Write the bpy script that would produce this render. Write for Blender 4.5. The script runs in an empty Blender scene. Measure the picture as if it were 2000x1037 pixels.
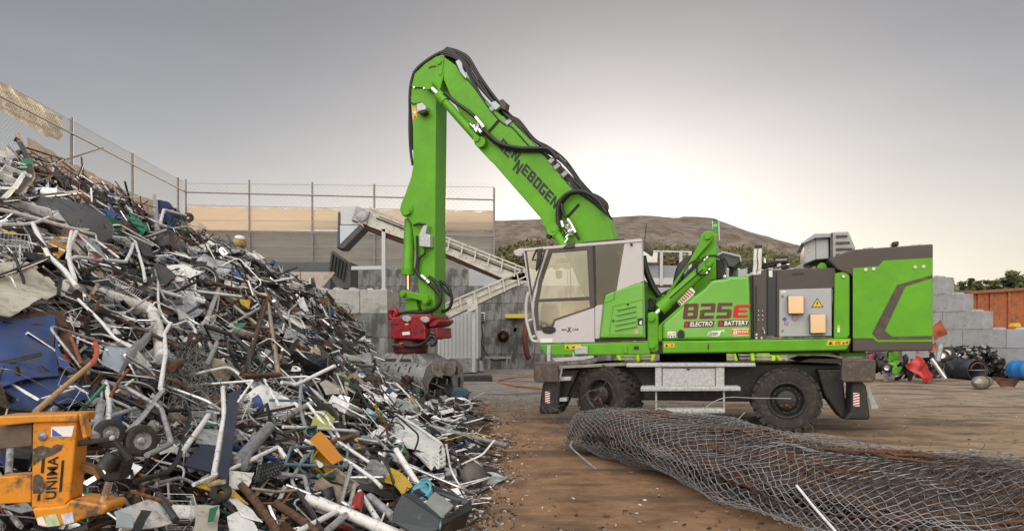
import bpy, math, random
import numpy as np
from mathutils import Vector, Matrix, noise
R = math.radians
SC = bpy.context.scene
COL = SC.collection
rnd = random.Random(7)
# ---------------------------------------------------------------- camera, sky, sun, exposure
F, HY, CH = 1333.0, 655.0, 1.62
cam_d = bpy.data.cameras.new("camera"); cam = bpy.data.objects.new("camera", cam_d); COL.objects.link(cam)
cam.location = (0, 0, CH); cam.rotation_euler = (R(90), 0, 0)
cam_d.sensor_width = 36; cam_d.lens = 36 * F / 2000; cam_d.shift_y = (HY - 518.5) / 2000
cam_d.clip_end = 2000; cam_d.clip_start = 0.1
SC.camera = cam
SUN = Vector((197, 1333, 235)).normalized()
SUN_EL = math.asin(SUN.z); SUN_AZ = math.atan2(SUN.x, SUN.y)
W = bpy.data.worlds.new("World"); SC.world = W; W.use_nodes = True
def build_world():
    nt = W.node_tree; N = nt.nodes; L = nt.links
    for n in list(N): N.remove(n)
    out = N.new("ShaderNodeOutputWorld"); bg = N.new("ShaderNodeBackground"); bg.inputs[1].default_value = 0.12
    sky = N.new("ShaderNodeTexSky"); sky.sky_type = 'NISHITA'; sky.sun_disc = False
    sky.sun_elevation = SUN_EL; sky.sun_rotation = SUN_AZ; sky.altitude = 300
    sky.air_density = 1.0; sky.dust_density = 2.2; sky.ozone_density = 1.0
    def math_(op, a, b=0.0, c=0.0):
        n = N.new("ShaderNodeMath"); n.operation = op
        for k, x in enumerate((a, b, c)):
            if isinstance(x, (int, float)): n.inputs[k].default_value = x
            else: L.new(x, n.inputs[k])
        return n.outputs[0]
    def vec(op, a, b):
        n = N.new("ShaderNodeVectorMath"); n.operation = op
        for k, x in enumerate((a, b)):
            if isinstance(x, tuple): n.inputs[k].default_value = x
            else: L.new(x, n.inputs[k])
        return n.outputs['Value'] if op == 'DOT_PRODUCT' else n.outputs[0]
    def scale(a, f):
        n = N.new("ShaderNodeVectorMath"); n.operation = 'SCALE'
        if isinstance(a, tuple): n.inputs[0].default_value = a
        else: L.new(a, n.inputs[0])
        if isinstance(f, (int, float)): n.inputs['Scale'].default_value = f
        else: L.new(f, n.inputs['Scale'])
        return n.outputs[0]
    def rng(x, a, b, c, d):
        n = N.new("ShaderNodeMapRange"); n.interpolation_type = 'SMOOTHSTEP'
        for k, v in enumerate((a, b, c, d)): n.inputs[k + 1].default_value = v
        L.new(x, n.inputs[0]); return n.outputs[0]
    hs = N.new("ShaderNodeHueSaturation"); hs.inputs['Saturation'].default_value = SKY_S; L.new(sky.outputs[0], hs.inputs['Color'])
    tc = N.new("ShaderNodeTexCoord"); nrm = N.new("ShaderNodeVectorMath"); nrm.operation = 'NORMALIZE'; L.new(tc.outputs['Generated'], nrm.inputs[0]); D = nrm.outputs[0]
    sep = N.new("ShaderNodeSeparateXYZ"); L.new(D, sep.inputs[0])
    # hazy evening air: the clear sky's steep glow is flattened, the haze is densest at the horizon
    c = vec('POWER', scale(hs.outputs[0], SKY_A), (SKY_P,) * 3)
    c = scale(c, rng(sep.outputs[2], -.05, .55, *SKY_V))
    # thin streaky high cloud
    mp = N.new("ShaderNodeMapping"); mp.inputs['Scale'].default_value = (1.6, 1.6, 7); mp.inputs['Rotation'].default_value = (0, R(8), 0); L.new(D, mp.inputs[0])
    nz = N.new("ShaderNodeTexNoise"); nz.inputs['Scale'].default_value = 1.7; nz.inputs['Detail'].default_value = 6; nz.inputs['Roughness'].default_value = .55; L.new(mp.outputs[0], nz.inputs['Vector'])
    c = scale(c, rng(nz.outputs[0], .3, .7, .97, 1.035))
    back = rng(vec('DOT_PRODUCT', D, (-.22, -.62, .75)), *BACK_R, 0, 1)  # added bright fill patch behind the camera, for faces turned from the sun
    n2 = N.new("ShaderNodeTexNoise"); n2.inputs['Scale'].default_value = 2.6; n2.inputs['Detail'].default_value = 5; L.new(D, n2.inputs['Vector'])
    cl = math_('MULTIPLY', back, rng(n2.outputs[0], .36, .62, .35, 1.5))
    cmb = N.new("ShaderNodeCombineXYZ"); L.new(rng(sep.outputs[2], 0, .36, 1.035, .99), cmb.inputs[0]); cmb.inputs[1].default_value = .985; L.new(rng(sep.outputs[2], 0, .36, .91, 1.03), cmb.inputs[2])
    c = vec('MULTIPLY', c, cmb.outputs[0])
    c = vec('ADD', c, scale((BACK, BACK * .965, BACK * .88), cl))
    low = math_('MULTIPLY', rng(sep.outputs[1], .1, -.5, 0, 1), rng(sep.outputs[2], .02, .35, 1, 0))       # warm low cloud bank opposite the sun
    c = vec('ADD', c, scale((LOWB, LOWB * .80, LOWB * .52), math_('MULTIPLY', low, rng(n2.outputs[0], .40, .56, .15, 1.6))))
    ds = vec('DOT_PRODUCT', D, tuple(SUN)); dc = math_('MAXIMUM', ds, 0)
    c = vec('ADD', c, scale((1, .82, .5), rng(ds, math.cos(R(.5)), math.cos(R(.25)), 0, 60)))
    for ex, k in AUR: c = vec('ADD', c, scale((k, k * (.78 if ex > 100 else .93), k * (.45 if ex > 100 else .82)), math_('POWER', dc, ex)))
    L.new(c, bg.inputs[0]); L.new(bg.outputs[0], out.inputs[0])
SKY_A, SKY_P, SKY_S, SKY_V = 1.7, .38, .60, (2.5, 1.03)
BACK, BACK_R, LOWB = 19.0, (.44, .97), 7.5
AUR = ((4000, 12.0), (500, 1.2), (10, .16))
build_world()
sun_d = bpy.data.lights.new("sun", 'SUN'); sun_d.energy = 4.5; sun_d.angle = R(0.5); sun_d.color = (1, .80, .56)
sun = bpy.data.objects.new("sun", sun_d); COL.objects.link(sun); sun.rotation_euler = SUN.to_track_quat('Z', 'Y').to_euler()
SC.view_settings.view_transform = 'Standard'; SC.view_settings.look = 'None'; SC.view_settings.gamma = 1
SC.view_settings.exposure = 0.0
SC.render.engine = 'CYCLES'; SC.cycles.max_bounces = 6; SC.cycles.transparent_max_bounces = 12
SC.cycles.sample_clamp_indirect = 4; SC.cycles.use_denoising = True
# ---------------------------------------------------------------- helpers
def P(px, py, Y): return Vector(((px - 1000) / F * Y, Y, CH + (HY - py) / F * Y))
def ground_y(py): return F * CH / (py - HY)
class Z:                     # a crop of the photo used as a ruler
    def __init__(s, ox, oy, k): s.o = (ox, oy, k)
    def __call__(s, *pts): return [(s.o[0] + x / s.o[2], s.o[1] + y / s.o[2]) for x, y in pts]
class Plane:                 # a vertical plane with depth offsets behind it
    def __init__(s, point, yaw):
        s.a = R(yaw); s.e1 = Vector((math.cos(s.a), -math.sin(s.a), 0)); s.e2 = Vector((math.sin(s.a), math.cos(s.a), 0)); s.p = Vector(point)
    def __call__(s, px, py, d=0.0):
        r = Vector(((px - 1000) / F, 1, (HY - py) / F)); o = Vector((0, 0, CH))
        k = (s.e2.dot(s.p) + d - s.e2.dot(o)) / s.e2.dot(r)
        return o + r * k
    def at(s, u, d, z): return s.p + s.e1 * u + s.e2 * d + Vector((0, 0, z - s.p.z))
def fillet(pts, f=0.08, n=4):
    pts = [Vector(p) for p in pts]
    if len(pts) < 3 or f <= 0: return pts
    out = [pts[0]]
    for a, b, c in zip(pts, pts[1:], pts[2:]):
        da, dc = (a - b), (c - b)
        k = min(f, da.length * .45, dc.length * .45)
        if k < 1e-5: out.append(b); continue
        p, q = b + da.normalized() * k, b + dc.normalized() * k
        for i in range(n + 1):
            t = i / n; out.append(p * (1 - t) ** 2 + b * 2 * t * (1 - t) + q * t * t)
    out.append(pts[-1]); return out
def smooth(pts, n=5):
    pts = [Vector(p) for p in pts]; out = []
    for i in range(len(pts) - 1):
        p0, p1, p2, p3 = pts[max(i - 1, 0)], pts[i], pts[i + 1], pts[min(i + 2, len(pts) - 1)]
        for k in range(n):
            t = k / n
            out.append(0.5 * ((2 * p1) + (p2 - p0) * t + (2 * p0 - 5 * p1 + 4 * p2 - p3) * t * t + (3 * p1 - p0 - 3 * p2 + p3) * t ** 3))
    out.append(pts[-1]); return out
class MB:
    def __init__(s): s.v = []; s.f = []; s.sm = []; s.mi = []; s.m = 0
    def add(s, vs, fs, smooth=False):
        o = len(s.v); s.v += [tuple(v) for v in vs]
        for f in fs: s.f.append([i + o for i in f]); s.sm.append(smooth); s.mi.append(s.m)
        return s
    def prism(s, front, off):
        front = [Vector(p) for p in front]; off = Vector(off); n = len(front)
        nn = Vector((0, 0, 0))
        for a, b in zip(front, front[1:] + front[:1]): nn += a.cross(b)
        if nn.dot(off) > 0: front = front[::-1]
        back = [p + off for p in front]
        fs = [list(range(n)), list(range(2 * n - 1, n - 1, -1))] + [[(i + 1) % n, i, i + n, (i + 1) % n + n] for i in range(n)]
        return s.add(front + back, fs)
    def ring(s, outer, inner, off):
        off = Vector(off); n = len(outer); o = [Vector(p) for p in outer]; i_ = [Vector(p) for p in inner]
        vs = o + i_ + [p + off for p in o] + [p + off for p in i_]; fs = []
        for k in range(n):
            j = (k + 1) % n
            fs += [[k, j, n + j, n + k], [2 * n + j, 2 * n + k, 3 * n + k, 3 * n + j], [j, k, 2 * n + k, 2 * n + j], [n + k, n + j, 3 * n + j, 3 * n + k]]
        return s.add(vs, fs)
    def obox(s, c, x, y, z):   # centre and three half-axes
        c, x, y, z = map(Vector, (c, x, y, z))
        vs = [c + x * i + y * j + z * k for i in (-1, 1) for j in (-1, 1) for k in (-1, 1)]
        return s.add(vs, [[0, 1, 3, 2], [4, 6, 7, 5], [0, 4, 5, 1], [2, 3, 7, 6], [0, 2, 6, 4], [1, 5, 7, 3]])
    def box(s, lo, hi):
        lo, hi = Vector(lo), Vector(hi); h = (hi - lo) / 2
        return s.obox((lo + hi) / 2, (h.x, 0, 0), (0, h.y, 0), (0, 0, h.z))
    def bar(s, a, b, w, h, up=(0, 0, 1)):
        a, b = Vector(a), Vector(b); d = (b - a); u = Vector(up)
        if abs(d.normalized().dot(u)) > .95: u = Vector((0, 1, 0))
        x = d.cross(u).normalized(); y = x.cross(d).normalized()
        return s.obox((a + b) / 2, d / 2, x * w / 2, y * h / 2)
    def tube(s, pts, r, n=8, caps=True, r2=None):
        pts = [Vector(p) for p in pts]; m = len(pts)
        t0 = (pts[1] - pts[0]).normalized(); up = Vector((0, 0, 1)) if abs(t0.z) < .9 else Vector((1, 0, 0))
        x = t0.cross(up).normalized(); vs = []; prev = t0
        for i, p in enumerate(pts):
            t = (pts[min(i + 1, m - 1)] - pts[max(i - 1, 0)])
            t = t.normalized() if t.length > 1e-9 else prev
            x = (x - t * x.dot(t)); x = x.normalized() if x.length > 1e-6 else t.orthogonal().normalized()
            y = t.cross(x); prev = t
            rr = (r[i] if isinstance(r, (list, tuple)) else r + ((r2 - r) * i / (m - 1) if r2 is not None else 0))
            vs += [p + (x * math.cos(2 * math.pi * k / n) + y * math.sin(2 * math.pi * k / n)) * rr for k in range(n)]
        s.add(vs, [[i * n + k, i * n + (k + 1) % n, (i + 1) * n + (k + 1) % n, (i + 1) * n + k] for i in range(m - 1) for k in range(n)], True)
        if caps:
            s.add(vs[:n], [list(range(n))[::-1]]); s.add(vs[-n:], [list(range(n))])
        return s
    def lathe(s, prof, c, ax, n=28, sm=True, caps=False):   # prof = (radius, along)
        c, ax = Vector(c), Vector(ax).normalized(); x = ax.orthogonal().normalized(); y = ax.cross(x); vs = []
        for r, h in prof: vs += [c + ax * h + (x * math.cos(2 * math.pi * k / n) + y * math.sin(2 * math.pi * k / n)) * r for k in range(n)]
        s.add(vs, [[i * n + k, i * n + (k + 1) % n, (i + 1) * n + (k + 1) % n, (i + 1) * n + k] for i in range(len(prof) - 1) for k in range(n)], sm)
        if caps: s.add(vs[:n], [list(range(n))[::-1]]); s.add(vs[-n:], [list(range(n))])
        return s
    def cyl(s, a, b, r, n=20, r2=None): return s.tube([a, b], r, n, True, r2)
    def patch(s, a, b, c, d, warp=.03, n=8, th=.006, freq=3.0, seed=0, curl=0, jag=0):
        a, b, c, d = map(Vector, (a, b, c, d)); nn = (b - a).cross(d - a).normalized(); g = []; sd = Vector((seed * 7.3, seed * 1.7, seed * 3.1))
        for j in range(n + 1):
            for i in range(n + 1):
                u, v = i / n, j / n
                p = (a * (1 - u) + b * u) * (1 - v) + (d * (1 - u) + c * u) * v
                if jag and (i in (0, n) or j in (0, n)):
                    p = p + noise.noise_vector(p * 9 + sd) * jag
                g.append(p + nn * (warp * 2 * noise.noise(p * freq + sd) + curl * ((2 * u - 1) ** 2 - .5)))
        m = n + 1; q = [[j * m + i, j * m + i + 1, (j + 1) * m + i + 1, (j + 1) * m + i] for j in range(n) for i in range(n)]
        s.add(g, q, True); s.add([p - nn * th for p in g], [f[::-1] for f in q], True)
        e = [i for i in range(n)] + [j * m + n for j in range(n)] + [n * m + n - i for i in range(n)] + [(n - j) * m for j in range(n)]
        k = len(e); s.add([g[i] for i in e] + [g[i] - nn * th for i in e], [[i, i + k, (i + 1) % k + k, (i + 1) % k] for i in range(k)])
        return s
    def build(s, name, mat, parent=None, bevel=0, seg=2, inv=True):
        me = bpy.data.meshes.new(name); me.from_pydata(s.v, [], s.f)
        me.polygons.foreach_set("use_smooth", s.sm)
        for m in (mat if isinstance(mat, (list, tuple)) else [mat]): me.materials.append(m)
        if isinstance(mat, (list, tuple)): me.polygons.foreach_set("material_index", s.mi)
        me.update(); o = bpy.data.objects.new(name, me); COL.objects.link(o)
        if bevel:
            b = o.modifiers.new("bevel", 'BEVEL'); b.width = bevel; b.segments = seg; b.limit_method = 'ANGLE'; b.angle_limit = R(40); b.use_clamp_overlap = True
        if parent: child(o, parent)
        return o
def child(o, parent):
    o.parent = parent
    if parent.parent is None: o.matrix_parent_inverse = Matrix.LocRotScale(parent.location, parent.rotation_euler, parent.scale).inverted()
def tag(o, label, cat, group=None, kind=None):
    o["label"] = label; o["category"] = cat
    if group: o["group"] = group
    if kind: o["kind"] = kind
    return o
def thing(name, label, cat, loc, group=None):
    o = bpy.data.objects.new(name, None); COL.objects.link(o); o.location = loc; o.empty_display_size = .2
    return tag(o, label, cat, group)
def setting(o, kind="structure", label=None):
    o["kind"] = kind
    if label: o["label"] = label
    return o
# ---------------------------------------------------------------- materials
MATS = {}
COAT = {}
def M(name, col, rough=.55, metal=0.0, var=.18, scale=6.0, bump=0.0, bscale=40.0, dirt=None, spec=.5, rust=None, stretch=None):
    if name in MATS: return MATS[name]
    m = bpy.data.materials.new(name); m.use_nodes = True; nt = m.node_tree; N = nt.nodes; L = nt.links
    b = N["Principled BSDF"]; b.inputs['Roughness'].default_value = rough; b.inputs['Metallic'].default_value = metal
    b.inputs['Specular IOR Level'].default_value = spec
    tc = N.new("ShaderNodeTexCoord"); src = tc.outputs['Object']
    if stretch:
        mp = N.new("ShaderNodeMapping"); mp.inputs['Scale'].default_value = stretch; L.new(src, mp.inputs[0]); src = mp.outputs[0]
    n1 = N.new("ShaderNodeTexNoise"); n1.inputs['Scale'].default_value = scale; n1.inputs['Detail'].default_value = 6; n1.inputs['Roughness'].default_value = .65
    L.new(src, n1.inputs['Vector'])
    r1 = N.new("ShaderNodeValToRGB"); e = r1.color_ramp.elements
    e[0].position = .3; e[1].position = .7
    e[0].color = (*[c * (1 - var) for c in col], 1); e[1].color = (*[min(1, c * (1 + var)) for c in col], 1)
    L.new(n1.outputs[0], r1.inputs[0]); cur = r1.outputs[0]
    for dd, sc2, lo in ((dirt, scale * 2.3, .52), (rust, scale * 1.3, .58)):
        if not dd: continue
        n2 = N.new("ShaderNodeTexNoise"); n2.inputs['Scale'].default_value = sc2; n2.inputs['Detail'].default_value = 8; n2.inputs['Roughness'].default_value = .7
        L.new(src, n2.inputs['Vector']); mr = N.new("ShaderNodeMapRange")
        mr.inputs[1].default_value = lo - dd[3] * .2 if len(dd) > 3 else lo; mr.inputs[2].default_value = mr.inputs[1].default_value + .13
        L.new(n2.outputs[0], mr.inputs[0]); mx = N.new("ShaderNodeMix"); mx.data_type = 'RGBA'; L.new(mr.outputs[0], mx.inputs[0])
        L.new(cur, mx.inputs[6]); mx.inputs[7].default_value = (*dd[:3], 1); cur = mx.outputs[2]
    L.new(cur, b.inputs['Base Color'])
    rm = N.new("ShaderNodeMapRange"); rm.inputs[3].default_value = max(.05, rough - .12); rm.inputs[4].default_value = min(1, rough + .15)
    L.new(n1.outputs[0], rm.inputs[0]); L.new(rm.outputs[0], b.inputs['Roughness'])
    if bump:
        n3 = N.new("ShaderNodeTexNoise"); n3.inputs['Scale'].default_value = bscale; n3.inputs['Detail'].default_value = 5
        L.new(src, n3.inputs['Vector']); bp = N.new("ShaderNodeBump"); bp.inputs['Strength'].default_value = bump; bp.inputs['Distance'].default_value = .02
        L.new(n3.outputs[0], bp.inputs['Height']); L.new(bp.outputs[0], b.inputs['Normal'])
    MATS[name] = m; return m
def glass(name, tint, refl=.2, rough=.02):
    m = bpy.data.materials.new(name); m.use_nodes = True; nt = m.node_tree; N = nt.nodes; L = nt.links
    for n in list(N): N.remove(n)
    o = N.new("ShaderNodeOutputMaterial"); t = N.new("ShaderNodeBsdfTransparent"); t.inputs[0].default_value = (*tint, 1)
    g = N.new("ShaderNodeBsdfGlossy"); g.inputs['Roughness'].default_value = rough; g.inputs[0].default_value = (1, .90, .72, 1)
    fr = N.new("ShaderNodeLayerWeight"); fr.inputs[0].default_value = .25
    ma = N.new("ShaderNodeMath"); ma.operation = 'MULTIPLY_ADD'; ma.inputs[1].default_value = .5; ma.inputs[2].default_value = refl; L.new(fr.outputs['Fresnel'], ma.inputs[0])
    mx = N.new("ShaderNodeMixShader"); L.new(ma.outputs[0], mx.inputs[0]); L.new(t.outputs[0], mx.inputs[1]); L.new(g.outputs[0], mx.inputs[2]); L.new(mx.outputs[0], o.inputs[0])
    return m
def cloth(name, col, trans=.5, scale=(1, 1, 30)):
    m = M(name, col, .9, 0, .16, 1.2, .15, 6.0, stretch=scale); nt = m.node_tree; N = nt.nodes; L = nt.links
    b = N["Principled BSDF"]; t = N.new("ShaderNodeBsdfTranslucent"); mx = N.new("ShaderNodeMixShader"); mx.inputs[0].default_value = trans
    t.inputs[0].default_value = (*[min(1, c * 1.25) for c in col], 1); L.new(b.outputs[0], mx.inputs[1]); L.new(t.outputs[0], mx.inputs[2])
    L.new(mx.outputs[0], N["Material Output"].inputs[0]); return m
GREEN = M("machine_green_paint", (.115, .40, .012), .45, 0, .06, 2, 0, dirt=(.11, .30, .05, -.5))
GREEND = M("machine_green_steel", (.118, .375, .014), .5, 0, .14, 2.5, .03, 60, dirt=(.125, .31, .035, -.15), spec=.28)
for m_, w_, r_ in ((GREEN, .7, .05), (GREEND, .12, .25)): m_.node_tree.nodes['Principled BSDF'].inputs['Coat Weight'].default_value = w_; m_.node_tree.nodes['Principled BSDF'].inputs['Coat Roughness'].default_value = r_; m_.node_tree.nodes['Principled BSDF'].inputs['Coat IOR'].default_value = 1.55 if m_ is GREEN else 1.5
LILAC = M("pale_grey_cab_paint", (.56, .52, .53), .4, 0, .05, 3)
BROWN = M("dark_brown_grey_paint", (.075, .060, .052), .5, 0, .12, 3, .05, 80)
BLACKM = M("black_machine_steel", (.022, .020, .019), .55, 0, .25, 4, .08, 50, dirt=(.07, .055, .042, -.1))
RUBBER = M("black_rubber", (.026, .023, .022), .8, 0, .3, 5, .15, 60, dirt=(.075, .058, .045, .15))
TYRE = M("dusty_tyre_rubber", (.035, .031, .03), .85, 0, .25, 6, .2, 50, dirt=(.085, .066, .052, .05))
HOSE = M("black_hose_rubber", (.018, .017, .018), .45, 0, .2, 20)
CHROME = M("bright_chrome", (.75, .75, .78), .15, 1, .05, 8)
GALV = M("galvanised_steel", (.50, .50, .51), .5, .55, .3, 25, .05, 80)
GREYBOX = M("grey_cabinet_paint", (.42, .42, .44), .45, 0, .05, 3)
WHITEP = M("white_paint", (.74, .72, .70), .5, 0, .1, 4, 0, dirt=(.4, .36, .3, -.3))
REDP = M("red_coupler_paint", (.32, .012, .018), .4, 0, .2, 5, .04, 50, dirt=(.10, .02, .02, .1))
GRABM = M("worn_grab_steel", (.26, .255, .25), .5, .35, .25, 5, .12, 25, dirt=(.17, .13, .10, 0))
YEL = M("yellow_sticker", (.75, .48, .02), .5, 0, .05, 5)
BLK = M("black_lettering", (.012, .012, .016), .5, 0, .05, 5)
WHT = M("white_lettering", (.82, .80, .78), .5, 0, .03, 5)
RED = M("red_lettering", (.60, .008, .015), .45, 0, .05, 5)
ORANGE = M("orange_sticker", (.72, .16, .01), .5, 0, .05, 5)
MAROON = M("dark_maroon_lettering", (.11, .035, .025), .4, 0, .2, 2)
BLUEM = M("blue_marking", (.04, .10, .45), .5, 0, .1, 5)
CONC = M("grey_concrete", (.46, .445, .42), .85, 0, .22, 1.2, .15, 18, dirt=(.25, .235, .22, .1))
CONCD = M("dark_weathered_concrete", (.25, .245, .245), .9, 0, .4, 1.0, .2, 18, dirt=(.10, .097, .092, .3), stretch=(1, 1, .35))
RUSTM = M("brown_rust", (.13, .062, .034), .85, .1, .4, 7, .25, 40, dirt=(.06, .034, .024, .2))
RUSTO = M("orange_rust", (.26, .10, .04), .85, 0, .4, 8, .25, 40, dirt=(.10, .05, .03, .2))
ALU = M("bare_aluminium", (.62, .62, .64), .35, .8, .2, 8, .05, 30, dirt=(.3, .28, .26, -.2))
STEEL = M("dull_grey_steel", (.34, .34, .36), .45, .55, .3, 8, .08, 30, dirt=(.16, .13, .11, 0))
DGREY = M("dark_grey_paint", (.075, .075, .08), .5, 0, .3, 6, .05, 30, dirt=(.14, .11, .09, 0))
WHITES = M("chipped_white_paint", (.70, .68, .67), .5, 0, .12, 6, .05, 30, dirt=(.36, .31, .27, .05), rust=(.17, .10, .07, -.3))
CREAM = M("soiled_cream_sheet", (.52, .48, .41), .7, 0, .15, 4, .15, 12, dirt=(.32, .27, .21, .1), rust=(.15, .11, .08, -.3))
WOOD = M("pale_ash_wood", (.48, .29, .14), .6, 0, .2, 5, .05, 60, stretch=(6, 6, 1))
# ---------------------------------------------------------------- ground, hill
def ground_material():
    m = bpy.data.materials.new("trodden_yard_dirt"); m.use_nodes = True; nt = m.node_tree; N = nt.nodes; L = nt.links
    b = N["Principled BSDF"]; tc = N.new("ShaderNodeTexCoord"); src = tc.outputs['Object']
    def nz(sc, det=6, ro=.6, st=None):
        s_ = src
        if st:
            mp = N.new("ShaderNodeMapping"); mp.inputs['Scale'].default_value = st; mp.inputs['Rotation'].default_value = (0, 0, R(-14)); L.new(src, mp.inputs[0]); s_ = mp.outputs[0]
        n = N.new("ShaderNodeTexNoise"); n.inputs['Scale'].default_value = sc; n.inputs['Detail'].default_value = det; n.inputs['Roughness'].default_value = ro; L.new(s_, n.inputs['Vector']); return n.outputs[0]
    def mr(x, a, b_, c=0, d=1):
        q = N.new("ShaderNodeMapRange"); q.inputs[1].default_value = a; q.inputs[2].default_value = b_; q.inputs[3].default_value = c; q.inputs[4].default_value = d; L.new(x, q.inputs[0]); return q.outputs[0]
    def mix(f, a, c):
        q = N.new("ShaderNodeMix"); q.data_type = 'RGBA'; L.new(f, q.inputs[0])
        for k, x in ((6, a), (7, c)):
            if isinstance(x, tuple): q.inputs[k].default_value = (*x, 1)
            else: L.new(x, q.inputs[k])
        return q.outputs[2]
    big = nz(.35, 5); mid = nz(2.2, 8, .7); fine = nz(28, 6, .75); streak = nz(1.0, 7, .65, (.8, 2.4, 1))
    c = mix(mr(mid, .33, .68), (.18, .095, .05), (.37, .225, .13))
    sep = N.new("ShaderNodeSeparateXYZ"); L.new(src, sep.inputs[0])
    a = N.new("ShaderNodeMath"); a.operation = 'MULTIPLY_ADD'; a.inputs[1].default_value = 7; L.new(big, a.inputs[0]); L.new(sep.outputs[1], a.inputs[2])
    c = mix(mr(a.outputs[0], 15.5, 21.5), c, mix(mr(mid, .3, .7), (.20, .175, .155), (.36, .33, .30)))       # concrete apron by the wall
    ax = N.new("ShaderNodeMath"); ax.operation = 'MULTIPLY_ADD'; ax.inputs[1].default_value = 5; L.new(big, ax.inputs[0]); L.new(sep.outputs[0], ax.inputs[2])
    c = mix(mr(ax.outputs[0], 4.5, 9.0, 0, .65), c, mix(mr(mid, .3, .7), (.27, .185, .115), (.50, .375, .255)))
    c = mix(mr(streak, .52, .70, 0, .65), c, (.060, .044, .034))
    c = mix(mr(streak, .42, .28, 0, .45), c, (.26, .19, .13))
    c = mix(mr(fine, .60, .72, 0, .55), c, (.30, .25, .20)); c = mix(mr(fine, .42, .30, 0, .6), c, (.05, .036, .028))
    L.new(c, b.inputs['Base Color']); 
    rut = nz(.55, 4, .5, (.7, 2.6, 1)); gr = nz(75, 3, .8)
    c = mix(mr(rut, .54, .60, 0, .55), c, (.085, .058, .042)); c = mix(mr(gr, .66, .72, 0, .5), c, (.33, .28, .235)); c = mix(mr(gr, .34, .28, 0, .7), c, (.05, .038, .03))
    L.new(c, b.inputs['Base Color']); L.new(mr(mid, .3, .7, .95, .62), b.inputs['Roughness']); b.inputs['Specular IOR Level'].default_value = .3
    bp = N.new("ShaderNodeBump"); bp.inputs['Strength'].default_value = .55; bp.inputs['Distance'].default_value = .03; L.new(fine, bp.inputs['Height'])
    b2 = N.new("ShaderNodeBump"); b2.inputs['Strength'].default_value = .6; b2.inputs['Distance'].default_value = .08; L.new(streak, b2.inputs['Height']); L.new(bp.outputs[0], b2.inputs['Normal'])
    L.new(b2.outputs[0], b.inputs['Normal']); return m
def build_ground():
    mb = MB(); xs = [-600, -60] + [i * .5 - 12 for i in range(57)] + [60, 600]; ys = [-300, -20] + [i * .5 for i in range(61)] + [60, 1500]
    vs = [(x, y, .035 * noise.noise((x * .5, y * .9, 3)) if -12 < x < 16 and 0 < y < 30 else 0) for y in ys for x in xs]; n = len(xs)
    mb.add(vs, [[j * n + i, j * n + i + 1, (j + 1) * n + i + 1, (j + 1) * n + i] for j in range(len(ys) - 1) for i in range(n - 1)], True)
    setting(mb.build("ground", ground_material()))
build_ground()
def build_hill():
    ridge = [(-400, 560), (300, 505), (600, 470), (800, 445), (965, 431), (1040, 429), (1105, 424), (1170, 421.5), (1200, 423), (1262, 421), (1300, 424), (1322, 426.5), (1335, 422), (1395, 426), (1440, 445), (1500, 463), (1560, 481), (1620, 507), (1700, 532), (1800, 556), (1900, 580), (2150, 612), (2600, 640)]
    rx = [p[0] for p in ridge]; ry = [p[1] for p in ridge]; YR, YF = 165.0, 78.0; pxs = np.linspace(-400, 2600, 300); T = 46; vs = []
    for j in range(T + 14):
        for px in pxs:
            py = float(np.interp(px, rx, ry)); zr = CH + (HY - py) / F * YR
            t = min(j / T, 1.0); Y = YF + (YR - YF) * t + (0 if j <= T else (j - T) * 9.0)
            x = (px - 1000) / F * YR
            w = math.sin(math.pi * t) if j <= T else 0
            gully = noise.noise((x * .09 + 3 * noise.noise((x * .03, t * 3, 1)), t * 1.3, 2.2)) * 2.2 + noise.noise((x * .3, t * 5, 9)) * .9 + noise.noise((x * .8, t * 13, 4)) * .35
            prof = (.28 * min(1, t / .3) if t < .36 else .28 + .72 * ((t - .36) / .64) ** .85) if t > .3 else .28 * t / .3
            z = zr * prof + w * gully + (noise.noise((x * .25, 5, Y * .2)) * .3 if j == T else 0)
            if j > T: z = zr - (j - T) * 3.2 + gully * .4
            vs.append((x, Y, max(z, -1)))
    n = len(pxs); mb = MB(); mb.add(vs, [[j * n + i, j * n + i + 1, (j + 1) * n + i + 1, (j + 1) * n + i] for j in range(T + 13) for i in range(n - 1)], True)
    m = M("bare_spoil_soil", (.205, .165, .138), .95, 0, .42, .16, .8, 1.4, dirt=(.12, .088, .068, .3), stretch=(1, .6, 2.2))
    setting(mb.build("hill", m))
build_hill()
LEAFS = [M("leaf_dark_olive", (.06, .075, .024), .7, 0, .4, 3), M("leaf_olive", (.115, .12, .04), .7, 0, .4, 3), M("leaf_dry_tan", (.16, .115, .05), .8, 0, .3, 3)]
def leaf(mb, c, s, r):
    a = Vector((r.gauss(0, 1), r.gauss(0, 1), r.gauss(0, .8))).normalized(); b = a.orthogonal().normalized()
    mb.add([c + a * s, c + b * s * .45, c - a * s, c - b * s * .45], [[0, 1, 2, 3]])
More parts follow.
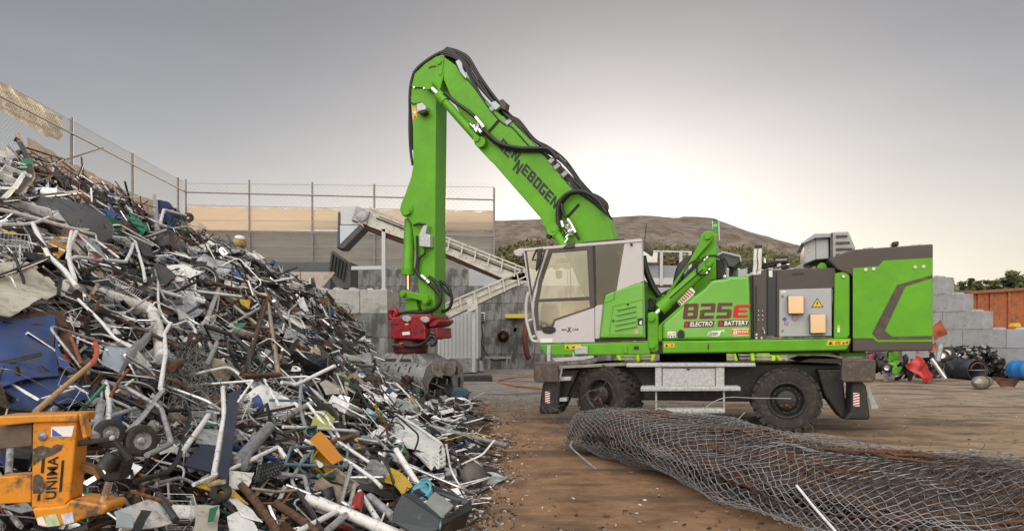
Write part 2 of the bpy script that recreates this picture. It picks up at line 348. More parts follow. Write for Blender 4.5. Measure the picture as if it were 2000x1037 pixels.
def scrub():
    mb = MB(); r = random.Random(5)
    for k in range(1300):
        px = r.choice([r.uniform(930, 1060), r.uniform(1225, 1660), r.uniform(1225, 1660)]); Y = r.uniform(48, 74)
        top = float(np.interp(px, [930, 1060, 1225, 1330, 1480, 1570, 1660], [500, 462, 476, 478, 484, 508, 536])) + r.uniform(-3, 12) + (74 - Y) * .7
        b = P(px, top, Y); h = r.uniform(1.0, 2.4); mb.m = r.choice([0, 1, 1, 2, 2])
        for i in range(46):
            c = b + Vector((r.gauss(0, .75), r.gauss(0, .6), -abs(r.gauss(0, h))))
            if c.z > 0: leaf(mb, c, r.uniform(.12, .34), r)
    setting(mb.build("hillside_undergrowth", LEAFS), "stuff", "olive and dry brown scrub growing along the foot of the bare hill")
    # the bank that carries the scrub
    mb = MB(); pts = [(930, 515), (1060, 486), (1225, 494), (1330, 496), (1480, 500), (1570, 520), (1700, 550), (2100, 600)]
    v = []
    for px in np.linspace(-200, 2300, 90):
        py = float(np.interp(px, [p[0] for p in pts], [p[1] for p in pts]))
        for Y, dz in ((44, -99), (56, -2.5), (76, 0), (96, -1)):
            q = P(px, py + 4, 76); z = max(0, q.z + dz + noise.noise((px * .03, Y, 0)) * .6) if dz > -50 else 0
            v.append((q.x * Y / 76, Y, z))
    mb.add(v, [[i * 4 + j, i * 4 + 4 + j, i * 4 + 5 + j, i * 4 + 1 + j] for i in range(89) for j in range(3)], True)
    setting(mb.build("scrub_bank_terrain", M("dry_grass_soil", (.115, .092, .045), .95, 0, .4, .4, .8, 2, dirt=(.06, .062, .024, .4))))
scrub()
def tree(px, py_top, py_base, Y, wpx, label, seed, group="trees beyond the orange container", conifer=False):
    r = random.Random(seed); b = P(px, py_base, Y); b.z = 0; top = P(px, py_top, Y).z; wd = wpx / F * Y / 2
    t = thing("conifer_tree" if conifer else "broadleaf_tree", label, "tree", b, group)
    mb = MB(); tr = [b, b + Vector((.1, 0, top * .4)), b + Vector((-.1, 0, top * .92))]; mb.tube(smooth(tr, 4), .18, 6, r2=.04)
    for k in range(7):
        h = top * r.uniform(.4, .8); a = r.uniform(0, 6.28); mb.tube([b + Vector((0, 0, h)), b + Vector((math.cos(a) * wd * .7, math.sin(a) * wd * .7, h + top * .12))], .06, 5, r2=.02)
    mb.build("trunk", M("dark_bark", (.07, .055, .042), .9, 0, .3, 8), t)
    mb = MB()
    cl = []
    for k in range(26):
        f = r.uniform(0, 1); z = top * (.5 + .5 * f); rad = wd * ((1 - f) * .95 + .08 if conifer else math.sqrt(max(.05, 1 - (2 * f - .9) ** 2)))
        a = r.uniform(0, 6.28); q = r.uniform(.35, 1) * rad; cl.append(b + Vector((math.cos(a) * q, math.sin(a) * q, z - .4)))
    for c in cl:
        mb.m = r.choice([0, 0, 1]); s = wd * .24
        for i in range(95): leaf(mb, c + Vector((r.gauss(0, s), r.gauss(0, s), r.gauss(0, s * .7))), r.uniform(.18, .42), r)
    mb.build("crown", LEAFS, t)
for i, (px, tp, w, Y, lab, con) in enumerate([
        (1880, 546, 24, 95, "low bushy tree rising just above the top concrete block", False), (1897, 541, 16, 96, "narrow pointed conifer at the near end of the tree row", True),
        (1912, 547, 26, 92, "rounded dark tree between two pointed conifers", False), (1927, 544, 15, 97, "slim conifer beside the widest dark tree", True),
        (1943, 548, 34, 90, "widest dark tree of the row beyond the container", False), (1978, 527, 44, 80, "tall open tree standing clear above the container roof", False),
        (2012, 536, 36, 82, "dense tree at the far end, cut by the photo edge", False), (1853, 543, 18, 97, "small tree half hidden behind the block stack", False)]):
    tree(px, tp, 600, Y, w, lab, 20 + i, conifer=con)
def treebank():
    mb = MB(); v = []
    for px in np.linspace(1800, 2300, 30):
        for Y, py in ((62, 640), (74, 572), (104, 566), (110, 600)): v.append(P(px, py + 3 * noise.noise((px * .02, Y, 1)), Y))
    mb.add(v, [[i * 4 + j, i * 4 + 4 + j, i * 4 + 5 + j, i * 4 + 1 + j] for i in range(29) for j in range(3)], True)
    setting(mb.build("grass_bank_terrain", M("green_bank", (.075, .085, .03), .95, 0, .4, .6, .8, 3)))
treebank()
# ---------------------------------------------------------------- concrete blocks
def block_mesh(L_, D, H, studs, seed=0):
    mb = MB(); mb.box((0, 0, 0), (L_, D, H)); me = mb
    for k in range(studs):
        for j in range(1 if D < .7 else 2):
            c = Vector((L_ * (k + .5) / studs, D * (j + .5) / (1 if D < .7 else 2), H - .002)); a, h = .13, .085
            vs = [c + Vector((x * s, y * s, z)) for z, s in ((0, a), (h, a * .62)) for x, y in ((-1, -1), (1, -1), (1, 1), (-1, 1))]
            mb.add(vs, [[4, 5, 6, 7], [0, 1, 5, 4], [1, 2, 6, 5], [2, 3, 7, 6], [3, 0, 4, 7]])
    return mb
def block(loc, yaw, L_, D, H, studs, label, group, mat):
    o = block_mesh(L_ - .012, D, H - .008, studs).build("concrete_block", mat, bevel=.018, seg=2)
    o.location = loc; o.rotation_euler = (0, 0, -R(yaw)); return tag(o, label, "concrete block", group)
YB = 33.0; BH = .82
proto = {}
for mat_i, mat in ((0, CONCD), (1, CONC)):
    for st in (0, 1): proto[mat_i, st] = None
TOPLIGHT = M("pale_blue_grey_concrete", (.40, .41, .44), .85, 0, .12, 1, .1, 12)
def back_wall():
    x0 = (430 - 1000) / F * YB; r = random.Random(3); n = 0; src = {}
    for row in range(6):
        z = -.1 + row * BH; k = 0
        for c in range(20):
            x = x0 + 1.6 * c + (.8 if row % 2 else 0); px = 1000 + x / YB * F
            top = row == 5
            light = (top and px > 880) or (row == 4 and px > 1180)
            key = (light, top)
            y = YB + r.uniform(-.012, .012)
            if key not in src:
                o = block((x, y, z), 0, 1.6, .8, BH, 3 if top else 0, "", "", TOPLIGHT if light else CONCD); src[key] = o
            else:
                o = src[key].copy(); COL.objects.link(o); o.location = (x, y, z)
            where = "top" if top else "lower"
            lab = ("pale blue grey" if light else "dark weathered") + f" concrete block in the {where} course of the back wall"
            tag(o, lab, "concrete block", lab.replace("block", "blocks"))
back_wall()
def front_stack():
    Y = 22.6; s = Y / F
    def at(px): return (px - 1000) * s
    rows = [(1.62 + (655 - 565) * s - .8, [(585, 640), (640, 703), (703, 757)], 2, CONC), (1.62 + (655 - 565) * s - 1.6, [(600, 690), (690, 758)], 0, CONCD), (1.62 + (655 - 565) * s - 2.4, [(585, 648), (648, 758)], 0, CONCD), (0, [(600, 680), (680, 758)], 0, CONCD)]
    names = [["pale concrete block mostly buried at the heap end of the top course", "pale stained concrete block with lifting studs beside the scrap heap", "pale clean concrete block at the free end of the top course"],
             ["dark concrete block in the second course against the heap", "dark concrete block directly under the pale end block"], ["darker concrete block of the third course touching the scrap", "darker concrete block at the end of the third course"],
             ["ground course concrete block hidden behind scrap", "ground course concrete block beside the grab"]]
    for (z, sp, st, mt), nm in zip(rows, names):
        for (a, b), lab in zip(sp, nm):
            h = .8 if z > 0 else rows[2][0]
            block((at(a), Y, z), 0, at(b) - at(a), 2.4 if b > 750 else .8, h, st, lab, "concrete blocks of the divider by the heap", mt)
front_stack()
CONCB = M("fresh_grey_concrete", (.36, .36, .375), .85, 0, .13, 1.6, .12, 14, dirt=(.27, .27, .28, .1))
def stepped_stack():
    pl = Plane(P(1900, 655, 28), 60); h = .75; base = .37
    def u(px): return (pl(px, 655) - pl.p).dot(pl.e1)
    rows = [(4, 1844, "top"), (3, 1882, "second"), (2, 1921, "third"), (1, 1965, "fourth"), (0, 2003, "lowest"), (-1, 2030, "buried")]
    for k, end, nm in rows:
        e = u(end); L_ = 1.6; i = 0
        while e > u(1800) - .5 and i < 5:
            p = pl.at(e - L_, 0, base + k * h)
            lab = ["end block at the free end of the {} course of the stepped wall", "concrete block one in from the free end of the {} stepped course", "concrete block two in from the free end of the {} stepped course", "concrete block three in, {} stepped course, behind the machine", "concrete block four in, {} stepped course, behind the machine"][i].format(nm)
            block(p, 60, L_, .8, h, 2 if (i == 0 or k == 4) else 0, "grey " + lab, "concrete blocks of the stepped wall", CONCB); e -= L_; i += 1
    # blocks continuing to the edge of the picture along the fourth course
    for j in range(2):
        p = pl.at(u(1965) + 1.6 * j + .004, .0, base + h)
        block(p, 60, 1.6, .8, h, 2, ["bluish block beyond the stepped wall's fourth course with a yellow wedge above", "bluish block at the photo edge after the fourth course"][j], "concrete blocks of the stepped wall", TOPLIGHT)
stepped_stack()
# ---------------------------------------------------------------- net fences
TARP = cloth("beige_windbreak_cloth", (.50, .42, .345), .5, (.3, .3, 9))
TARPG = cloth("grey_beige_windbreak_cloth", (.52, .42, .32), .5, (.3, .3, 9))
NET = M("grey_net_wire", (.36, .33, .31), .6, .2, .1, 5)
FP = M("weathered_fence_post", (.30, .275, .26), .6, .3, .25, 6)
def netting(mb, a, b, h0, h1, sp, r):      # diamond net between two ground points
    a, b = Vector(a), Vector(b); d = b - a; L_ = d.length; d /= L_; H = h1 - h0; n = d.cross(Vector((0, 0, 1))); k = -H
    while k < L_:
        for sgn in (0, 1):
            s0, s1 = k, k + H; z0, z1 = (h0, h1) if sgn == 0 else (h1, h0)
            t0 = max(0, (0 - s0) / (s1 - s0)); t1 = min(1, (L_ - s0) / (s1 - s0))
            if t1 > t0:
                p = a + d * (s0 + (s1 - s0) * t0) + Vector((0, 0, z0 + (z1 - z0) * t0)); q = a + d * (s0 + (s1 - s0) * t1) + Vector((0, 0, z0 + (z1 - z0) * t1))
                w = (q - p).cross(n).normalized() * r
                mb.add([p + w, p - w, q - w, q + w], [[0, 1, 2, 3]]); mb.add([p + n * r, p - n * r, q - n * r, q + n * r], [[0, 1, 2, 3]])
        k += sp
def back_fence():
    Y = 36.0; x = lambda px: (px - 1000) / F * Y; z = lambda py: CH + (HY - py) / F * Y
    t = thing("net_fence", "tall net fence with beige windbreak cloth standing along the back wall", "fence", (x(660), Y, 0))
    for px, tp in ((363, 350), (487, 352), (610, 356), (731, 360), (852, 364), (965, 367)):
        mb = MB(); mb.tube([(x(px), Y, 0), (x(px), Y, z(tp))], .055, 8); mb.build("post", FP, t)
    for a, b, r in ((376, 391, .04), (451, 462, .03), (401, 413, .015)):
        mb = MB(); mb.tube([(x(363), Y - .05, z(a)), (x(965), Y - .05, z(b))], r, 6); mb.build("rail", FP, t)
    mb = MB(); netting(mb, (x(363), Y, 0), (x(965), Y, 0), 4.6, z(357), .26, .0022)
    mb.tube([(x(363), Y, z(358)), (x(965), Y, z(366))], .012, 5)
    for py in (430, 480, 500): mb.tube([(x(363), Y - .03, z(py)), (x(965), Y - .03, z(py + 6))], .012, 5)
    mb.build("netting", NET, t)
    mb = MB(); nx, nz = 90, 12; g = []
    for j in range(nz + 1):
        for i in range(nx + 1):
            px = 363 + 601 * i / nx; tp = 403 + 10 * i / nx + 1.2 * math.sin(i * .9) * (i % 3); py = tp + (449 - tp) * j / nz
            g.append((x(px), Y + .09 + .05 * noise.noise((i * .35, j * .8, 2)), z(py)))
    n = nx + 1; mb.add(g, [[j * n + i, j * n + i + 1, (j + 1) * n + i + 1, (j + 1) * n + i] for j in range(nz) for i in range(nx)], True)
    mb.build("windbreak_cloth", TARP, t)
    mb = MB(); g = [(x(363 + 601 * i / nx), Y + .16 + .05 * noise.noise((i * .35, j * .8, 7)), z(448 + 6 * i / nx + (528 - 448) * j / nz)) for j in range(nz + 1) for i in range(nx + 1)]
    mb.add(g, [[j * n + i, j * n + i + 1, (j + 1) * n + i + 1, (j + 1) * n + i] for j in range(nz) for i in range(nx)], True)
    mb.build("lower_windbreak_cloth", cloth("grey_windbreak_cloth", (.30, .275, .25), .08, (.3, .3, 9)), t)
back_fence()
def side_fence():
    XF = lambda Y: -16.3 - .07 * (Y - 21.7); yf = lambda px: -14.78 / ((px - 1000) / F + .07); z = lambda px, py: CH + (HY - py) / F * yf(px); nx_ = .06
    t = thing("net_fence", "net fence running along the yard side behind the scrap heap, warm sunlit cloth", "fence", (XF(28), 28, 0))
    for px, tp in ((140, 230), (259, 300), (348, 347)):
        mb = MB(); mb.tube([(XF(yf(px)), yf(px), 0), (XF(yf(px)), yf(px), z(px, tp))], .06, 8); mb.build("post", FP, t)
    ztop = z(140, 236)
    for py, r_ in ((262, .035), (362, .03)):
        mb = MB(); mb.tube([(XF(16) + nx_, 16, z(140, py)), (XF(36) + nx_, 36, z(140, py))], r_, 6); mb.build("rail", FP, t)
    mb = MB(); netting(mb, (XF(14), 14, 0), (XF(36), 36, 0), 4.8, ztop, .17, .004); mb.tube([(XF(14), 14, ztop), (XF(36), 36, ztop)], .012, 5)
    mb.build("netting", NET, t)
    def sheet(pts, mat, sd, amp=.07):          # pts: top edge list, bottom edge list in pixels on the fence plane
        mb = MB(); n = 40; g = []; nz = 8
        for j in range(nz + 1):
            for i in range(n + 1):
                px = pts[0][0][0] + (pts[0][-1][0] - pts[0][0][0]) * i / n
                a = float(np.interp(px, [q[0] for q in pts[0]], [q[1] for q in pts[0]])); b = float(np.interp(px, [q[0] for q in pts[1]], [q[1] for q in pts[1]]))
                py = a + (b - a) * j / nz + 1.0 * math.sin(i * 1.7) * (j in (0, nz))
                g.append((XF(yf(px)) - .08 - amp + amp * noise.noise((i * .28, j * .4, sd)) * 1.3, yf(px), z(px, py)))
        m = n + 1; mb.add(g, [[j * m + i, j * m + i + 1, (j + 1) * m + i + 1, (j + 1) * m + i] for j in range(nz) for i in range(n)], True)
        mb.build("windbreak_cloth", mat, t)
    sheet([[(-80, 110), (0, 152), (40, 176), (130, 230)], [(-80, 165), (0, 212), (90, 262), (131, 277)]], cloth("cream_windbreak_cloth", (.86, .77, .63), .12, (1.5, 1.5, 3)), 1, .09)
    sheet([[(62, 268), (130, 308), (250, 372), (352, 408)], [(62, 420), (200, 440), (352, 500)]], TARPG, 5)
    mb = MB(); mb.prism([(XF(6) - .2, 6, 0), (XF(36.5) - .2, 36.5, 0), (XF(36.5) - .2, 36.5, 4.9), (XF(6) - .2, 6, 4.9)], (-.8, 0, 0)); o = mb.build("concrete_wall", CONCD, bevel=.02)
    tag(o, "long plain concrete wall under the side fence behind the scrap heap", "wall")
side_fence()
# ---------------------------------------------------------------- conveyor, shed, skips behind
CW = M("cream_white_conveyor_paint", (.60, .57, .52), .5, 0, .12, 3, 0, dirt=(.36, .31, .25, .05))
def conveyor():
    Y = 26.0; t = thing("belt_conveyor", "cream white belt conveyor bent in a V with a steel head chute", "conveyor", P(760, 655, Y))
    q = lambda *p: [P(a, b, Y) for a, b in p]; off = (0, .9, 0)
    upper = MB(); lower = MB()
    up = q((700, 410), (722, 408), (800, 440), (1023, 528), (1030, 549), (985, 545), (868, 494), (760, 457), (715, 440)); upper.prism(up, (0, .10, 0)); upper.prism([p + Vector((0, .85, 0)) for p in up], (0, .10, 0))
    upper.build("upper_frame", CW, t, .01)
    mb = MB(); mb.prism([p + Vector((0, .12, 0)) for p in q((700, 425), (1025, 540), (1020, 552), (985, 549), (868, 500), (760, 464), (712, 446))], (0, .7, 0)); mb.build("belt_underside", RUSTM, t)
    mb = MB()
    for a, b in (((722, 405), (1025, 524)), ((740, 420), (1026, 532))): mb.bar(P(*a, Y - .06), P(*b, Y - .06), .07, .06)
    for k in range(9):
        px = 800 + k * 26; py = 437 + (px - 800) * .393; mb.bar(P(px, py, Y - .1), P(px - 4, py + 22, Y - .1), .05, .05)
    mb.build("side_rail", CW, t)
    mb = MB(); mb.bar(P(735, 426, Y - .03), P(1020, 537, Y - .03), .04, .05); mb.build("rail_shadow_gap", BLACKM, t)
    lw = q((845, 608), (1027, 530), (1030, 551), (1000, 562), (860, 629), (845, 633)); lower.prism(lw, (0, .10, 0)); lower.prism([p + Vector((0, .85, 0)) for p in lw], (0, .1, 0)); lower.build("lower_frame", CW, t, .01)
    mb = MB(); mb.prism([p + Vector((0, .12, 0)) for p in q((850, 612), (1026, 536), (1026, 545), (850, 622))], (0, .7, 0)); mb.build("belt", BLACKM, t)
    mb = MB()
    mb.bar(P(845, 604, Y - .06), P(1027, 526, Y - .06), .07, .06); mb.bar(P(845, 617, Y - .04), P(1027, 540, Y - .04), .04, .05)
    for k in range(6):
        px = 870 + k * 28; py = 596 - (px - 870) * .43; mb.bar(P(px, py - 2, Y - .1), P(px + 4, py + 22, Y - .1), .05, .05)
    mb.build("side_rail", CW, t)
    mb = MB(); mb.prism(q((912, 590), (932, 583), (934, 602), (914, 611)), (0, -.12, 0)); mb.build("joint_plate", CW, t, .01)
    # head box and chute
    mb = MB(); mb.prism(q((665, 403), (697, 402), (688, 432), (703, 439), (665, 439)), off); mb.build("head_box", GALV, t, .01)
    mb = MB(); mb.prism(q((688, 430), (697, 403), (723, 414), (716, 440)), (0, -.12, 0)); mb.lathe([(.0, .0), (.2, .0), (.2, .06), (.0, .06)], P(707, 423, Y - .12), (0, -1, 0), 14); mb.build("drive_plate", STEEL, t, .008)
    mb = MB(); mb.prism(q((664, 440), (703, 440), (664, 480)), (0, .85, 0)); mb.build("chute_side", M("blue_grey_sheet", (.50, .54, .60), .4, .2, .06, 3), t, .006)
    mb = MB(); mb.prism(q((703, 438), (711, 444), (671, 485), (659, 485), (664, 477)), (0, .9, 0)); mb.prism(q((660, 414), (664, 414), (663, 485), (658, 485)), (0, .9, 0)); mb.build("chute_lip", DGREY, t, .006)
    for px, a, b, w in ((749, 447, 566, 7.5), (925, 603, 727, 7.5)):
        mb = MB(); mb.prism(q((px - w / 2, a), (px + w / 2, a), (px + w / 2, b), (px - w / 2, b)), (0, .18, 0)); mb.build("support_post", GALV, t, .008)
    mb = MB(); mb.prism(q((686, 520), (746, 519), (746, 526), (686, 527)), (0, .1, 0)); mb.build("cross_brace", GALV, t)
conveyor()
def back_things():
    q = lambda Y, *p: [P(a, b, Y) for a, b in p]
    t = thing("metal_shed", "small pale ribbed sheet metal shed standing against the back wall", "shed", P(900, 729, 29))
    mb = MB(); mb.prism(q(29, (855, 610), (934, 596), (934, 700), (855, 703)), (0, 2.6, 0)); mb.build("wall", M("pale_grey_sheet", (.62, .63, .63), .5, .1, .06, 2), t)
    mb = MB(); mb.prism(q(28.95, (852, 701), (932, 698), (932, 727), (852, 730)), (0, 2.5, 0)); mb.build("plinth", STEEL, t, .01)
    mb = MB()
    for k in range(10):
        px = 860 + k * 7.5; mb.bar(P(px, 612, 28.97), P(px, 697, 28.97), .025, .03)
    mb.build("ribs", M("pale_grey_sheet_edge", (.44, .45, .47), .5, .1, .06, 2), t)
    t = thing("tipped_skip", "dark grey steel skip tipped on end behind the divider blocks", "skip", P(665, 640, 27))
    mb = MB(); mb.prism(q(27, (640, 530), (647, 491), (650, 489), (685, 514), (685, 563), (658, 563)), (0, .12, 0)); mb.build("floor_plate", DGREY, t, .015)
    for k in range(5):
        x = 650 + k * 6.2; mb = MB(); mb.prism(q(26.99, (x, 495 + k * 4.2), (x + 2.6, 497 + k * 4.2), (x - 2.4, 533 + k * 4), (x - 5, 531 + k * 4)), (0, -.12, 0)); mb.build("rib", BLACKM, t, .01)
    mb = MB(); mb.prism(q(27.3, (672, 514), (686, 512), (687, 566), (655, 566), (655, 548)), (0, 1.2, 0)); mb.build("side_wall", DGREY, t, .02)
    o = MB().prism(q(30, (530, 511), (645, 511), (645, 640), (530, 640)), (0, 1.6, 0)).build("roll_off_container", M("slate_blue_grey_paint", (.10, .105, .115), .6, 0, .15, 2), bevel=.03); tag(o, "slate grey roll off container showing its rim behind the heap crest", "container")
    o = MB().prism(q(24.5, (568, 531), (652, 531), (653, 534), (625, 567), (560, 567)), (0, .1, 0)).build("wooden_board", M("pale_dusty_board", (.50, .42, .37), .8, 0, .1, 4, .05, 30, dirt=(.3, .22, .17, 0)), bevel=.01); tag(o, "pale dusty board leaning tilted behind the divider blocks", "board")
    # wall fittings
    t = thing("wall_vent", "white louvred vent box fixed to the back wall near the shed", "vent", P(938, 620, 32.8))
    MB().prism(q(32.85, (929, 610), (947, 610), (947, 627), (929, 627)), (0, .14, 0)).build("frame", WHITEP, t, .01)
    for i in range(2):
        for k in range(3): MB().prism(q(32.80, (931 + i * 8, 612.2 + k * 5), (937.5 + i * 8, 612.2 + k * 5), (937.5 + i * 8, 615.4 + k * 5), (931 + i * 8, 615.4 + k * 5)), (0, .03, 0)).build("opening", BLACKM, t)
    o = MB().prism(q(32.5, (986, 613), (1032, 613), (1032, 621), (986, 621)), (0, .4, 0)).build("warning_beam", M("yellow_beam_paint", (.55, .46, .08), .6, 0, .2, 4), bevel=.01); tag(o, "short yellow painted beam mounted across the back wall", "beam")
    mb = MB()
    for k in range(9): mb.lathe([(.10 + .022 * k, -.14), (.12 + .022 * k, 0), (.10 + .022 * k, .14)], P(983, 657, 32.7), (0, -1, 0), 18)
    o = mb.build("hose_reel", RUSTO); tag(o, "coiled brown hose on a reel hung on the back wall", "hose reel")
    for k, (a, b, lab) in enumerate((((1003, 648), (992, 710), "leaning garden shovel with a dark handle on the back wall"), ((1008, 650), (1006, 700), "upright dark broom hanging beside the shovel on the wall"))):
        mb = MB(); mb.tube([P(*a, 32.6), P(*b, 32.5)], .03, 6); mb.prism(q(32.55, (a[0] - 8 + k * 3, a[1] - 10), (a[0] + 8, a[1] - 10), (a[0] + 5, a[1]), (a[0] - 5, a[1])), (0, .06, 0)); o = mb.build("shovel" if k == 0 else "broom", DGREY); tag(o, lab, "hand tool")
    o = MB().tube(smooth([P(1029, 635, 32.5), P(1025, 660, 32.3), P(1029, 690, 32.3), P(1033, 700, 32.4)]), .13, 8).build("hanging_hose", M("maroon_hose", (.12, .03, .02), .7, 0, .2, 4)); tag(o, "maroon hose bundle hanging by the yellow beam", "hose")
    o = MB().tube(smooth([P(935, 627, 32.7), P(943, 650, 32.7), P(941, 672, 32.7), P(953, 695, 32.6), P(965, 704, 32.5), P(990, 701, 32.5)]), .035, 6).build("wall_cable", HOSE); tag(o, "black cable running down the back wall below the vent", "cable")
    mb = MB(); mb.bar(P(945, 698, 32.4), P(998, 698, 32.4), .12, .1); mb.bar(P(955, 698, 32.4), P(955, 730, 32.4), .1, .1); mb.bar(P(990, 698, 32.4), P(990, 712, 32.4), .06, .06)
    o = mb.build("tool_rail", STEEL); tag(o, "grey steel tool rail on legs low on the back wall", "rail")
    t = thing("snow_shovel", "grey snow shovel leaning beside the shed post", "shovel", P(938, 727, 30)); MB().tube([P(927, 675, 30.5), P(934, 706, 30)], .025, 6).build("handle", WOOD, t)
    MB().patch(P(931, 706, 30), P(942, 704, 30), P(947, 724, 29.8), P(929, 726, 29.8), .01, 6, .02, curl=.1).build("blade", STEEL, t)
    o = MB().prism(q(24, (874, 735), (957, 733), (961, 737), (961, 750), (956, 752), (874, 752)), (0, .5, 0)).build("rubber_beam", BLACKM, bevel=.03); tag(o, "upper black beam of the pair lying near the shed", "beam")
    o = MB().prism(q(23.8, (876, 752.5), (959, 752.5), (959, 764), (952, 767), (876, 766)), (0, .5, 0)).build("rubber_beam", M("dark_red_brown_beam", (.05, .022, .02), .7, 0, .3, 5), bevel=.03); tag(o, "lower dark red beam under the black one by the shed", "beam")
    pts = [(1056, 736), (1020, 737), (985, 742), (972, 747), (988, 752), (1025, 757), (1080, 764), (1130, 768)]
    o = MB().tube(smooth([Vector((P(a, b, ground_y(b)).x, ground_y(b), .03)) for a, b in pts]), .022, 6).build("garden_hose", M("orange_red_hose", (.50, .10, .035), .5, 0, .1, 5)); tag(o, "orange red hose looping over the yard behind the machine", "hose")
    # platform with handrail behind the machine
    Y = 27; t = thing("steel_platform", "grey steel platform with a white handrail behind the machine", "platform", P(1310, 640, Y))
    MB().prism(q(Y, (1236, 517), (1420, 521), (1420, 556), (1236, 556)), (0, 1.6, 0)).build("side_panel", M("blue_grey_panel", (.27, .285, .32), .5, .2, .12, 1.5), t, .02)
    MB().prism(q(Y - .1, (1236, 543), (1330, 543), (1330, 556), (1236, 556)), (0, .1, 0)).build("edge_beam", GALV, t, .015)
    for x in (1292, 1330, 1348): MB().prism(q(Y - .15, (x - 3, 493), (x + 3, 493), (x + 3, 558), (x - 3, 558)), (0, .1, 0)).build("post", GALV, t, .01)
    MB().bar(P(1236, 490, Y - .1), P(1351, 492, Y - .1), .06, .06).build("handrail", GALV, t); MB().bar(P(1325, 501, Y - .1), P(1346, 493, Y), .05, .05).build("handrail", GALV, t)
    MB().prism(q(Y - .3, (1254, 492), (1285, 493), (1284, 513), (1254, 512)), (0, .3, 0)).build("switch_box", WHITEP, t, .02)
    for x in (1240, 1400): MB().prism(q(Y + .1, (x - 4, 556), (x + 4, 556), (x + 4, 736), (x - 4, 736)), (0, .2, 0)).build("leg", GALV, t, .01)
back_things()
# ---------------------------------------------------------------- the green material handler
UC = Plane((3.06, 11.75, 0), 16.8)                  # near face of the undercarriage
SL = UC.p + UC.e2 * 1.375                           # slewing centre
UP = Plane(SL, 20.0); UP.p = SL - UP.e2 * 1.35      # near face of the upper carriage
zC = Z(1000, 450, 4.146); zD = Z(1240, 420, 6.483); zE = Z(1460, 440, 3.9875); zF = Z(1300, 560, 7.406); z2 = Z(1440, 430, 3.576); z3 = Z(1020, 660, 2.7778)
z1 = Z(1200, 420, 3.703); zG = Z(740, 540, 3.986); z6 = Z(640, 400, 2.469); z7 = Z(700, 80, 2.47); zA = Z(780, 90, 4.94); zB = Z(920, 220, 3.99); zK = Z(860, 380, 4.545); z8 = Z(980, 420, 2.591)
HANDLER = thing("material_handler", "bright green wheeled material handler with a pale cab, raised boom and red coupler", "material handler", (SL.x, SL.y, 0))
def up(pts, d): return [UP(a, b, d) for a, b in pts]
def uc(pts, d): return [UC(a, b, d) for a, b in pts]
def plate(name, pts, d0, d1, mat, parent=HANDLER, bevel=.015, pl=UP, seg=2):
    return MB().prism([pl(a, b, d0) for a, b in pts], pl.e2 * (d1 - d0)).build(name, mat, parent, bevel, seg)
def disc(mb, c, r, d0, d1, pl=UP, n=24):            # round pin head facing the viewer's side
    a = pl(*c, d0); rr = r * (a.y / F); mb.cyl(a, a + pl.e2 * (d1 - d0), rr, n)
GL_ = {'S': [(0, 5.5, 5, 7), (0, 4.25, 1.6, 5.5), (0, 2.75, 5, 4.25), (3.4, 1.5, 5, 2.75), (0, 0, 5, 1.5)],
       'E': [(0, 0, 1.6, 7), (1.6, 5.5, 5, 7), (1.6, 2.75, 4.6, 4.25), (1.6, 0, 5, 1.5)],
       'N': [(0, 0, 1.5, 7), (3.5, 0, 5, 7), ((1.5, 7), (1.5, 4.4), (3.5, 0), (3.5, 2.6))],
       'B': [(0, 0, 1.6, 7), (1.6, 5.5, 4.7, 7), (1.6, 2.8, 4.6, 4.2), (1.6, 0, 4.9, 1.5), (3.3, 4.2, 4.8, 5.5), (3.4, 1.5, 5, 2.8)],
       'O': [(0, .5, 1.6, 6.5), (3.4, .5, 5, 6.5), ((.6, 7), (4.4, 7), (5, 6.5), (0, 6.5)), ((0, .5), (5, .5), (4.4, 0), (.6, 0)), (1.6, 5.5, 3.4, 6.5), (1.6, .5, 3.4, 1.5)],
       'G': [(0, 0, 1.6, 7), (1.6, 5.5, 5, 7), (1.6, 0, 3.4, 1.5), (3.4, 0, 5, 3.7), (2.5, 2.5, 3.4, 3.7)],
       '8': [(0, .5, 1.6, 6.5), (3.5, .5, 5.1, 6.5), ((.6, 7), (4.5, 7), (5.1, 6.5), (0, 6.5)), ((0, .5), (5.1, .5), (4.5, 0), (.6, 0)), (1.6, 5.4, 3.5, 6.5), (1.6, .5, 3.5, 1.6), (1.6, 2.9, 3.5, 4.1)],
       '2': [(0, 5.5, 4.6, 7), ((4.6, 7), (5.2, 6.4), (5.2, 5.5), (4.6, 5.5)), (3.6, 4.2, 5.2, 5.5), (.6, 2.8, 5.2, 4.2), ((0, 2.2), (.6, 2.8), (.6, 4.0), (0, 4.0)), (0, 1.5, 1.6, 2.2), ((.6, 2.2), (1.6, 2.2), (1.6, 2.8), (.6, 2.8)), (0, 0, 5.0, 1.5)],
       '5': [(0, 5.5, 5.2, 7), (0, 4.2, 1.6, 5.5), (0, 2.8, 4.6, 4.2), ((4.6, 4.2), (5.2, 3.6), (5.2, 2.8), (4.6, 2.8)), (3.6, 1.5, 5.2, 2.8), (0, 0, 4.6, 1.5), ((4.6, 1.5), (5.2, 1.5), (5.2, .6), (4.6, 0))]}
GL_['e'] = [((0, .5), (0, 6.2), (1.7, 6.2), (1.7, .5)), ((0, 6.2), (.9, 7), (5.4, 7), (5.4, 5.3), (1.7, 5.3), (1.7, 6.2)), (1.7, 2.9, 4.6, 4.2), ((0, .5), (1.7, .5), (1.7, 1.5), (5.0, 1.5), (5.0, 0), (.5, 0))]
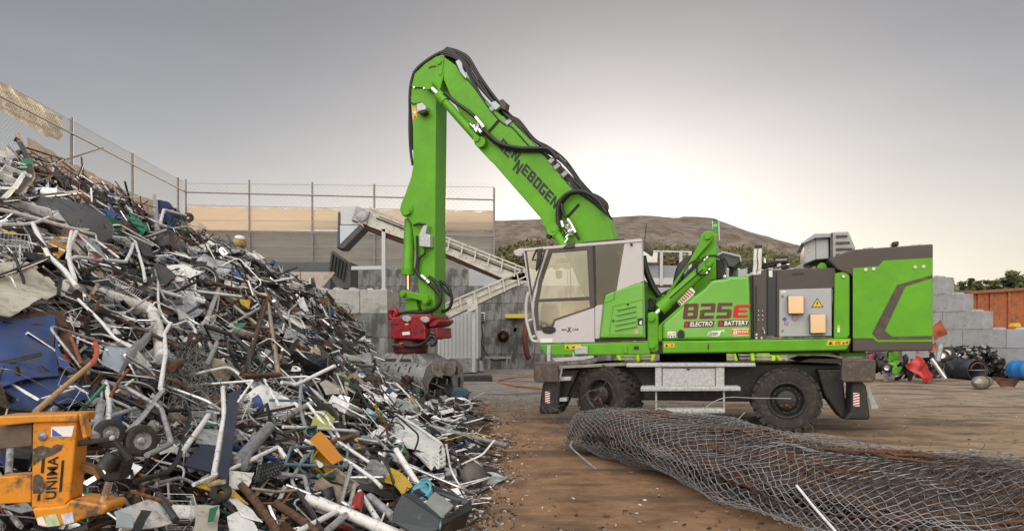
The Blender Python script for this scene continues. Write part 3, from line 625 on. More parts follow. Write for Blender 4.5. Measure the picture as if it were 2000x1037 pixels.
def letters(name, text, o, a, b, mat, d, parent, pl=UP, adv=6.0, th=.004, mods={}):
    """block letters laid on a face: o = lower left, a = one cell along the line, b = one cell up (photo pixels)"""
    mb = MB(); x0 = 0
    for i, ch in enumerate(text):
        dy, sy, sx = mods.get(i, (0, 1, 1))
        for g in GL_.get(ch, []):
            q = g if isinstance(g[0], tuple) else ((g[0], g[1]), (g[2], g[1]), (g[2], g[3]), (g[0], g[3]))
            pts = [pl(o[0] + a[0] * (x0 + x * sx) + b[0] * (y * sy + dy), o[1] + a[1] * (x0 + x * sx) + b[1] * (y * sy + dy), d - th) for x, y in q]
            mb.prism(pts, pl.e2 * (th - .0015))
        x0 += adv * sx
    return mb.build(name, mat, parent)
def text(name, s, o, a, b, mat, d, parent, pl=None, bold=.02, th=.003, fn=None):
    """a line of writing: o lower left, a = whole line vector, b = letter height vector (photo pixels on a face)"""
    cu = bpy.data.curves.new(name, 'FONT'); cu.body = s; cu.size = 1; cu.offset = bold; cu.resolution_u = 3; cu.space_character = 1.05
    ob = bpy.data.objects.new(name, cu); COL.objects.link(ob); dg = bpy.context.evaluated_depsgraph_get(); me = bpy.data.meshes.new_from_object(ob.evaluated_get(dg))
    bpy.data.objects.remove(ob); bpy.data.curves.remove(cu)
    vs = [v.co.copy() for v in me.vertices]; x0 = min(v.x for v in vs); x1 = max(v.x for v in vs); y1 = .70
    pl = pl or UP; fn = fn or (lambda px, py: pl(px, py, d - th))
    mb = MB(); mb.add([fn(o[0] + a[0] * (v.x - x0) / (x1 - x0) + b[0] * v.y / y1, o[1] + a[1] * (v.x - x0) / (x1 - x0) + b[1] * v.y / y1) for v in vs], [list(p.vertices) for p in me.polygons])
    bpy.data.meshes.remove(me); return mb.build(name, mat, parent)
def hose(name, pts, r, d, parent=HANDLER, mat=None, pl=UP, n=8, sm=True):
    p = [pl(a[0], a[1], a[2] if len(a) > 2 else d) for a in pts]
    return MB().tube(smooth(p, 5) if sm else p, r, n).build(name, mat or HOSE, parent)

def wheels():
    def wheel(c, ax, name="wheel", R_=.545):
        ax = Vector(ax).normalized(); c = Vector(c)     # c = outer face centre, ax = outward
        k = R_ / .545
        for s in (0, .315):
            cc = c - ax * (s + .01); mb = MB()
            mb.lathe([(.30 * k, -.01), (.33 * k, .0), (.42 * k, .012), (.50 * k, -.005), (.525 * k, -.035), (.528 * k, -.14), (.528 * k, -.24), (.50 * k, -.275), (.40 * k, -.285), (.30 * k, -.27)], cc, ax, 48)
            mb.lathe([(.445 * k, .008), (.452 * k, .016), (.46 * k, .006)], cc, ax, 48)
            x = ax.orthogonal().normalized(); y = ax.cross(x); nb = 22
            for i in range(nb):
                for side, ph in ((-.06, 0), (-.22, .5)):
                    a = 2 * math.pi * (i + ph) / nb; rd = x * math.cos(a) + y * math.sin(a); tg = ax.cross(rd)
                    mb.obox(cc + ax * side + rd * .528 * k, ax * .072, tg * (.055 * k), rd * .020)
                a = 2 * math.pi * i / nb; rd = x * math.cos(a) + y * math.sin(a); tg = ax.cross(rd)
                mb.obox(cc + ax * -.012 + rd * .508 * k, ax * .012, tg * (.048 * k), rd * .030)
            if s == 0: outer = mb.build("wheel", TYRE, HANDLER)
            else: MB_tw = mb.build("inner_tyre", TYRE, outer)
        mb = MB(); mb.lathe([(.31 * k, -.02), (.30 * k, .004), (.275 * k, .0), (.262 * k, -.05), (.25 * k, -.13), (.17 * k, -.145), (.165 * k, -.04), (.155 * k, -.01), (.12 * k, .0), (.06 * k, .012), (0.001, .014)], c, ax, 36)
        x = ax.orthogonal().normalized(); y = ax.cross(x)
        mb.build("rim", BLACKM, outer)
        mb = MB()
        for i in range(10):
            a = 2 * math.pi * i / 10; rd = x * math.cos(a) + y * math.sin(a); mb.cyl(c + rd * .205 * k - ax * .15, c + rd * .205 * k - ax * .11, .016, 6)
        for i in range(5):
            a = 2 * math.pi * i / 5; rd = x * math.cos(a) + y * math.sin(a); mb.cyl(c + rd * .12 * k - ax * .01, c + rd * .12 * k + ax * .008, .014, 6)
        mb.build("wheel_nuts", DGREY, outer)
        mb = MB(); mb.obox(c + ax * .013 - Vector((0, 0, .075)) + x * 0, ax * .004, ax.cross(Vector((0, 0, 1))) * .022, Vector((0, 0, .012))); mb.build("red_mark", RED, outer)
        mb = MB(); mb.lathe([(.445 * k, .0175), (.4452 * k, .018)], c, ax, 48)
    r = UC(1537, 784, 0); r.z = .545; wheel(r, -UC.e2)
    l = UC(1172, 779, .12); l.z = .545
    a = UC.a + R(26); wheel(l, Vector((-math.sin(a), -math.cos(a), 0)))
    for p, an in ((r, UC.a), (l, UC.a + R(24))): wheel(p + UC.e2 * 2.4, Vector((math.sin(an), math.cos(an), 0)))
wheels()
def undercarriage():
    plate("chassis", z3((205, 160), (440, 150), (1560, 142), (1735, 142), (1735, 250), (1650, 330), (1240, 345), (1160, 345), (610, 335), (330, 330), (225, 320)), .42, 2.3, BLACKM, bevel=.03, pl=UC)
    plate("deck_plate", z3((195, 150), (560, 133), (575, 150), (205, 166)), .1, .5, M("dusty_steel_plate", (.33, .29, .25), .7, .2, .2, 4, .05, 40, dirt=(.2, .15, .11, .2)), bevel=.008, pl=UC)
    plate("deck_plate", z3((1560, 112), (1740, 112), (1740, 140), (1500, 130)), .2, 2.0, M("dusty_dark_plate", (.10, .085, .072), .7, .2, .2, 4, .05, 40), bevel=.008, pl=UC)
    # stabilisers: box leg, pad plate, foot
    for nm, leg, front, padp, dd in (("stabiliser", ((185, 170), (310, 170), (268, 260), (205, 412), (180, 412)), ((112, 238), (205, 238), (195, 412), (88, 412), (100, 300)), ((70, 134), (185, 134), (193, 142), (199, 230), (190, 240), (72, 240), (62, 228), (62, 144)), 0),
                             ("stabiliser", ((1600, 170), (1745, 170), (1745, 250), (1765, 440), (1735, 440), (1640, 310)), ((1785, 236), (1845, 236), (1868, 260), (1889, 430), (1885, 444), (1745, 444), (1778, 400)), ((1740, 112), (1905, 112), (1920, 124), (1918, 222), (1905, 240), (1742, 240), (1730, 226), (1732, 122)), -.12)):
        lg = plate(nm, z3(*leg), .25 + dd, .75, BLACKM, bevel=.03, pl=UC)
        MB().prism(uc(z3(*front), -.10 + dd), UC.e2 * .5).build("foot", BLACKM, lg, .05, 3)
        MB().prism(uc(z3(*padp), -.22 + dd), UC.e2 * .07).build("guard_plate", M("worn_brown_steel_plate", (.095, .075, .065), .5, .3, .25, 4, .06, 40, dirt=(.17, .12, .085, .05)), lg, .03, 3)
        for i, (x, y) in enumerate(((195, 205), (1790, 205))):
            pass
    lg_r = z3((1862, 262), (1880, 262), (1935, 380), (1895, 385)); plate("mud_flap", lg_r, .35, .38, GALV, bevel=.004, pl=UC)
    # hazard stripes on the feet
    for (x0, x1, y0, y1), d in (((124, 150, 290, 352), -.105), ((1796, 1830, 297, 370), -.225)):
        mb = MB(); mb.prism(uc(z3((x0, y0), (x1, y0), (x1, y1), (x0, y1)), d - .004), UC.e2 * .003); mb.build("hazard_plate", WHT, HANDLER)
        mb = MB(); h = (y1 - y0) / 5
        for k in range(5): mb.prism(uc(z3((x0, y0 + h * (k + .55)), (x0, y0 + h * (k + 1)), (x1, y0 + h * (k + .45)), (x1, y0 + h * k)), d - .008), UC.e2 * .003)
        mb.build("hazard_stripes", M("hazard_red", (.42, .03, .03), .5, 0, .1, 5), HANDLER)
    # steps and tool box
    plate("tool_box", z3((720, 157), (1097, 157), (1097, 264), (720, 264)), .02, .42, GALV, bevel=.012, pl=UC)
    mb = MB(); mb.ring(uc(z3((757, 160), (1050, 160), (1050, 262), (757, 262)), .012), uc(z3((761, 164), (1046, 164), (1046, 258), (761, 258)), .012), UC.e2 * .006); mb.build("door_seam", BLACKM, HANDLER)
    plate("latch", z3((890, 166), (912, 166), (908, 174), (894, 174)), .006, .018, BLACKM, bevel=0, pl=UC)
    for (x0, x1, y0, y1, d0, d1) in ((565, 1266, 141, 157, -.02, .36), (642, 1184, 268, 288, -.14, .18), (722, 1100, 389, 409, -.22, .06)):
        s = plate("step", z3((x0, y0), (x1, y0 - 2), (x1, y1 - 2), (x0, y1)), d0, d1, GALV, bevel=.006, pl=UC)
        mb = MB(); n = int((x1 - x0) / 14)
        for k in range(n):
            x = x0 + 7 + k * 14; a = UC(*z3((x, y0))[0], d0)
            for e in range(3): c = a + UC.e2 * ((d1 - d0) * (e + .5) / 3) + Vector((0, 0, .008)); mb.obox(c, UC.e1 * .018, UC.e2 * .02, (0, 0, .010))
            c = UC(*z3((x, (y0 + y1) / 2 - 1))[0], d0 - .002); mb.obox(c, UC.e1 * .013, UC.e2 * .004, (0, 0, .012))
        mb.build("grip_teeth", GALV, s)
    for x in (726, 1094): MB().bar(UC(*z3((x, 264))[0], .0), UC(*z3((x, 400))[0], -.06), .03, .015).build("step_hanger", STEEL, HANDLER)
    mb = MB()
    pth = z3((215, 165), (205, 215), (188, 262), (190, 340)); mb.tube([UC(a, b, -.02) for a, b in pth], .022, 6); mb.build("ladder_rail", GALV, HANDLER)
    for y, x0, x1 in ((222, 205, 263), (335, 188, 242)): plate("ladder_step", z3((x0, y - 10), (x1, y - 12), (x1, y + 8), (x0, y + 10)), -.05, .12, GALV, bevel=.006, pl=UC)
    plate("type_plate", z3((588, 218), (625, 218), (625, 236), (588, 236)), .412, .42, M("dull_yellow_plate", (.35, .27, .04), .5, 0, .1, 4), bevel=0, pl=UC)
    mb = MB(); c = SL.copy(); mb.lathe([(.0, .98), (.72, .98), (.72, 1.12), (.62, 1.13), (.62, 1.30), (.0, 1.30)], (c.x, c.y, 0), (0, 0, 1), 40); mb.build("slew_ring", BLACKM, HANDLER)
    mb = MB()
    for k in range(60):
        a = 2 * math.pi * k / 60; d = Vector((math.cos(a), math.sin(a), 0)); mb.obox(SL + d * .725 + Vector((0, 0, 1.06)), d * .02, d.cross(Vector((0, 0, 1))) * .018, (0, 0, .05))
    mb.build("ring_teeth", DGREY, HANDLER)
    for k, (x, d) in enumerate(((1171, .6), (1537, .6))): 
        a = UC(x, 780, .7); a.z = .545; MB().cyl(a, a + UC.e2 * 1.4, .14, 16).build("axle", BLACKM, HANDLER)
undercarriage()
def upper():
    # deck beams
    b = plate("deck_beam", zC((208, 922), (1105, 902), (1118, 990), (1112, 1004), (275, 1012)), -.02, 2.55, GREEND, bevel=.02)
    MB().prism(up(zC((985, 948), (990, 937), (1022, 936), (1028, 948), (1026, 966), (988, 967)), -.024), UP.e2 * .003).build("lifting_eye", BLACKM, b)
    for x in (285, 585, 903): MB().prism(up(zC((x, 930), (x + 28, 929), (x + 30, 992), (x + 2, 994)), -.05), UP.e2 * .028).build("bracket", GALV if x == 285 else GREEND, b, .006)
    b2 = plate("deck_beam", [(1293.5, 666), (1440, 664), (1663, 660.5), (1660, 672), (1653, 684), (1440, 688), (1294, 690)], -.06, 2.6, GREEND, bevel=.025)
    MB().prism(up(z1((675, 934), (684, 934), (682, 974), (673, 974)), -.064), UP.e2 * .003).build("slot", BLACKM, b2)
    plate("lower_beam", z2((200, 918), (650, 918), (650, 940), (250, 943)), .15, 2.3, GREEND, bevel=.01)
    plate("lower_beam", z2((705, 925), (900, 918), (905, 950), (720, 952)), .3, 2.3, GREEND, bevel=.01)
    plate("frame_floor", [(1230, 676), (1660, 668), (1660, 688), (1230, 692)], .05, 2.5, BLACKM, bevel=.01)
    # pin plate and A-frame
    plate("pin_plate", z1((238, 712), (262, 700), (295, 700), (316, 718), (318, 975), (300, 992), (262, 990), (238, 960)), .02, .12, GREEND, bevel=.02)
    mb = MB()
    for c, r in ((zC((1130, 712))[0], 6.5), (zC((1135, 932))[0], 7)): mb = MB(); disc(mb, c, r, -.03, .02); disc(mb, c, r * .7, -.05, -.03); mb.build("pin_head", GREEND, HANDLER, .006)
    tw = z1((736, 466), (737, 150), (720, 122), (690, 112), (650, 118), (622, 150), (612, 205), (608, 300), (600, 470), (555, 570), (315, 850), (315, 905), (470, 905), (660, 560), (690, 470))
    plate("boom_tower", tw, .55, .68, GREEND, bevel=.015); plate("boom_tower", tw, 1.85, 1.98, GREEND, bevel=.015)
    plate("tower_web", z1((735, 460), (737, 200), (720, 190), (690, 470)), .68, 1.85, GREEND, bevel=.01)
    lk = z1((625, 150), (655, 122), (690, 118), (712, 150), (706, 185), (660, 235), (610, 290), (590, 320), (540, 352), (320, 700), (300, 712), (285, 705), (440, 470), (535, 345), (575, 270), (600, 225))
    plate("tie_bar", lk, .44, .54, GREEND, bevel=.012)
    mb = MB(); disc(mb, z1((676, 150))[0], 6, .38, .44); disc(mb, z1((662, 168))[0], 1.6, .37, .44); mb.build("pin_head", GREEND, HANDLER, .004)
    # energy recovery cylinder
    a, m_, e = UP(*z1((678, 362))[0], .30), UP(*z1((345, 668))[0], .12), UP(*z1((272, 742))[0], .06)
    cy = MB().cyl(m_, a, .105, 24).build("lift_cylinder", GREEND, HANDLER, .012)
    MB().cyl(m_ + (m_ - a).normalized() * .0, e, .045, 16).build("piston_rod", CHROME, cy); MB().cyl(m_ + (a - m_).normalized() * .12, m_ - (a - m_).normalized() * .05, .118, 24).build("gland", GREEND, cy, .01)
    mb = MB(); disc(mb, z1((680, 350))[0], 5, .16, .42); disc(mb, z1((680, 350))[0], 7.5, .2, .4); mb.build("end_eye", GREEND, cy, .006)
    MB().tube([UP(*z1((640, 392))[0], .16), UP(*z1((400, 600))[0], .02)], .012, 6).build("feed_pipe", BLACKM, cy)
    hose("hydraulic_hose", z1((590, 405), (600, 360), (640, 315), (690, 296), (750, 300), (785, 330), (795, 380), (780, 440)), .022, .28); hose("hydraulic_hose", z1((690, 395), (680, 420), (640, 432), (605, 420), (595, 400), (610, 350), (660, 310)), .018, .12)
    for c in ((650, 330), (668, 313), (685, 398), (665, 425)): MB().cyl(UP(*z1(c)[0], .1), UP(z1(c)[0][0] + 3, z1(c)[0][1] - 3, .1), .028, 8).build("hose_fitting", CHROME, HANDLER)
    # dark opening between cab and body with hoses
    plate("inner_bulkhead", z1((215, 470), (330, 570), (420, 520), (600, 330), (610, 900), (215, 905)), 1.0, 1.1, BLACKM, bevel=0)
    plate("inner_panel", z1((215, 470), (330, 572), (365, 575), (362, 600), (232, 760), (232, 905), (215, 905)), .62, .68, GREEND, bevel=.01)
    for k, (o_, r) in enumerate((((0, 0), .05), ((-10, 6), .045), ((14, 20), .035))):
        hose("hydraulic_hose", [(1257 + o_[0] * .2, 500 + o_[1] * .3), (1263 + o_[0] * .2, 530), (1275 + o_[0] * .2, 558), (1288 + o_[0] * .2, 578)], r, .5 + .06 * k)
        hose("hydraulic_hose", [(1318 + k * 5, 560 - k * 5, 1.0), (1326 + k * 4, 525, 1.05), (1342 + k * 4, 508, 1.1), (1365, 496, 1.1)], .05, 1.0)
    hose("hydraulic_hose", z1((240, 620), (245, 660), (262, 690), (285, 670), (290, 635), (275, 612), (250, 612)), .03, .5)
    plate("work_lamp", z1((240, 610), (295, 606), (300, 640), (285, 690), (250, 690)), .48, .56, BLACKM, bevel=.02)
    plate("hazard_panel", z1((515, 530), (560, 526), (585, 556), (560, 590), (490, 655), (470, 652), (455, 628)), .16, .18, WHT, bevel=.004)
    mb = MB()
    for k in range(7):
        t0 = k / 7; x0, y0 = 462 + (545 - 462) * t0, 640 + (534 - 640) * t0; x1, y1 = 480 + (583 - 480) * t0, 654 + (560 - 654) * t0
        mb.prism(up(z1((x0 - 2, y0 - 6), (x0 + 5, y0 - 13), (x1 + 5, y1 - 12), (x1 - 2, y1 - 3)), .156), UP.e2 * .003)
    mb.build("hazard_stripes", M("hazard_red", (.42, .03, .03)), HANDLER)
    # body panel with the model number
    body = z1((345, 903), (345, 800), (362, 775), (560, 598), (652, 528), (700, 472), (805, 458), (830, 444), (976, 439), (982, 560), (988, 901))
    plate("body_panel", body, .0, 2.5, GREEN, bevel=.05, seg=3)
    plate("body_panel", z1((318, 800), (345, 775), (560, 585), (590, 580), (345, 795), (345, 905), (318, 905)), .03, .3, GREEND, bevel=.01)
    letters("model_number", "825", zF((245, 472))[0], (5.59, -.12), (.5, -4.4), MAROON, -.001, HANDLER, adv=5.85)
    letters("model_letter", "e", zF((968, 452))[0], (5.9, -.15), (.5, -3.66), RED, -.001, HANDLER)
    for s, (x0, x1, y0, y1), tx in (("ELECTRO", (262, 703, 592, 492), (352, 676, 572)), ("BATTERY", (752, 1208, 578, 478), (848, 1196, 558))):
        sk = 12; y0r = y0 - 12; q = zF((x0 + sk, y1 + 8), (x1 + 4, y1 - 4), (x1 - sk, y0r), (x0 - 2, y0))
        MB().prism(up(q, -.005), UP.e2 * .0035).build("name_plate", MAROON, HANDLER)
        text("lettering", s, zF((tx[0], tx[2]))[0], ((tx[1] - tx[0]) / 7.406, -12 / 7.406), (1.2, -62 / 7.406 + .2), WHT, -.005, HANDLER, bold=.028)
        cx, cyy = tx[0] - 52, tx[2] - 28; MB().prism(up(zF((cx - 18, cyy - 30), (cx + 6, cyy - 30), (cx + 22, cyy), (cx, cyy + 34), (cx - 24, cyy + 34), (cx - 6, cyy)), -.009), UP.e2 * .003).build("red_chevron", RED, HANDLER)
    k0 = zF((960, 606), (1205, 602), (1203, 706), (960, 710)); MB().prism(up(k0, -.005), UP.e2 * .0035).build("sticker", WHT, HANDLER)
    MB().prism(up(zF((960, 616), (1204, 612), (1203, 694), (960, 698)), -.009), UP.e2 * .003).build("sticker_field", ORANGE, HANDLER)
    text("lettering", "KUHN", zF((1046, 664))[0], (142 / 7.406, -.3), (.6, -4.2), WHT, -.009, HANDLER, bold=.03)
    MB().ring(up(zF((978, 684), (986, 630), (1040, 628), (1032, 682)), -.012), up(zF((994, 672), (1000, 642), (1026, 641), (1018, 670)), -.012), UP.e2 * .003).build("logo", WHT, HANDLER)
    MB().prism(up(zF((1008, 668), (1014, 652), (1028, 652), (1024, 668)), -.0125), UP.e2 * .003).build("logo", WHT, HANDLER)
    # leaf badge
    MB().prism(up(zF((598, 708), (625, 656), (690, 636), (760, 636), (850, 618), (846, 664), (815, 700), (730, 722)), -.005), UP.e2 * .0035).build("leaf_badge", WHT, HANDLER)
    MB().prism(up(zF((780, 712), (790, 668), (826, 630), (842, 660), (822, 694)), -.009), UP.e2 * .003).build("leaf", GREEN, HANDLER)
    text("lettering", "GREEN", zF((632, 678))[0], (17, -.3), (.4, -2.6), BLK, -.009, HANDLER, bold=.02)
    text("lettering", "EFFICIENCY", zF((612, 704))[0], (20, -.3), (.4, -2.6), BLK, -.009, HANDLER, bold=.02)
    plate("round_cap", zF((165, 690), (172, 655), (200, 625), (222, 618), (246, 628), (270, 658), (275, 700), (262, 735), (220, 740), (176, 728)), -.03, 0, BLACKM, bevel=.01)
    st = MB().prism(up(zF((30, 646), (146, 644), (146, 733), (30, 736)), -.005), UP.e2 * .0035).build("safety_sticker", WHT, HANDLER)
    MB().prism(up(zF((42, 696), (64, 658), (84, 695)), -.009), UP.e2 * .003).build("warning_sign", YEL, st)
    mb = MB(); [disc(mb, zF((x, 715))[0], 1.5, -.009, -.006) for x in (48, 86, 124)]; mb.build("duty_marks", BLUEM, st)
    MB().prism(up(zF((92, 660), (134, 656), (134, 690), (120, 696)), -.009), UP.e2 * .003).build("pictogram", M("pale_pink_mark", (.7, .45, .45), .5), st)
    def yellow(pts, marks, d):
        s = MB().prism(up(pts, d - .004), UP.e2 * .003).build("warning_sticker", YEL, HANDLER)
        for m_ in marks: MB().prism(up(m_, d - .008), UP.e2 * .003).build("pictogram", BLK, s)
    yellow(zC((428, 926), (560, 922), (560, 960), (428, 963)), [zC((436, 956), (448, 932), (462, 955)), zC((480, 950), (500, 935), (515, 948))], -.02)
    yellow(zF((-24, 818), (130, 814), (132, 872), (-24, 878)), [zF((-8, 866), (14, 826), (38, 864)), zF((76, 850), (90, 832), (108, 842), (96, 860))], -.06)
    ys = z2((632, 840), (783, 837), (775, 868), (620, 876)); yellow(ys, [z2((634, 868), (653, 844), (668, 866)), z2((732, 866), (742, 848), (752, 862)), z2((755, 856), (768, 846), (776, 842), (770, 862))], -.06)
    mb = MB()
    for k in range(4): mb.prism(up(z2((690 + k * 9, 845), (695 + k * 9, 845), (688 + k * 9, 866), (683 + k * 9, 866)), -.0685), UP.e2 * .003)
    mb.build("warning_stripes", M("hazard_red", (.42, .03, .03)), HANDLER)
    # dark electric section
    plate("dark_column", zE((42, 384), (150, 334), (150, 878), (50, 884)), .0, 1.2, BROWN, bevel=.015)
    plate("column_slot", zE((58, 470), (74, 470), (72, 822), (60, 832)), -.006, 0, BLACKM, bevel=0)
    plate("gap_panel", zE((10, 395), (42, 384), (50, 884), (26, 884)), .06, 1.2, BLACKM, bevel=.01)
    mb = MB()
    for y in (665, 700, 735):
        for x in (86, 118): disc(mb, zE((x, y))[0], .9, -.008, 0, n=8)
    for x, y in ((70, 850), (70, 876), (110, 876)): disc(mb, zE((x, y))[0], 2.0, -.01, 0, n=12)
    mb.build("rivets", CHROME, HANDLER)
    mb = MB(); mb.tube(smooth([UP(*p, -.03) for p in zE((122, 790), (118, 805), (128, 815), (134, 845), (128, 830))]), .008, 5); mb.build("lock_chain", CHROME, HANDLER)
    plate("dark_panel", zE((150, 338), (228, 350), (228, 862), (150, 862)), .08, 1.2, M("blue_black_panel", (.035, .037, .042), .4, 0, .1, 4), bevel=.01)
    MB().prism(up(zE((166, 350), (194, 352), (194, 404), (166, 400)), .074), UP.e2 * .004).build("sticker", WHT, HANDLER)
    plate("cabinet_housing", zE((226, 344), (690, 328), (676, 490), (660, 492), (660, 868), (226, 868)), .03, 2.2, BROWN, bevel=.02)
    plate("grab_slot", zE((348, 374), (438, 370), (438, 381), (348, 386)), .022, .03, BLACKM, bevel=0)
    door = plate("cabinet_door", zE((248, 502), (655, 489), (655, 860), (246, 866)), .005, .03, GREYBOX, bevel=.008)
    LID = M("glossy_warm_reflection_lid", (.86, .60, .36), .3, .8, .04, 2)  # orange of the reflected low sky is put into the lid colour
    for q in (((308, 545), (440, 545), (440, 690), (315, 690)), ((480, 690), (614, 692), (612, 842), (482, 842))):
        MB().prism(up(zE(*q), -.11), UP.e2 * .115).build("meter_box", M("slate_meter_box", (.12, .125, .16), .45, 0, .08, 4), door, .012)
        x0, y0 = q[0]; x1, y1 = q[2]; MB().prism(up(zE((x0 + 9, y0 + 6), (x1 - 3, y0 + 5), (x1 - 3, y1 - 4), (x0 + 11, y1 - 3)), -.122), UP.e2 * .011).build("meter_lid", LID, door, .006)
    s = MB().prism(up(zE((543, 564), (591, 639), (496, 639)), .001), UP.e2 * .003).build("voltage_sign", BLK, door)
    MB().prism(up(zE((543, 574), (582, 634), (505, 634)), -.003), UP.e2 * .003).build("sign_field", YEL, door)
    MB().prism(up(zE((548, 586), (534, 608), (544, 606), (536, 630), (552, 602), (542, 603)), -.007), UP.e2 * .003).build("lightning_bolt", BLK, door)
    mb = MB(); mb.lathe([(.040, 0), (.050, 0), (.050, .004), (.040, .004)], UP(*zE((370, 721))[0], .003), -UP.e2, 20); a = UP(*zE((356, 712))[0], -.001); b_ = UP(*zE((384, 731))[0], -.001); mb.bar(a, b_, .008, .004); mb.build("no_entry_mark", M("dull_red_mark", (.5, .12, .12), .5), door)
    mb = MB(); disc(mb, zE((288, 730))[0], 3.6, -.002, .003); mb.build("duty_mark", BLUEM, door)
    mb = MB(); mb.lathe([(.022, 0), (.032, 0), (.032, .004), (.022, .004)], UP(*zE((302, 762))[0], .003), -UP.e2, 16); mb.build("ban_mark", M("dull_red_mark", (.5, .12, .12)), door)
    MB().prism(up(zE((272, 752), (284, 772), (260, 772)), -.001), UP.e2 * .003).build("warning_sign", YEL, door)
    for y in (552, 822): plate("door_latch", zE((264, y - 8), (282, y - 8), (282, y + 8), (264, y + 8)), -.004, .006, M("dark_grey_latch", (.2, .2, .21)), door, .002)
    plate("door_tag", zE((258, 514), (300, 512), (300, 524), (258, 526)), .0, .005, WHT, door, 0)
    plate("green_fin", zE((678, 376), (782, 352), (796, 402), (796, 858), (772, 880), (672, 882)), -.02, .3, GREEND, bevel=.02)
    mb = MB(); disc(mb, zE((748, 398))[0], 2.6, -.05, -.02, n=14); mb.build("fin_bolt", CHROME, HANDLER)
    MB().prism(up(zE((702, 776), (718, 776), (720, 832), (700, 832)), -.024), UP.e2 * .003).build("sticker", WHT, HANDLER); MB().prism(up(zE((703, 776), (717, 776), (717, 794), (703, 794)), -.028), UP.e2 * .003).build("sticker_top", YEL, HANDLER)
    # exhaust-like channel, top fittings
    ch = plate("riser_channel", zE((50, 156), (116, 154), (106, 384), (38, 390)), -.02, .25, WHITES, bevel=.02)
    MB().prism(up(zE((78, 170), (84, 170), (78, 240), (84, 300), (74, 372), (68, 372), (76, 300), (72, 240)), -.026), UP.e2 * .005).build("slot", BLACKM, ch)
    MB().prism(up(zE((52, 154), (116, 152), (114, 180), (52, 182)), -.026), UP.e2 * .28).build("cap", BLACKM, ch, .01)
    sp = plate("control_box", zE((204, 250), (232, 238), (318, 234), (318, 288), (204, 300)), .3, .8, BLACKM, bevel=.012)
    text("lettering", "SENNEBOGEN", zE((218, 274))[0], (22, -.8), (.2, -2.4), WHT, .3, sp, bold=.02)
    for pts in (((110, 318), (150, 302), (200, 290), (235, 292)), ((110, 330), (160, 318), (225, 300)), ((0, 350), (30, 330), (60, 322), (110, 322)), ((0, 372), (30, 352), (80, 336))): hose("hydraulic_hose", zE(*pts), .025, .35)
    for q, mt in ((((120, 262), (140, 250), (148, 300), (118, 300)), CHROME), (((228, 300), (262, 292), (266, 322), (226, 334)), GALV), (((262, 304), (320, 296), (322, 330), (264, 342)), BLACKM), (((300, 298), (332, 300), (330, 312), (304, 312)), CHROME)): plate("valve", zE(*q), .3, .5, mt, bevel=.02)
    plate("grating", zE((345, 342), (440, 290), (460, 300), (500, 312), (495, 336), (400, 342)), .9, 1.8, GALV, bevel=.01)
    plate("valve_block", zE((0, 290), (34, 280), (50, 290), (48, 330), (0, 345)), .5, .9, BLACKM, bevel=.03)
    vb = z2((465, 165), (545, 125), (638, 128), (640, 268), (548, 275), (472, 305)); v = plate("ventilation_box", vb, .35, 1.6, GREYBOX, bevel=.015)
    MB().prism(up(z2((445, 160), (540, 94), (650, 92), (652, 120), (545, 126), (462, 166)), .25), UP.e2 * 1.45).build("box_roof", M("blue_grey_roof_sheet", (.32, .33, .38), .4, .2, .08, 3), v, .01)
    MB().prism(up(z2((546, 130), (549, 130), (551, 272), (548, 272)), .344), UP.e2 * .005).build("seam", BLACKM, v)
    MB().prism(up(z2((492, 222), (499, 196), (506, 220)), .344), UP.e2 * .005).build("warning_sign", YEL, v)
    h = plate("louvre_hood", z2((650, 90), (668, 84), (776, 79), (828, 198), (672, 268), (650, 272)), .3, 1.7, M("silver_grey_paint", (.36, .355, .34), .5, .1, .1, 4), bevel=.015)
    MB().prism(up(z2((650, 92), (668, 88), (668, 266), (650, 270)), .29), UP.e2 * .02).build("dark_edge", DGREY, h)
    for k, (x0, x1, y) in enumerate(((690, 768, 112), (690, 785, 158), (690, 800, 202), (690, 720, 242))): MB().prism(up(z2((x0, y - 8), (x1, y - 10), (x1 + 4, y + 2), (x0, y + 10)), .27), UP.e2 * .035).build("louvre", DGREY, h, .006)
    mb = MB(); disc(mb, z2((592, 325))[0], 8, .2, .8); mb.build("green_drum", GREEND, HANDLER)
    # tail housing
    t = plate("tail_housing", z2((630, 272), (805, 206), (1368, 166), (1366, 912), (808, 917), (806, 385), (700, 345)), -.04, 2.4, BROWN, bevel=.02)
    MB().prism(up(z2((808, 335), (985, 322), (1022, 282), (1364, 263), (1363, 848), (980, 850), (945, 822), (808, 824)), -.0445), UP.e2 * .003).build("green_panel", GREEND, t)
    MB().prism(up(z2((1363, 382), (1363, 404), (1175, 462), (1030, 772), (1084, 812), (1363, 806), (1363, 830), (985, 834), (940, 792), (1116, 452)), -.049), UP.e2 * .003).build("dark_stripe", M("brown_grey_stripe", (.080, .060, .05), .6, 0, .25, 3, .05, 40, dirt=(.14, .09, .06, .12)), t)
    mb = MB()
    for x, y in ((898, 345), (954, 340), (1243, 327), (1302, 324)): disc(mb, z2((x, y))[0], 3.2, -.058, -.04, n=16)
    mb.build("bolt_head", M("cream_bolt", (.62, .58, .48), .4, .3), t, .004)
    for x, y in ((878, 203), (1215, 182)):
        mb = MB(); mb.tube([UP(*p, -.02) for p in z2((x, y + 8), (x, y - 6), (x + 72, y - 12), (x + 72, y + 2))], .012, 6); mb.build("lifting_handle", GALV, t)
    MB().prism(up(z2((1082, 152), (1128, 146), (1130, 178), (1084, 182)), .3), UP.e2 * .25).build("rear_lamp", BLACKM, t, .015)
    MB().prism(up(z2((1076, 168), (1084, 160), (1086, 184), (1076, 186)), .32), UP.e2 * .1).build("lamp_bracket", BLACKM, t)
    plate("gap_shadow", z2((785, 400), (806, 400), (806, 900), (770, 905)), .2, 2.2, BLACKM, bevel=0)
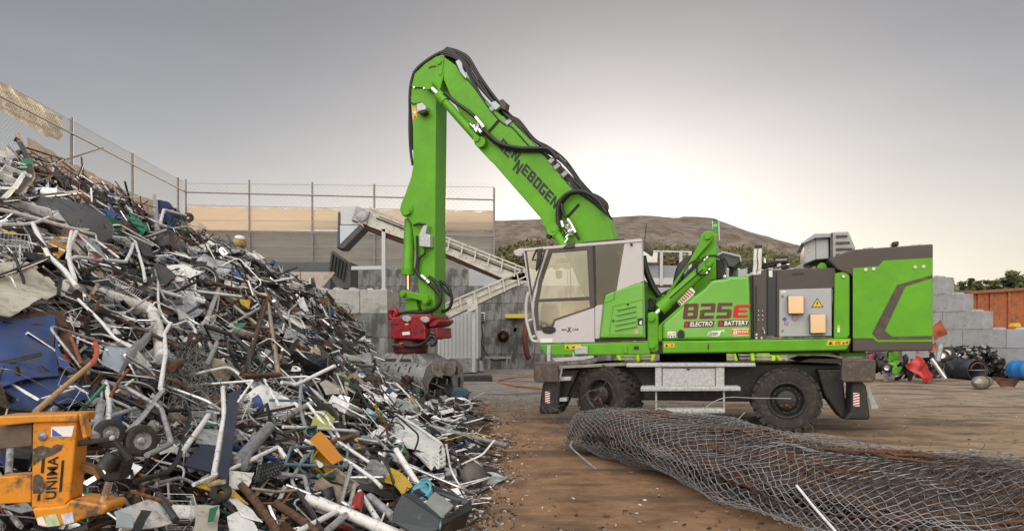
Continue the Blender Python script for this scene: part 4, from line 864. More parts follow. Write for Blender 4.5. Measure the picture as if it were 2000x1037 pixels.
    # beacon and camera hood
    a = UP(*zD((1016, 66))[0], .75); b = UP(*zD((1016, 322))[0], .75); L_ = a - b
    be = MB().cyl(b, b + L_ * .16, .03, 12).build("beacon_stack", BLACKM, HANDLER)
    gm = M("green_lamp_glass", (.01, .30, .07), .2, 0, .05, 5); 
    for k in range(4): MB().cyl(b + L_ * (.35 + k * .155), b + L_ * (.49 + k * .155), .042, 16).build("green_lens", gm if k != 2 else M("lime_lamp_glass", (.22, .62, .05), .2), be, .006)
    MB().cyl(b + L_ * .17, b + L_ * .33, .042, 16).build("amber_lens", M("amber_lamp_glass", (.70, .26, .02), .25), be, .006); MB().cyl(b + L_ * .33, b + L_ * .97, .036, 12).build("lens_core", M("dark_green_core", (.008, .10, .03), .3), be); MB().cyl(b + L_ * .965, a, .042, 16).build("cap", BLACKM, be)
    MB().bar(b + UP.e1 * .07, a + UP.e1 * .06, .012, .02).build("mast", WHITEP, be)
    hd = plate("lamp_hood", zD((1045, 512), (1112, 470), (1330, 522), (1346, 590), (1300, 632), (1240, 666), (1180, 650), (1130, 556)), .5, 1.1, DGREY, bevel=.025)
    MB().tube([UP(*p, .45) for p in zD((1045, 512), (1112, 470), (1330, 522), (1346, 590))], .018, 6).build("hood_rim", GREYBOX, hd)
    plate("lamp_bracket", zD((1135, 575), (1190, 575), (1165, 640), (1140, 760), (1120, 790), (1150, 640)), .6, .7, STEEL, bevel=.01)
    plate("engine_bay", zD((1030, 560), (1130, 580), (1140, 800), (1030, 815)), .6, 1.2, BLACKM, bevel=.02)
    plate("engine_fitting", zD((1190, 690), (1230, 660), (1245, 700), (1225, 780), (1190, 790)), .7, .9, BLACKM, bevel=.02); plate("valve", zD((1105, 770), (1150, 750), (1165, 800), (1110, 808)), .5, .6, CHROME, bevel=.02)
    plate("coolant_box", zD((1230, 672), (1305, 668), (1300, 775), (1235, 780)), 1.0, 1.4, GREYBOX, bevel=.02)
upper()
def cab():
    H = HANDLER
    c = plate("cab", zC((90, 147), (415, 118), (1050, 67), (1054, 92), (912, 104), (660, 124), (300, 152), (94, 170)), -.02, 1.02, LILAC, bevel=.012)     # roof
    def cp(name, pts, d0, d1, mat, bevel=.008, fn=zC): return MB().prism(up(fn(*pts), d0), UP.e2 * (d1 - d0)).build(name, mat, c, bevel)
    for d in (0, .97):
        cp("lower_panel", ((190, 812), (325, 806), (330, 775), (348, 728), (666, 621), (669, 904), (228, 912)), d, d + .04, LILAC)
        cp("lower_panel", ((670, 612), (738, 598), (708, 874), (673, 878)), d, d + .04, LILAC)
        cp("rear_pillar", ((912, 94), (1051, 68), (1066, 412), (845, 490)), d, d + .05, LILAC)
        cp("front_pillar", ((275, 155), (297, 152), (222, 400), (182, 580), (178, 720), (196, 812), (188, 812), (170, 740), (162, 600), (170, 520)), d, d + .06, LILAC)
        cp("front_pillar", ((90, 168), (104, 168), (150, 520), (172, 640), (200, 800), (232, 912), (216, 908), (176, 790), (148, 560)), d, d + .05, LILAC)
        MB().ring(up(zC((300, 156), (480, 142), (652, 122), (668, 618), (350, 728), (326, 800), (196, 808), (178, 640), (215, 400)), d - .012), up(zC((320, 182), (480, 170), (606, 160), (630, 622), (345, 716), (312, 778), (212, 782), (206, 600), (240, 420)), d - .012), UP.e2 * .04).build("door_frame", BROWN, c)
        cp("door_crossbar", ((204, 556), (630, 535), (631, 563), (206, 580)), d - .01, d + .03, BROWN)
        cp("door_post", ((652, 122), (672, 120), (682, 612), (668, 620)), d - .005, d + .03, BLACKM)
        gl = glass("cab_glass%d" % (d > 0), (.88, .86, .76) if d == 0 else (.9, .93, .88), .30 if d == 0 else .0); gl2 = glass("cab_rear_glass%d" % (d > 0), (.50, .33, .21) if d == 0 else (.62, .52, .42), .12 if d == 0 else 0.0)
        def pane(nm, pts, m): MB().add(up(zC(*pts), d + .012), [list(range(len(pts)))]).build(nm, m, c)
        pane("window", ((318, 180), (480, 168), (610, 158), (632, 540), (200, 560), (240, 420)), gl)
        pane("window", ((204, 580), (631, 562), (632, 624), (345, 718), (312, 780), (210, 784)), gl)
        pane("window", ((672, 122), (914, 96), (845, 490), (750, 522), (738, 600), (682, 612)), gl2)
        pane("window", ((102, 170), (275, 156), (168, 530), (152, 520)), gl)
        cp("window_seal", ((102, 168), (118, 168), (162, 500), (152, 520)), d, d + .02, BROWN); cp("window_seal", ((258, 158), (277, 156), (170, 530), (160, 500)), d, d + .02, BROWN)
    gp = cp("engine_cover", ((750, 524), (832, 490), (1060, 418), (1072, 868), (708, 872), (738, 600)), -.05, 1.0, GREEN, .03)
    MB().ring(up(zC((815, 612), (1000, 570), (1064, 552), (1070, 846), (785, 846)), -.056), up(zC((821, 618), (1000, 577), (1059, 560), (1064, 840), (792, 840)), -.056), UP.e2 * .005).build("cover_seam", GREEND, c)
    MB().tube([UP(*p, -.052) for p in zC((752, 584), (810, 566), (828, 552), (832, 492))], .008, 5).build("cover_seam", GREEND, c)
    for k, (xl, xr, y) in enumerate(((850, 1004, 628), (845, 1004, 670), (840, 1006, 712), (835, 1006, 752), (830, 1008, 792))): MB().prism(up(zC((xl, y + 8), (xr, y - 24), (xr, y - 12), (xl, y + 22)), -.085), UP.e2 * .035).build("louvre", GREEN, c, .012)
    mb = MB(); [disc(mb, zC(p)[0], 2.4, -.06, -.05, n=12) for p in ((938, 599), (820, 732))]; mb.build("cover_lock", BLACKM, c)
    MB().prism(up(zC((1016, 712), (1058, 708), (1060, 764), (1018, 768)), -.056), UP.e2 * .005).build("pictogram_plate", BLACKM, c); MB().prism(up(zC((1030, 742), (1050, 726), (1052, 758), (1034, 760)), -.06), UP.e2 * .004).build("pictogram", WHT, c)
    MB().prism(up(zC((992, 808), (1022, 806), (1022, 836), (992, 838)), -.056), UP.e2 * .005).build("sticker", M("pale_pink_sticker", (.62, .40, .36)), c)
    cp("base_seal", ((672, 880), (1072, 868), (1090, 880), (1070, 893), (676, 903)), .0, 1.0, BLACKM); cp("rear_edge", ((1054, 70), (1060, 70), (1078, 868), (1070, 868)), -.01, .02, GREYBOX)
    cp("rear_hood", ((1052, 72), (1076, 78), (1080, 130), (1072, 168), (1056, 160)), .02, 1.0, M("brown_plastic", (.13, .085, .065), .5), .02)
    cp("cab_floor", ((232, 880), (1070, 860), (1070, 885), (232, 908)), .04, .97, BLACKM); cp("rear_wall", ((1040, 420), (1056, 410), (1066, 860), (1050, 866)), .05, .95, BROWN)
    cp("visor", ((8, 166), (62, 144), (92, 146), (96, 170), (78, 212), (34, 208), (20, 196)), .1, .92, LILAC, .02)
    cp("roof_bracket", ((408, 142), (456, 98), (502, 95), (508, 132), (480, 142)), -.045, .1, BROWN, .01)
    cp("roof_hatch", ((520, 110), (905, 76), (905, 60), (600, 88)), .25, .9, BROWN, .02)
    mb = MB(); disc(mb, zC((966, 114))[0], 2.6, -.03, 0, n=12); mb.build("side_lamp", BLACKM, c)
    cp("mirror", ((200, 160), (244, 150), (240, 200), (214, 300), (195, 334), (186, 320), (196, 250)), -.20, -.14, BLACKM, .02)
    MB().tube([UP(*p, -.12) for p in fillet([Vector((a, b, 0)) for a, b in zC((250, 150), (195, 160), (165, 240), (200, 240))], 4)] if False else [UP(*p, -.12) for p in zC((250, 152), (200, 158), (180, 200), (165, 245), (195, 238))], .018, 6).build("mirror_arm", BLACKM, c)
    MB().tube(smooth([UP(*p, -.10) for p in zC((135, 500), (118, 560), (112, 650), (118, 730), (140, 820), (165, 890), (210, 898))]), .028, 8).build("handrail", LILAC, c)
    for q in (((116, 735), (160, 722)), ((150, 865), (186, 856))): MB().tube([UP(*zC(q[0])[0], -.10), UP(*zC(q[1])[0], -.02)], .025, 8).build("handrail", LILAC, c)
    mb = MB(); pts = [(296 + 56 * math.cos(t * math.pi / 10), 803 + 32 * math.sin(t * math.pi / 10)) for t in range(20)]; mb.prism(up(zC(*pts), -.03), UP.e2 * .03); mb.build("door_handle", BLACKM, c, .012)
    pts = [(296 + 40 * math.cos(t * math.pi / 10), 806 + 14 * math.sin(t * math.pi / 10)) for t in range(20)]; MB().prism(up(zC(*pts), -.034), UP.e2 * .004).build("handle_recess", HOSE, c)
    MB().prism(up(zC((232, 876), (326, 873), (326, 904), (232, 908)), -.005), UP.e2 * .003).build("sticker", WHT, c)
    text("lettering", "MA", zC((402, 812))[0], (11, -.3), (.7, -4.0), M("red_brown_lettering", (.22, .03, .03)), -.0, c, bold=.03); text("lettering", "X", zC((446, 822))[0], (8.2, -.2), (.4, -9), BLK, -.0, c, bold=.05); text("lettering", "CAB", zC((486, 810))[0], (12.5, -.3), (.7, -4.0), M("red_brown_lettering", (.22, .03, .03)), -.0, c, bold=.03)
    # inside: seat, console, control lever, blind
    cp("seat", ((470, 560), (560, 540), (640, 560), (650, 640), (600, 700), (480, 700), (470, 660)), .3, .75, M("red_brown_seat", (.22, .07, .045), .8), .05)
    cp("seat_back", ((600, 330), (650, 320), (660, 580), (590, 590)), .3, .75, DGREY, .05); cp("console", ((392, 470), (432, 470), (440, 560), (520, 600), (500, 690), (400, 700), (400, 600)), .12, .22, M("tan_console", (.30, .24, .17), .6), .03)
    cp("foot_console", ((236, 590), (300, 590), (330, 720), (300, 800), (222, 800), (220, 680)), .2, .8, M("teal_grey_plastic", (.035, .05, .05), .5), .05); cp("display", ((350, 320), (402, 325), (400, 385), (355, 390)), .3, .36, DGREY, .02)
    cp("blind", ((345, 262), (360, 232), (400, 220), (440, 230), (466, 258)), .4, .5, BLACKM, .01)
    MB().tube(smooth([UP(*p, .5) for p in zC((604, 280), (580, 330), (560, 410), (562, 450), (580, 470))]), .02, 6).build("inner_grab_bar", M("tan_console", (.30, .24, .17)), c)
    MB().tube([UP(*zC((474, 165))[0], .06), UP(*zC((476, 540))[0], .06)], .01, 5).build("window_bar", BLACKM, c)
    # antenna, front cab lifter
    MB().tube([UP(*zK((1815, 400))[0], .3), UP(*zK((1828, 268))[0], .3)], .008, 5).build("antenna", BLACKM, c)
    plate("front_plate", zC((505, 945), (612, 935), (614, 1000), (508, 1003)), -.06, -.03, GALV, bevel=.01)
    plate("front_step", z3((160, 110), (385, 96), (388, 108), (330, 120), (180, 130)), -.05, .3, GALV, bevel=.008); MB().bar(UP(*z3((277, 80))[0], -.04), UP(*z3((277, 112))[0], -.04), .03, .03).build("step_hanger", GALV, HANDLER)
    MB().bar(UP(*z3((143, 40))[0], -.04), UP(*z3((143, 125))[0], -.04), .06, .03).build("step_hanger", GALV, HANDLER)
cab()
def boom():
    pts = [(868, 112), (890, 128), (905, 150), (940, 190), (985, 232), (1002, 240), (1060, 300), (1118, 372), (1160, 400), (1188, 425), (1200, 470), (1230, 600), (1150, 600), (1098, 478), (1060, 440), (1055, 425), (964, 320), (957, 314), (927, 282), (924, 272), (903, 230), (879, 186), (866, 155)]
    B = plate("boom", pts, 1.05, 1.63, GREEND, bevel=.02)
    cell = (112.8 / 58, 124 / 58)
    letters("boom_lettering", "SENNEBOGEN", (971.4, 286.4), cell, (1.62, -2.42), BLK, 1.049, B, adv=5.8, mods={2: (1.9, 1.0, 1), 3: (-3.0, 1.15, 1)})
    mb = MB(); disc(mb, zA((740, 888))[0], 6.5, .86, 1.04); disc(mb, zA((780, 925))[0], 10, .9, 1.045); mb.build("cylinder_pin", GREEND, B, .006)
    disc(m2 := MB(), zK((1003, 300))[0], 6.5, .78, 1.0); m2.build("cylinder_pin", GREEND, B, .006)
    a, b = UP(*zK((1008, 315))[0], .9), UP(1124, 515, .9); cyb = MB().cyl(a, b, .085, 20).build("boom_cylinder", GREEND, HANDLER, .01)
    MB().cyl(a + UP.e2 * -.1, a + UP.e2 * .12, .12, 20).build("end_eye", GREEND, cyb, .008)
    plate("boom_lamp", zK((935, 355), (960, 335), (985, 350), (980, 385), (950, 392), (935, 378)), .9, 1.0, BLACKM, bevel=.02); MB().tube([UP(*zK((980, 378))[0], .95), UP(*zK((1035, 405))[0], 1.0)], .012, 5).build("lamp_bracket", BLACKM, HANDLER)
    # stick
    sp = [(809.4, 144.7), (830.6, 124.4), (852, 110.5), (862, 108.6), (869, 112), (871.5, 120), (869, 138.6), (858, 179), (852, 200), (851, 300), (849, 560), (850, 624), (846, 628), (838, 626), (822, 602), (817, 560), (812, 500), (808, 470), (804, 437), (797, 427), (785, 421), (780.5, 410), (783, 398), (791, 379.6), (803, 345), (807, 323), (806, 240), (803.5, 190), (803.5, 168)]
    S = plate("stick", sp, 1.08, 1.62, GREEND, bevel=.015)
    for c_, r_, d_ in (((286, 384), 6.5, .95), ((380, 150), 5, 1.03)): mb = MB(); disc(mb, zA(c_)[0], r_, d_, 1.08); mb.build("stick_pin", GREEND, S, .006)
    MB().prism(up(zA((408, 128), (424, 130), (412, 260), (398, 284), (380, 280), (378, 200)), 1.06), UP.e2 * .02).build("lock_plate", GREEND, S, .006)
    MB().prism(up(zA((276, 212), (300, 192), (350, 188), (356, 198), (318, 204), (290, 216)), 1.065), UP.e2 * .016).build("dirt_lip", BROWN, S, .003)
    mb = MB(); disc(mb, z7((232, 812))[0], 13, 1.05, 1.08, n=30); disc(mb, z7((232, 822))[0], 7, 1.0, 1.05); mb.build("pivot_boss", GREEND, S, .006)
    MB().prism(up(zA((165, 560), (215, 545), (255, 585), (250, 630), (215, 655), (165, 640)), .90), UP.e2 * .18).build("work_lamp", GALV, S, .012); MB().prism(up(zA((180, 625), (250, 610), (250, 640), (212, 660), (172, 645)), .89), UP.e2 * .17).build("lamp_glass", BLACKM, S, .01)
    MB().prism(up(zA((124, 580), (160, 572), (172, 700), (130, 710)), 1.076), UP.e2 * .003).build("warning_sticker", YEL, S); MB().prism(up(zA((138, 630), (156, 626), (160, 652), (142, 656)), 1.072), UP.e2 * .003).build("pictogram", WHT, S); MB().prism(up(zA((136, 698), (150, 670), (166, 694)), 1.072), UP.e2 * .003).build("pictogram", RED, S)
    MB().prism(up(z6((440, 140), (460, 100), (482, 98), (470, 140), (495, 145), (494, 205), (440, 200)), .92), UP.e2 * .16).build("work_lamp", GALV, S, .012)
    for pts_, r in ((((120, 400), (245, 405)), .012),):
        MB().tube([UP(*p, 1.06) for p in zA(*pts_)], r, 6).build("grease_line", BLACKM, S); mb = MB(); [disc(mb, zA(p)[0], 1.8, 1.04, 1.08, n=10) for p in ((140, 400), (236, 406))]; mb.build("clip", CHROME, S)
    # stick cylinder
    a, b, e = UP(*zA((375, 470))[0], .96), UP(*zA((740, 880))[0], .96), UP(*zA((288, 384))[0], .98)
    C_ = MB().cyl(a, b, .085, 22).build("stick_cylinder", GREEND, HANDLER, .01); MB().cyl(a, a + (b - a) * .18, .105, 22).build("gland", GREEND, C_, .012); MB().cyl(a, e, .05, 16).build("piston_rod", CHROME, C_)
    MB().cyl(e - UP.e2 * .06, e + UP.e2 * .05, .10, 20).build("rod_eye", GREEND, C_, .008)
    # grab cylinder along the stick
    a, b, e = UP(801, 430, 1.35), UP(797, 532, 1.15), UP(797, 566, 1.15); C2 = MB().cyl(a, b, .125, 22).build("grab_cylinder", GREEND, HANDLER, .01); MB().cyl(b + Vector((0, 0, .08)), b - Vector((0, 0, .06)), .15, 22).build("gland", GREEND, C2, .01); MB().cyl(b, e, .06, 16).build("piston_rod", M("brass_tinted_chrome", (.75, .55, .38), .2, 1, .05, 8), C2)
    plate("rocker_link", zG((158, 120), (180, 104), (215, 112), (300, 130), (370, 150), (392, 180), (380, 212), (352, 214), (330, 190), (260, 172), (200, 168), (165, 160)), .95, 1.06, GREEND, bevel=.015)
    plate("rocker_link", zG((195, 175), (285, 172), (305, 262), (215, 268)), 1.05, 1.5, GREEND, bevel=.015)
    for c_, r_ in (((183, 138), 6), ((360, 190), 7)): mb = MB(); disc(mb, zG(c_)[0], r_, .88, .95); disc(mb, zG(c_)[0], r_ * .65, .85, .88); mb.build("pin_head", GREEND, HANDLER, .006)
    # red quick coupler and rotator
    q = plate("quick_coupler", zG((86, 482), (92, 404), (84, 350), (98, 318), (150, 312), (300, 296), (395, 290), (408, 320), (400, 350), (352, 376), (362, 400), (362, 492), (120, 486)), .85, 1.75, REDP, bevel=.03)
    MB().tube(smooth([UP(*p, .95) for p in zG((98, 330), (88, 300), (94, 272), (112, 260), (132, 268), (136, 290), (122, 300))]), .06, 10).build("lifting_hook", REDP, q)
    for p in ((212, 330), (354, 335)): MB().prism(up(zG((p[0] - 38, p[1] - 10), (p[0] - 20, p[1] - 22), (p[0] + 10, p[1] - 26), (p[0] + 36, p[1] - 10), (p[0] + 34, p[1] + 14), (p[0] + 10, p[1] + 24), (p[0] - 22, p[1] + 14)), .81), UP.e2 * .05).build("pin_plate", GALV, q, .01)
    MB().prism(up(zG((182, 432), (240, 428), (240, 452), (182, 456)), .846), UP.e2 * .004).build("maker_plate", WHT, q); MB().prism(up(zG((204, 364), (230, 362), (230, 376), (204, 378)), .846), UP.e2 * .004).build("sticker", YEL, q)
    mb = MB(); [disc(mb, zG(p)[0], r_, .838, .85, n=12) for p, r_ in (((232, 402), 1.8), ((270, 406), 1.8), ((326, 416), 4), ((280, 440), 3), ((172, 414), 1.4))]; mb.build("bolts", M("dark_blue_red_bolt", (.08, .03, .06)), q)
    MB().prism(up(zG((385, 360), (470, 330), (478, 350), (440, 385), (392, 395)), .9), UP.e2 * .7).build("rear_cheek", REDP, q, .02); MB().prism(up(zG((430, 398), (455, 396), (460, 478), (434, 486)), .95), UP.e2 * .7).build("rear_cheek", REDP, q, .02)
    for y in (412, 436): MB().tube([UP(*zG((358, y))[0], 1.1), UP(*zG((440, y))[0], 1.1)], .04, 8).build("coupler_pipe", STEEL, q)
    MB().prism(up(zG((106, 362), (148, 364), (148, 380), (106, 378)), .844), UP.e2 * .007).build("slot", BLACKM, q)
    c0 = UP(*zG((246, 545))[0], 1.30); s = c0.y / F
    mb = MB(); zz = lambda y: CH + (HY - (540 + y / 3.986)) * s
    mb.lathe([(0.0, zz(485)), (.36, zz(485)), (.37, zz(528)), (.40, zz(532)), (.40, zz(550)), (.375, zz(554)), (.375, zz(588)), (.33, zz(596)), (0, zz(596))], (c0.x, c0.y, 0), (0, 0, 1), 36); ro = mb.build("rotator", M("dark_red_rotator", (.11, .018, .018), .5, .1, .3, 5, .05, 40, dirt=(.05, .025, .02, .1)), HANDLER, .006)
    mb = MB()
    for k in range(28):
        a = 2 * math.pi * k / 28; mb.cyl(Vector((c0.x + .375 * math.cos(a), c0.y + .375 * math.sin(a), zz(532))), Vector((c0.x + .375 * math.cos(a), c0.y + .375 * math.sin(a), zz(522))), .02, 6)
    mb.build("flange_bolts", STEEL, ro)
    MB().prism(up(zG((158, 514), (186, 514), (186, 524), (158, 524)), .88), UP.e2 * .02).build("amber_reflector", ORANGE, ro)
    for k, p in enumerate((((150, 300), (180, 284), (260, 275), (340, 280), (420, 262), (475, 200), (480, 110), (440, 40), (390, 0)), ((500, 45), (545, 95), (568, 170), (555, 235), (520, 265), (488, 272)), ((480, 30), (500, 90), (555, 150)), ((195, 530), (250, 542), (330, 528), (385, 490), (395, 462)), ((395, 462), (430, 470), (446, 500), (430, 530), (400, 532)))): hose("hydraulic_hose", zG(*p), .036 if k != 2 else .028, [1.0, 1.3, 1.32, .86, .9][k])
    hose("hydraulic_hose", z6((425, 310), (440, 340), (490, 380), (530, 420), (545, 460), (520, 500), (460, 515)), .04, 1.0); hose("hydraulic_hose", z6((415, 100), (440, 92), (470, 98)), .03, 1.0); hose("hydraulic_hose", z6((430, 150), (432, 260), (425, 310)), .025, 1.02); hose("hydraulic_hose", z6((468, 212), (468, 235), (440, 262), (432, 320)), .025, 1.0)
    for p in ((452, 342), (462, 350), (478, 366)): MB().cyl(UP(*z6(p)[0], .98), UP(z6(p)[0][0] + 5, z6(p)[0][1] + 5, .98), .05, 8).build("hose_fitting", CHROME, HANDLER)
    # hoses over the boom
    base = zB((-20, -30), (-260, -340)) ; r = random.Random(11)
    path = [(862, 104), (885, 112), (905, 126), (925, 160), (952, 200), (985, 236), (1005, 247), (1035, 284), (1058, 299), (1092, 326), (1130, 371), (1160, 398), (1182, 424), (1192, 455), (1196, 500)]
    for k in range(7):
        o1 = -2 + k * 3.1 + r.uniform(-1.5, 1.5); d = 1.06 + .055 * k; pp = []
        for i, (x, y) in enumerate(path):
            w = math.sin(i * 1.1 + k) * 2.2 + (3.5 * math.sin(i * .8 + k * 2.1) if 3 < i < 10 else 0); w *= .6 if i < 3 else 1; k_ = max(0, i - 10); pp.append((x + (o1 + w) * (.72 - .1 * k_), y - (o1 + w) * (.68 - .2 * k_), d + .10 * k_))
        hose("hydraulic_hose", pp, .021 + .007 * (k % 3), d)
    hose("hydraulic_hose", zA((140, 268), (200, 200), (300, 125), (400, 70), (480, 50), (530, 75), (560, 125), (620, 200)), .045, 1.2); hose("hydraulic_hose", zA((440, 105), (500, 100), (560, 140), (640, 240)), .045, 1.25); hose("hydraulic_hose", zA((450, 125), (520, 150), (600, 260)), .04, 1.3); hose("hydraulic_hose", zA((470, 160), (540, 200), (620, 300)), .035, 1.35)
    hose("hydraulic_hose", zA((138, 270), (112, 370), (102, 480), (104, 620), (118, 800), (122, 1000)), .035, 1.3); hose("hydraulic_hose", zA((112, 480), (95, 540), (98, 700), (100, 950)), .018, 1.2); hose("hydraulic_hose", z7((248, 330), (247, 430), (252, 530), (262, 600)), .03, 1.3)
    hose("hydraulic_hose", zA((105, 530), (130, 560), (175, 555), (215, 545)), .014, 1.03)
    hose("hydraulic_hose", zA((430, 460), (455, 465), (520, 530), (620, 600), (700, 660), (740, 700)), .04, .92)
    for j, off in enumerate(((0, 0), (-6, 10), (10, 5))): hose("hydraulic_hose", [(936 + off[0] * .2, 243 + off[1] * .3), (953, 262 + off[1] * .3), (975, 280 + off[1] * .25), (1010, 289 + off[1] * .3), (1045, 290 + off[1] * .25), (1072, 292 + off[1] * .3), (1088, 310)], .042, .94 + .03 * j)
    for j, o in enumerate((0, 8, 16)): hose("hydraulic_hose", [(1092 + o * .1, 443), (1089 + o * .3, 420 - o * .3), (1092 + o * .3, 398), (1104 + o * .2, 382 + o * .2), (1122, 374 + o * .15), (1145 + o, 376 + o * .4), (1168 + o, 392 + o * .4), (1184, 415)], .042, .9 + .03 * j)
    hose("hydraulic_hose", zK((1075, 80), (1090, 160), (1120, 210), (1160, 250), (1200, 340), (1235, 400)), .03, .9)
    rr = random.Random(4)
    for c0_, n_ in ((zA((748, 780))[0], 12), (zK((1120, 320))[0], 16)):
        for i in range(n_):
            c_ = (c0_[0] + rr.gauss(0, 5), c0_[1] + rr.gauss(0, 5.5)); d = rr.uniform(.86, 1.0); a = UP(*c_, d); dr = Vector((rr.gauss(0, 1), rr.gauss(0, .5), rr.gauss(0, 1))).normalized()
            MB().cyl(a - dr * .05, a + dr * .06, rr.uniform(.018, .035), 8).build("hose_fitting", CHROME, HANDLER)
    for p, q_ in (((735, 690), (775, 740)), ((775, 735), (815, 790)), ((790, 840), (760, 800))): MB().cyl(UP(*zA(p)[0], .92), UP(*zA(q_)[0], .92), .045, 10).build("hose_fitting", CHROME, HANDLER)
    for p, q_ in (((1130, 220), (1165, 270)), ((1160, 260), (1200, 340)), ((1075, 235), (1090, 290))): MB().cyl(UP(*zK(p)[0], .88), UP(*zK(q_)[0], .88), .045, 10).build("hose_fitting", CHROME, HANDLER)
    for p, q_ in (((952, 715), (860, 820)), ((1228, 80), (1110, 210))):
        f = zA if p[0] < 1000 else zK
        for o in (0, 1.6): MB().tube([UP(f(p)[0][0] + o, f(p)[0][1] + o, 1.03), UP(f(q_)[0][0] + o, f(q_)[0][1] + o, 1.03)], .012, 5).build("grease_line", BLACKM, HANDLER)
    plate("hose_bracket", zA((540, 150), (575, 130), (600, 165), (610, 220), (655, 300), (635, 315), (590, 260)), 1.0, 1.06, M("pale_blue_bracket", (.42, .47, .50), .4, .3, .1, 5), B, .008)
    plate("hose_bracket", z7((632, 300), (660, 290), (685, 315), (660, 335)), 1.0, 1.1, M("pale_blue_bracket", (.42, .47, .50)), B, .008); plate("valve_box", z7((675, 290), (695, 280), (715, 300), (708, 335), (690, 330)), 1.1, 1.3, BROWN, B, .01)
    for p in ((960, 216), (1075, 318), (1085, 330), (1100, 345), (990, 243)): MB().prism(up([(p[0] - 6, p[1] - 4), (p[0] + 4, p[1] - 12), (p[0] + 10, p[1] - 6), (p[0], p[1] + 3)], 1.02), UP.e2 * .5).build("hose_clamp", STEEL, B, .01)
    for p in ((998, 236), (1067, 314)): disc(mb := MB(), p, 4, 1.2, 1.4, n=14); mb.build("lifting_lug", GREEND, B, .006)
boom()
def grab():
    c = UP(*zG((262, 640))[0], 1.30); a = Vector((.86, -.51, 0)).normalized(); b = Vector((-a.y, a.x, 0)); sc = c.y / F
    top = CH + (HY - (540 + 596 / 3.986)) * sc; O = Vector((c.x, c.y, 0)); 
    G = None
    # head: tapered housing with gusset openings
    def pt(u, w, z): return O + a * u + b * w + Vector((0, 0, z))
    zb = top - .20; mb = MB()
    vs = [pt(u * (.42 if z == top else .78), w * (.30 if z == top else .46), z) for z in (top, zb) for u, w in ((-1, -1), (1, -1), (1, 1), (-1, 1))]
    mb.add(vs, [[0, 1, 2, 3], [4, 7, 6, 5], [0, 4, 5, 1], [1, 5, 6, 2], [2, 6, 7, 3], [3, 7, 4, 0]]); G = mb.build("sorting_grab", GRABM, HANDLER, .02)
    mb = MB()
    for u0, u1 in ((-.33, -.05), (.0, .22)):
        q = [pt(u0 * 1.5, -.455, zb + .03), pt(u1 * 1.5, -.455, zb + .03), pt(u1 * 1.0, -.315, top - .06), pt(u0 * 1.0, -.315, top - .06)]; n = (q[1] - q[0]).cross(q[3] - q[0]).normalized(); mb.prism([p + (b * -.008) for p in q], b * .01)
    mb.build("head_opening", BLACKM, G)
    for u in (-.42, -.02, .34): MB().bar(pt(u * 1.6, -.50, zb - .02), pt(u * .9, -.33, top - .02), .09, .05, b).build("gusset", GRABM, G, .01)
    prof = [(.10, .0), (.40, .02), (.58, -.08), (.68, -.26), (.70, -.45), (.66, -.64), (.57, -.80)]
    fp = [Vector((p[0], p[1], 0)) for p in prof]; fine = smooth(fp, 3); nU = 33
    for sgn in (-1, 1):
        mb = MB(); nP = len(fine); g = [pt(-.80 + 1.6 * i / nU, sgn * fine[j].x, zb + fine[j].y) for j in range(nP) for i in range(nU + 1)]; m = nU + 1
        fs = []
        for j in range(nP - 1):
            for i in range(nU):
                hole = (i % 3 == 1) and ((j + (i // 3) % 2 * 2) % 5 in (1, 2)) and 4 < j < nP - 2 and 1 < i < nU - 2
                if not hole: fs.append([j * m + i, j * m + i + 1, (j + 1) * m + i + 1, (j + 1) * m + i])
        mb.add(g, fs, False); o = mb.build("grab_shell", GRABM, G); s = o.modifiers.new("thickness", 'SOLIDIFY'); s.thickness = .045; s.offset = 0
        MB().bar(pt(-.82, sgn * .55, zb - .82), pt(.82, sgn * .55, zb - .82), .05, .14).build("cutting_edge", STEEL, G, .01)
        for u in (-.80, .80):
            poly = [(.06, .06), (.40, .06), (.62, -.06), (.73, -.26), (.75, -.46), (.70, -.66), (.60, -.90), (.50, -.88), (.55, -.62), (.52, -.44), (.40, -.30), (.22, -.26), (.08, -.30)]
            if sgn == 1 and u > 0: poly = [(.02, .02), (.30, .10), (.55, .04), (.72, -.12), (.75, -.46), (.70, -.66), (.62, -.92), (.48, -.90), (.40, -.60), (.30, -.30), (.1, -.2)]
            MB().prism([pt(u, sgn * x, zb + y) for x, y in poly], a * (.06 if u > 0 else -.06)).build("cheek_plate", GRABM, G, .015)
    mb = MB()
    for x, y in ((.45, -.18), (.56, -.42), (.55, -.60)): mb.prism([pt(.862, x + dx * .055, zb + y + dy * .10) for dx, dy in ((-1, -.7), (0, -1), (1, -.7), (1, .7), (0, 1), (-1, .7))], a * .004)
    mb.build("cheek_slots", BLACKM, G)
    MB().cyl(pt(.60, .0, zb - .1), pt(.92, 0, zb - .1), .10, 18).build("hinge_pin", GRABM, G, .01)
    MB().prism([pt(.76, w, zb + z) for w, z in ((-.46, .02), (.46, .02), (.40, -.22), (.22, -.30), (.0, -.26), (-.2, -.30), (-.4, -.24))], a * .12).build("end_plate", M("pale_worn_steel", (.34, .31, .27), .55, .2, .25, 5, .1, 30, dirt=(.2, .15, .11, .1)), G, .015)
grab()
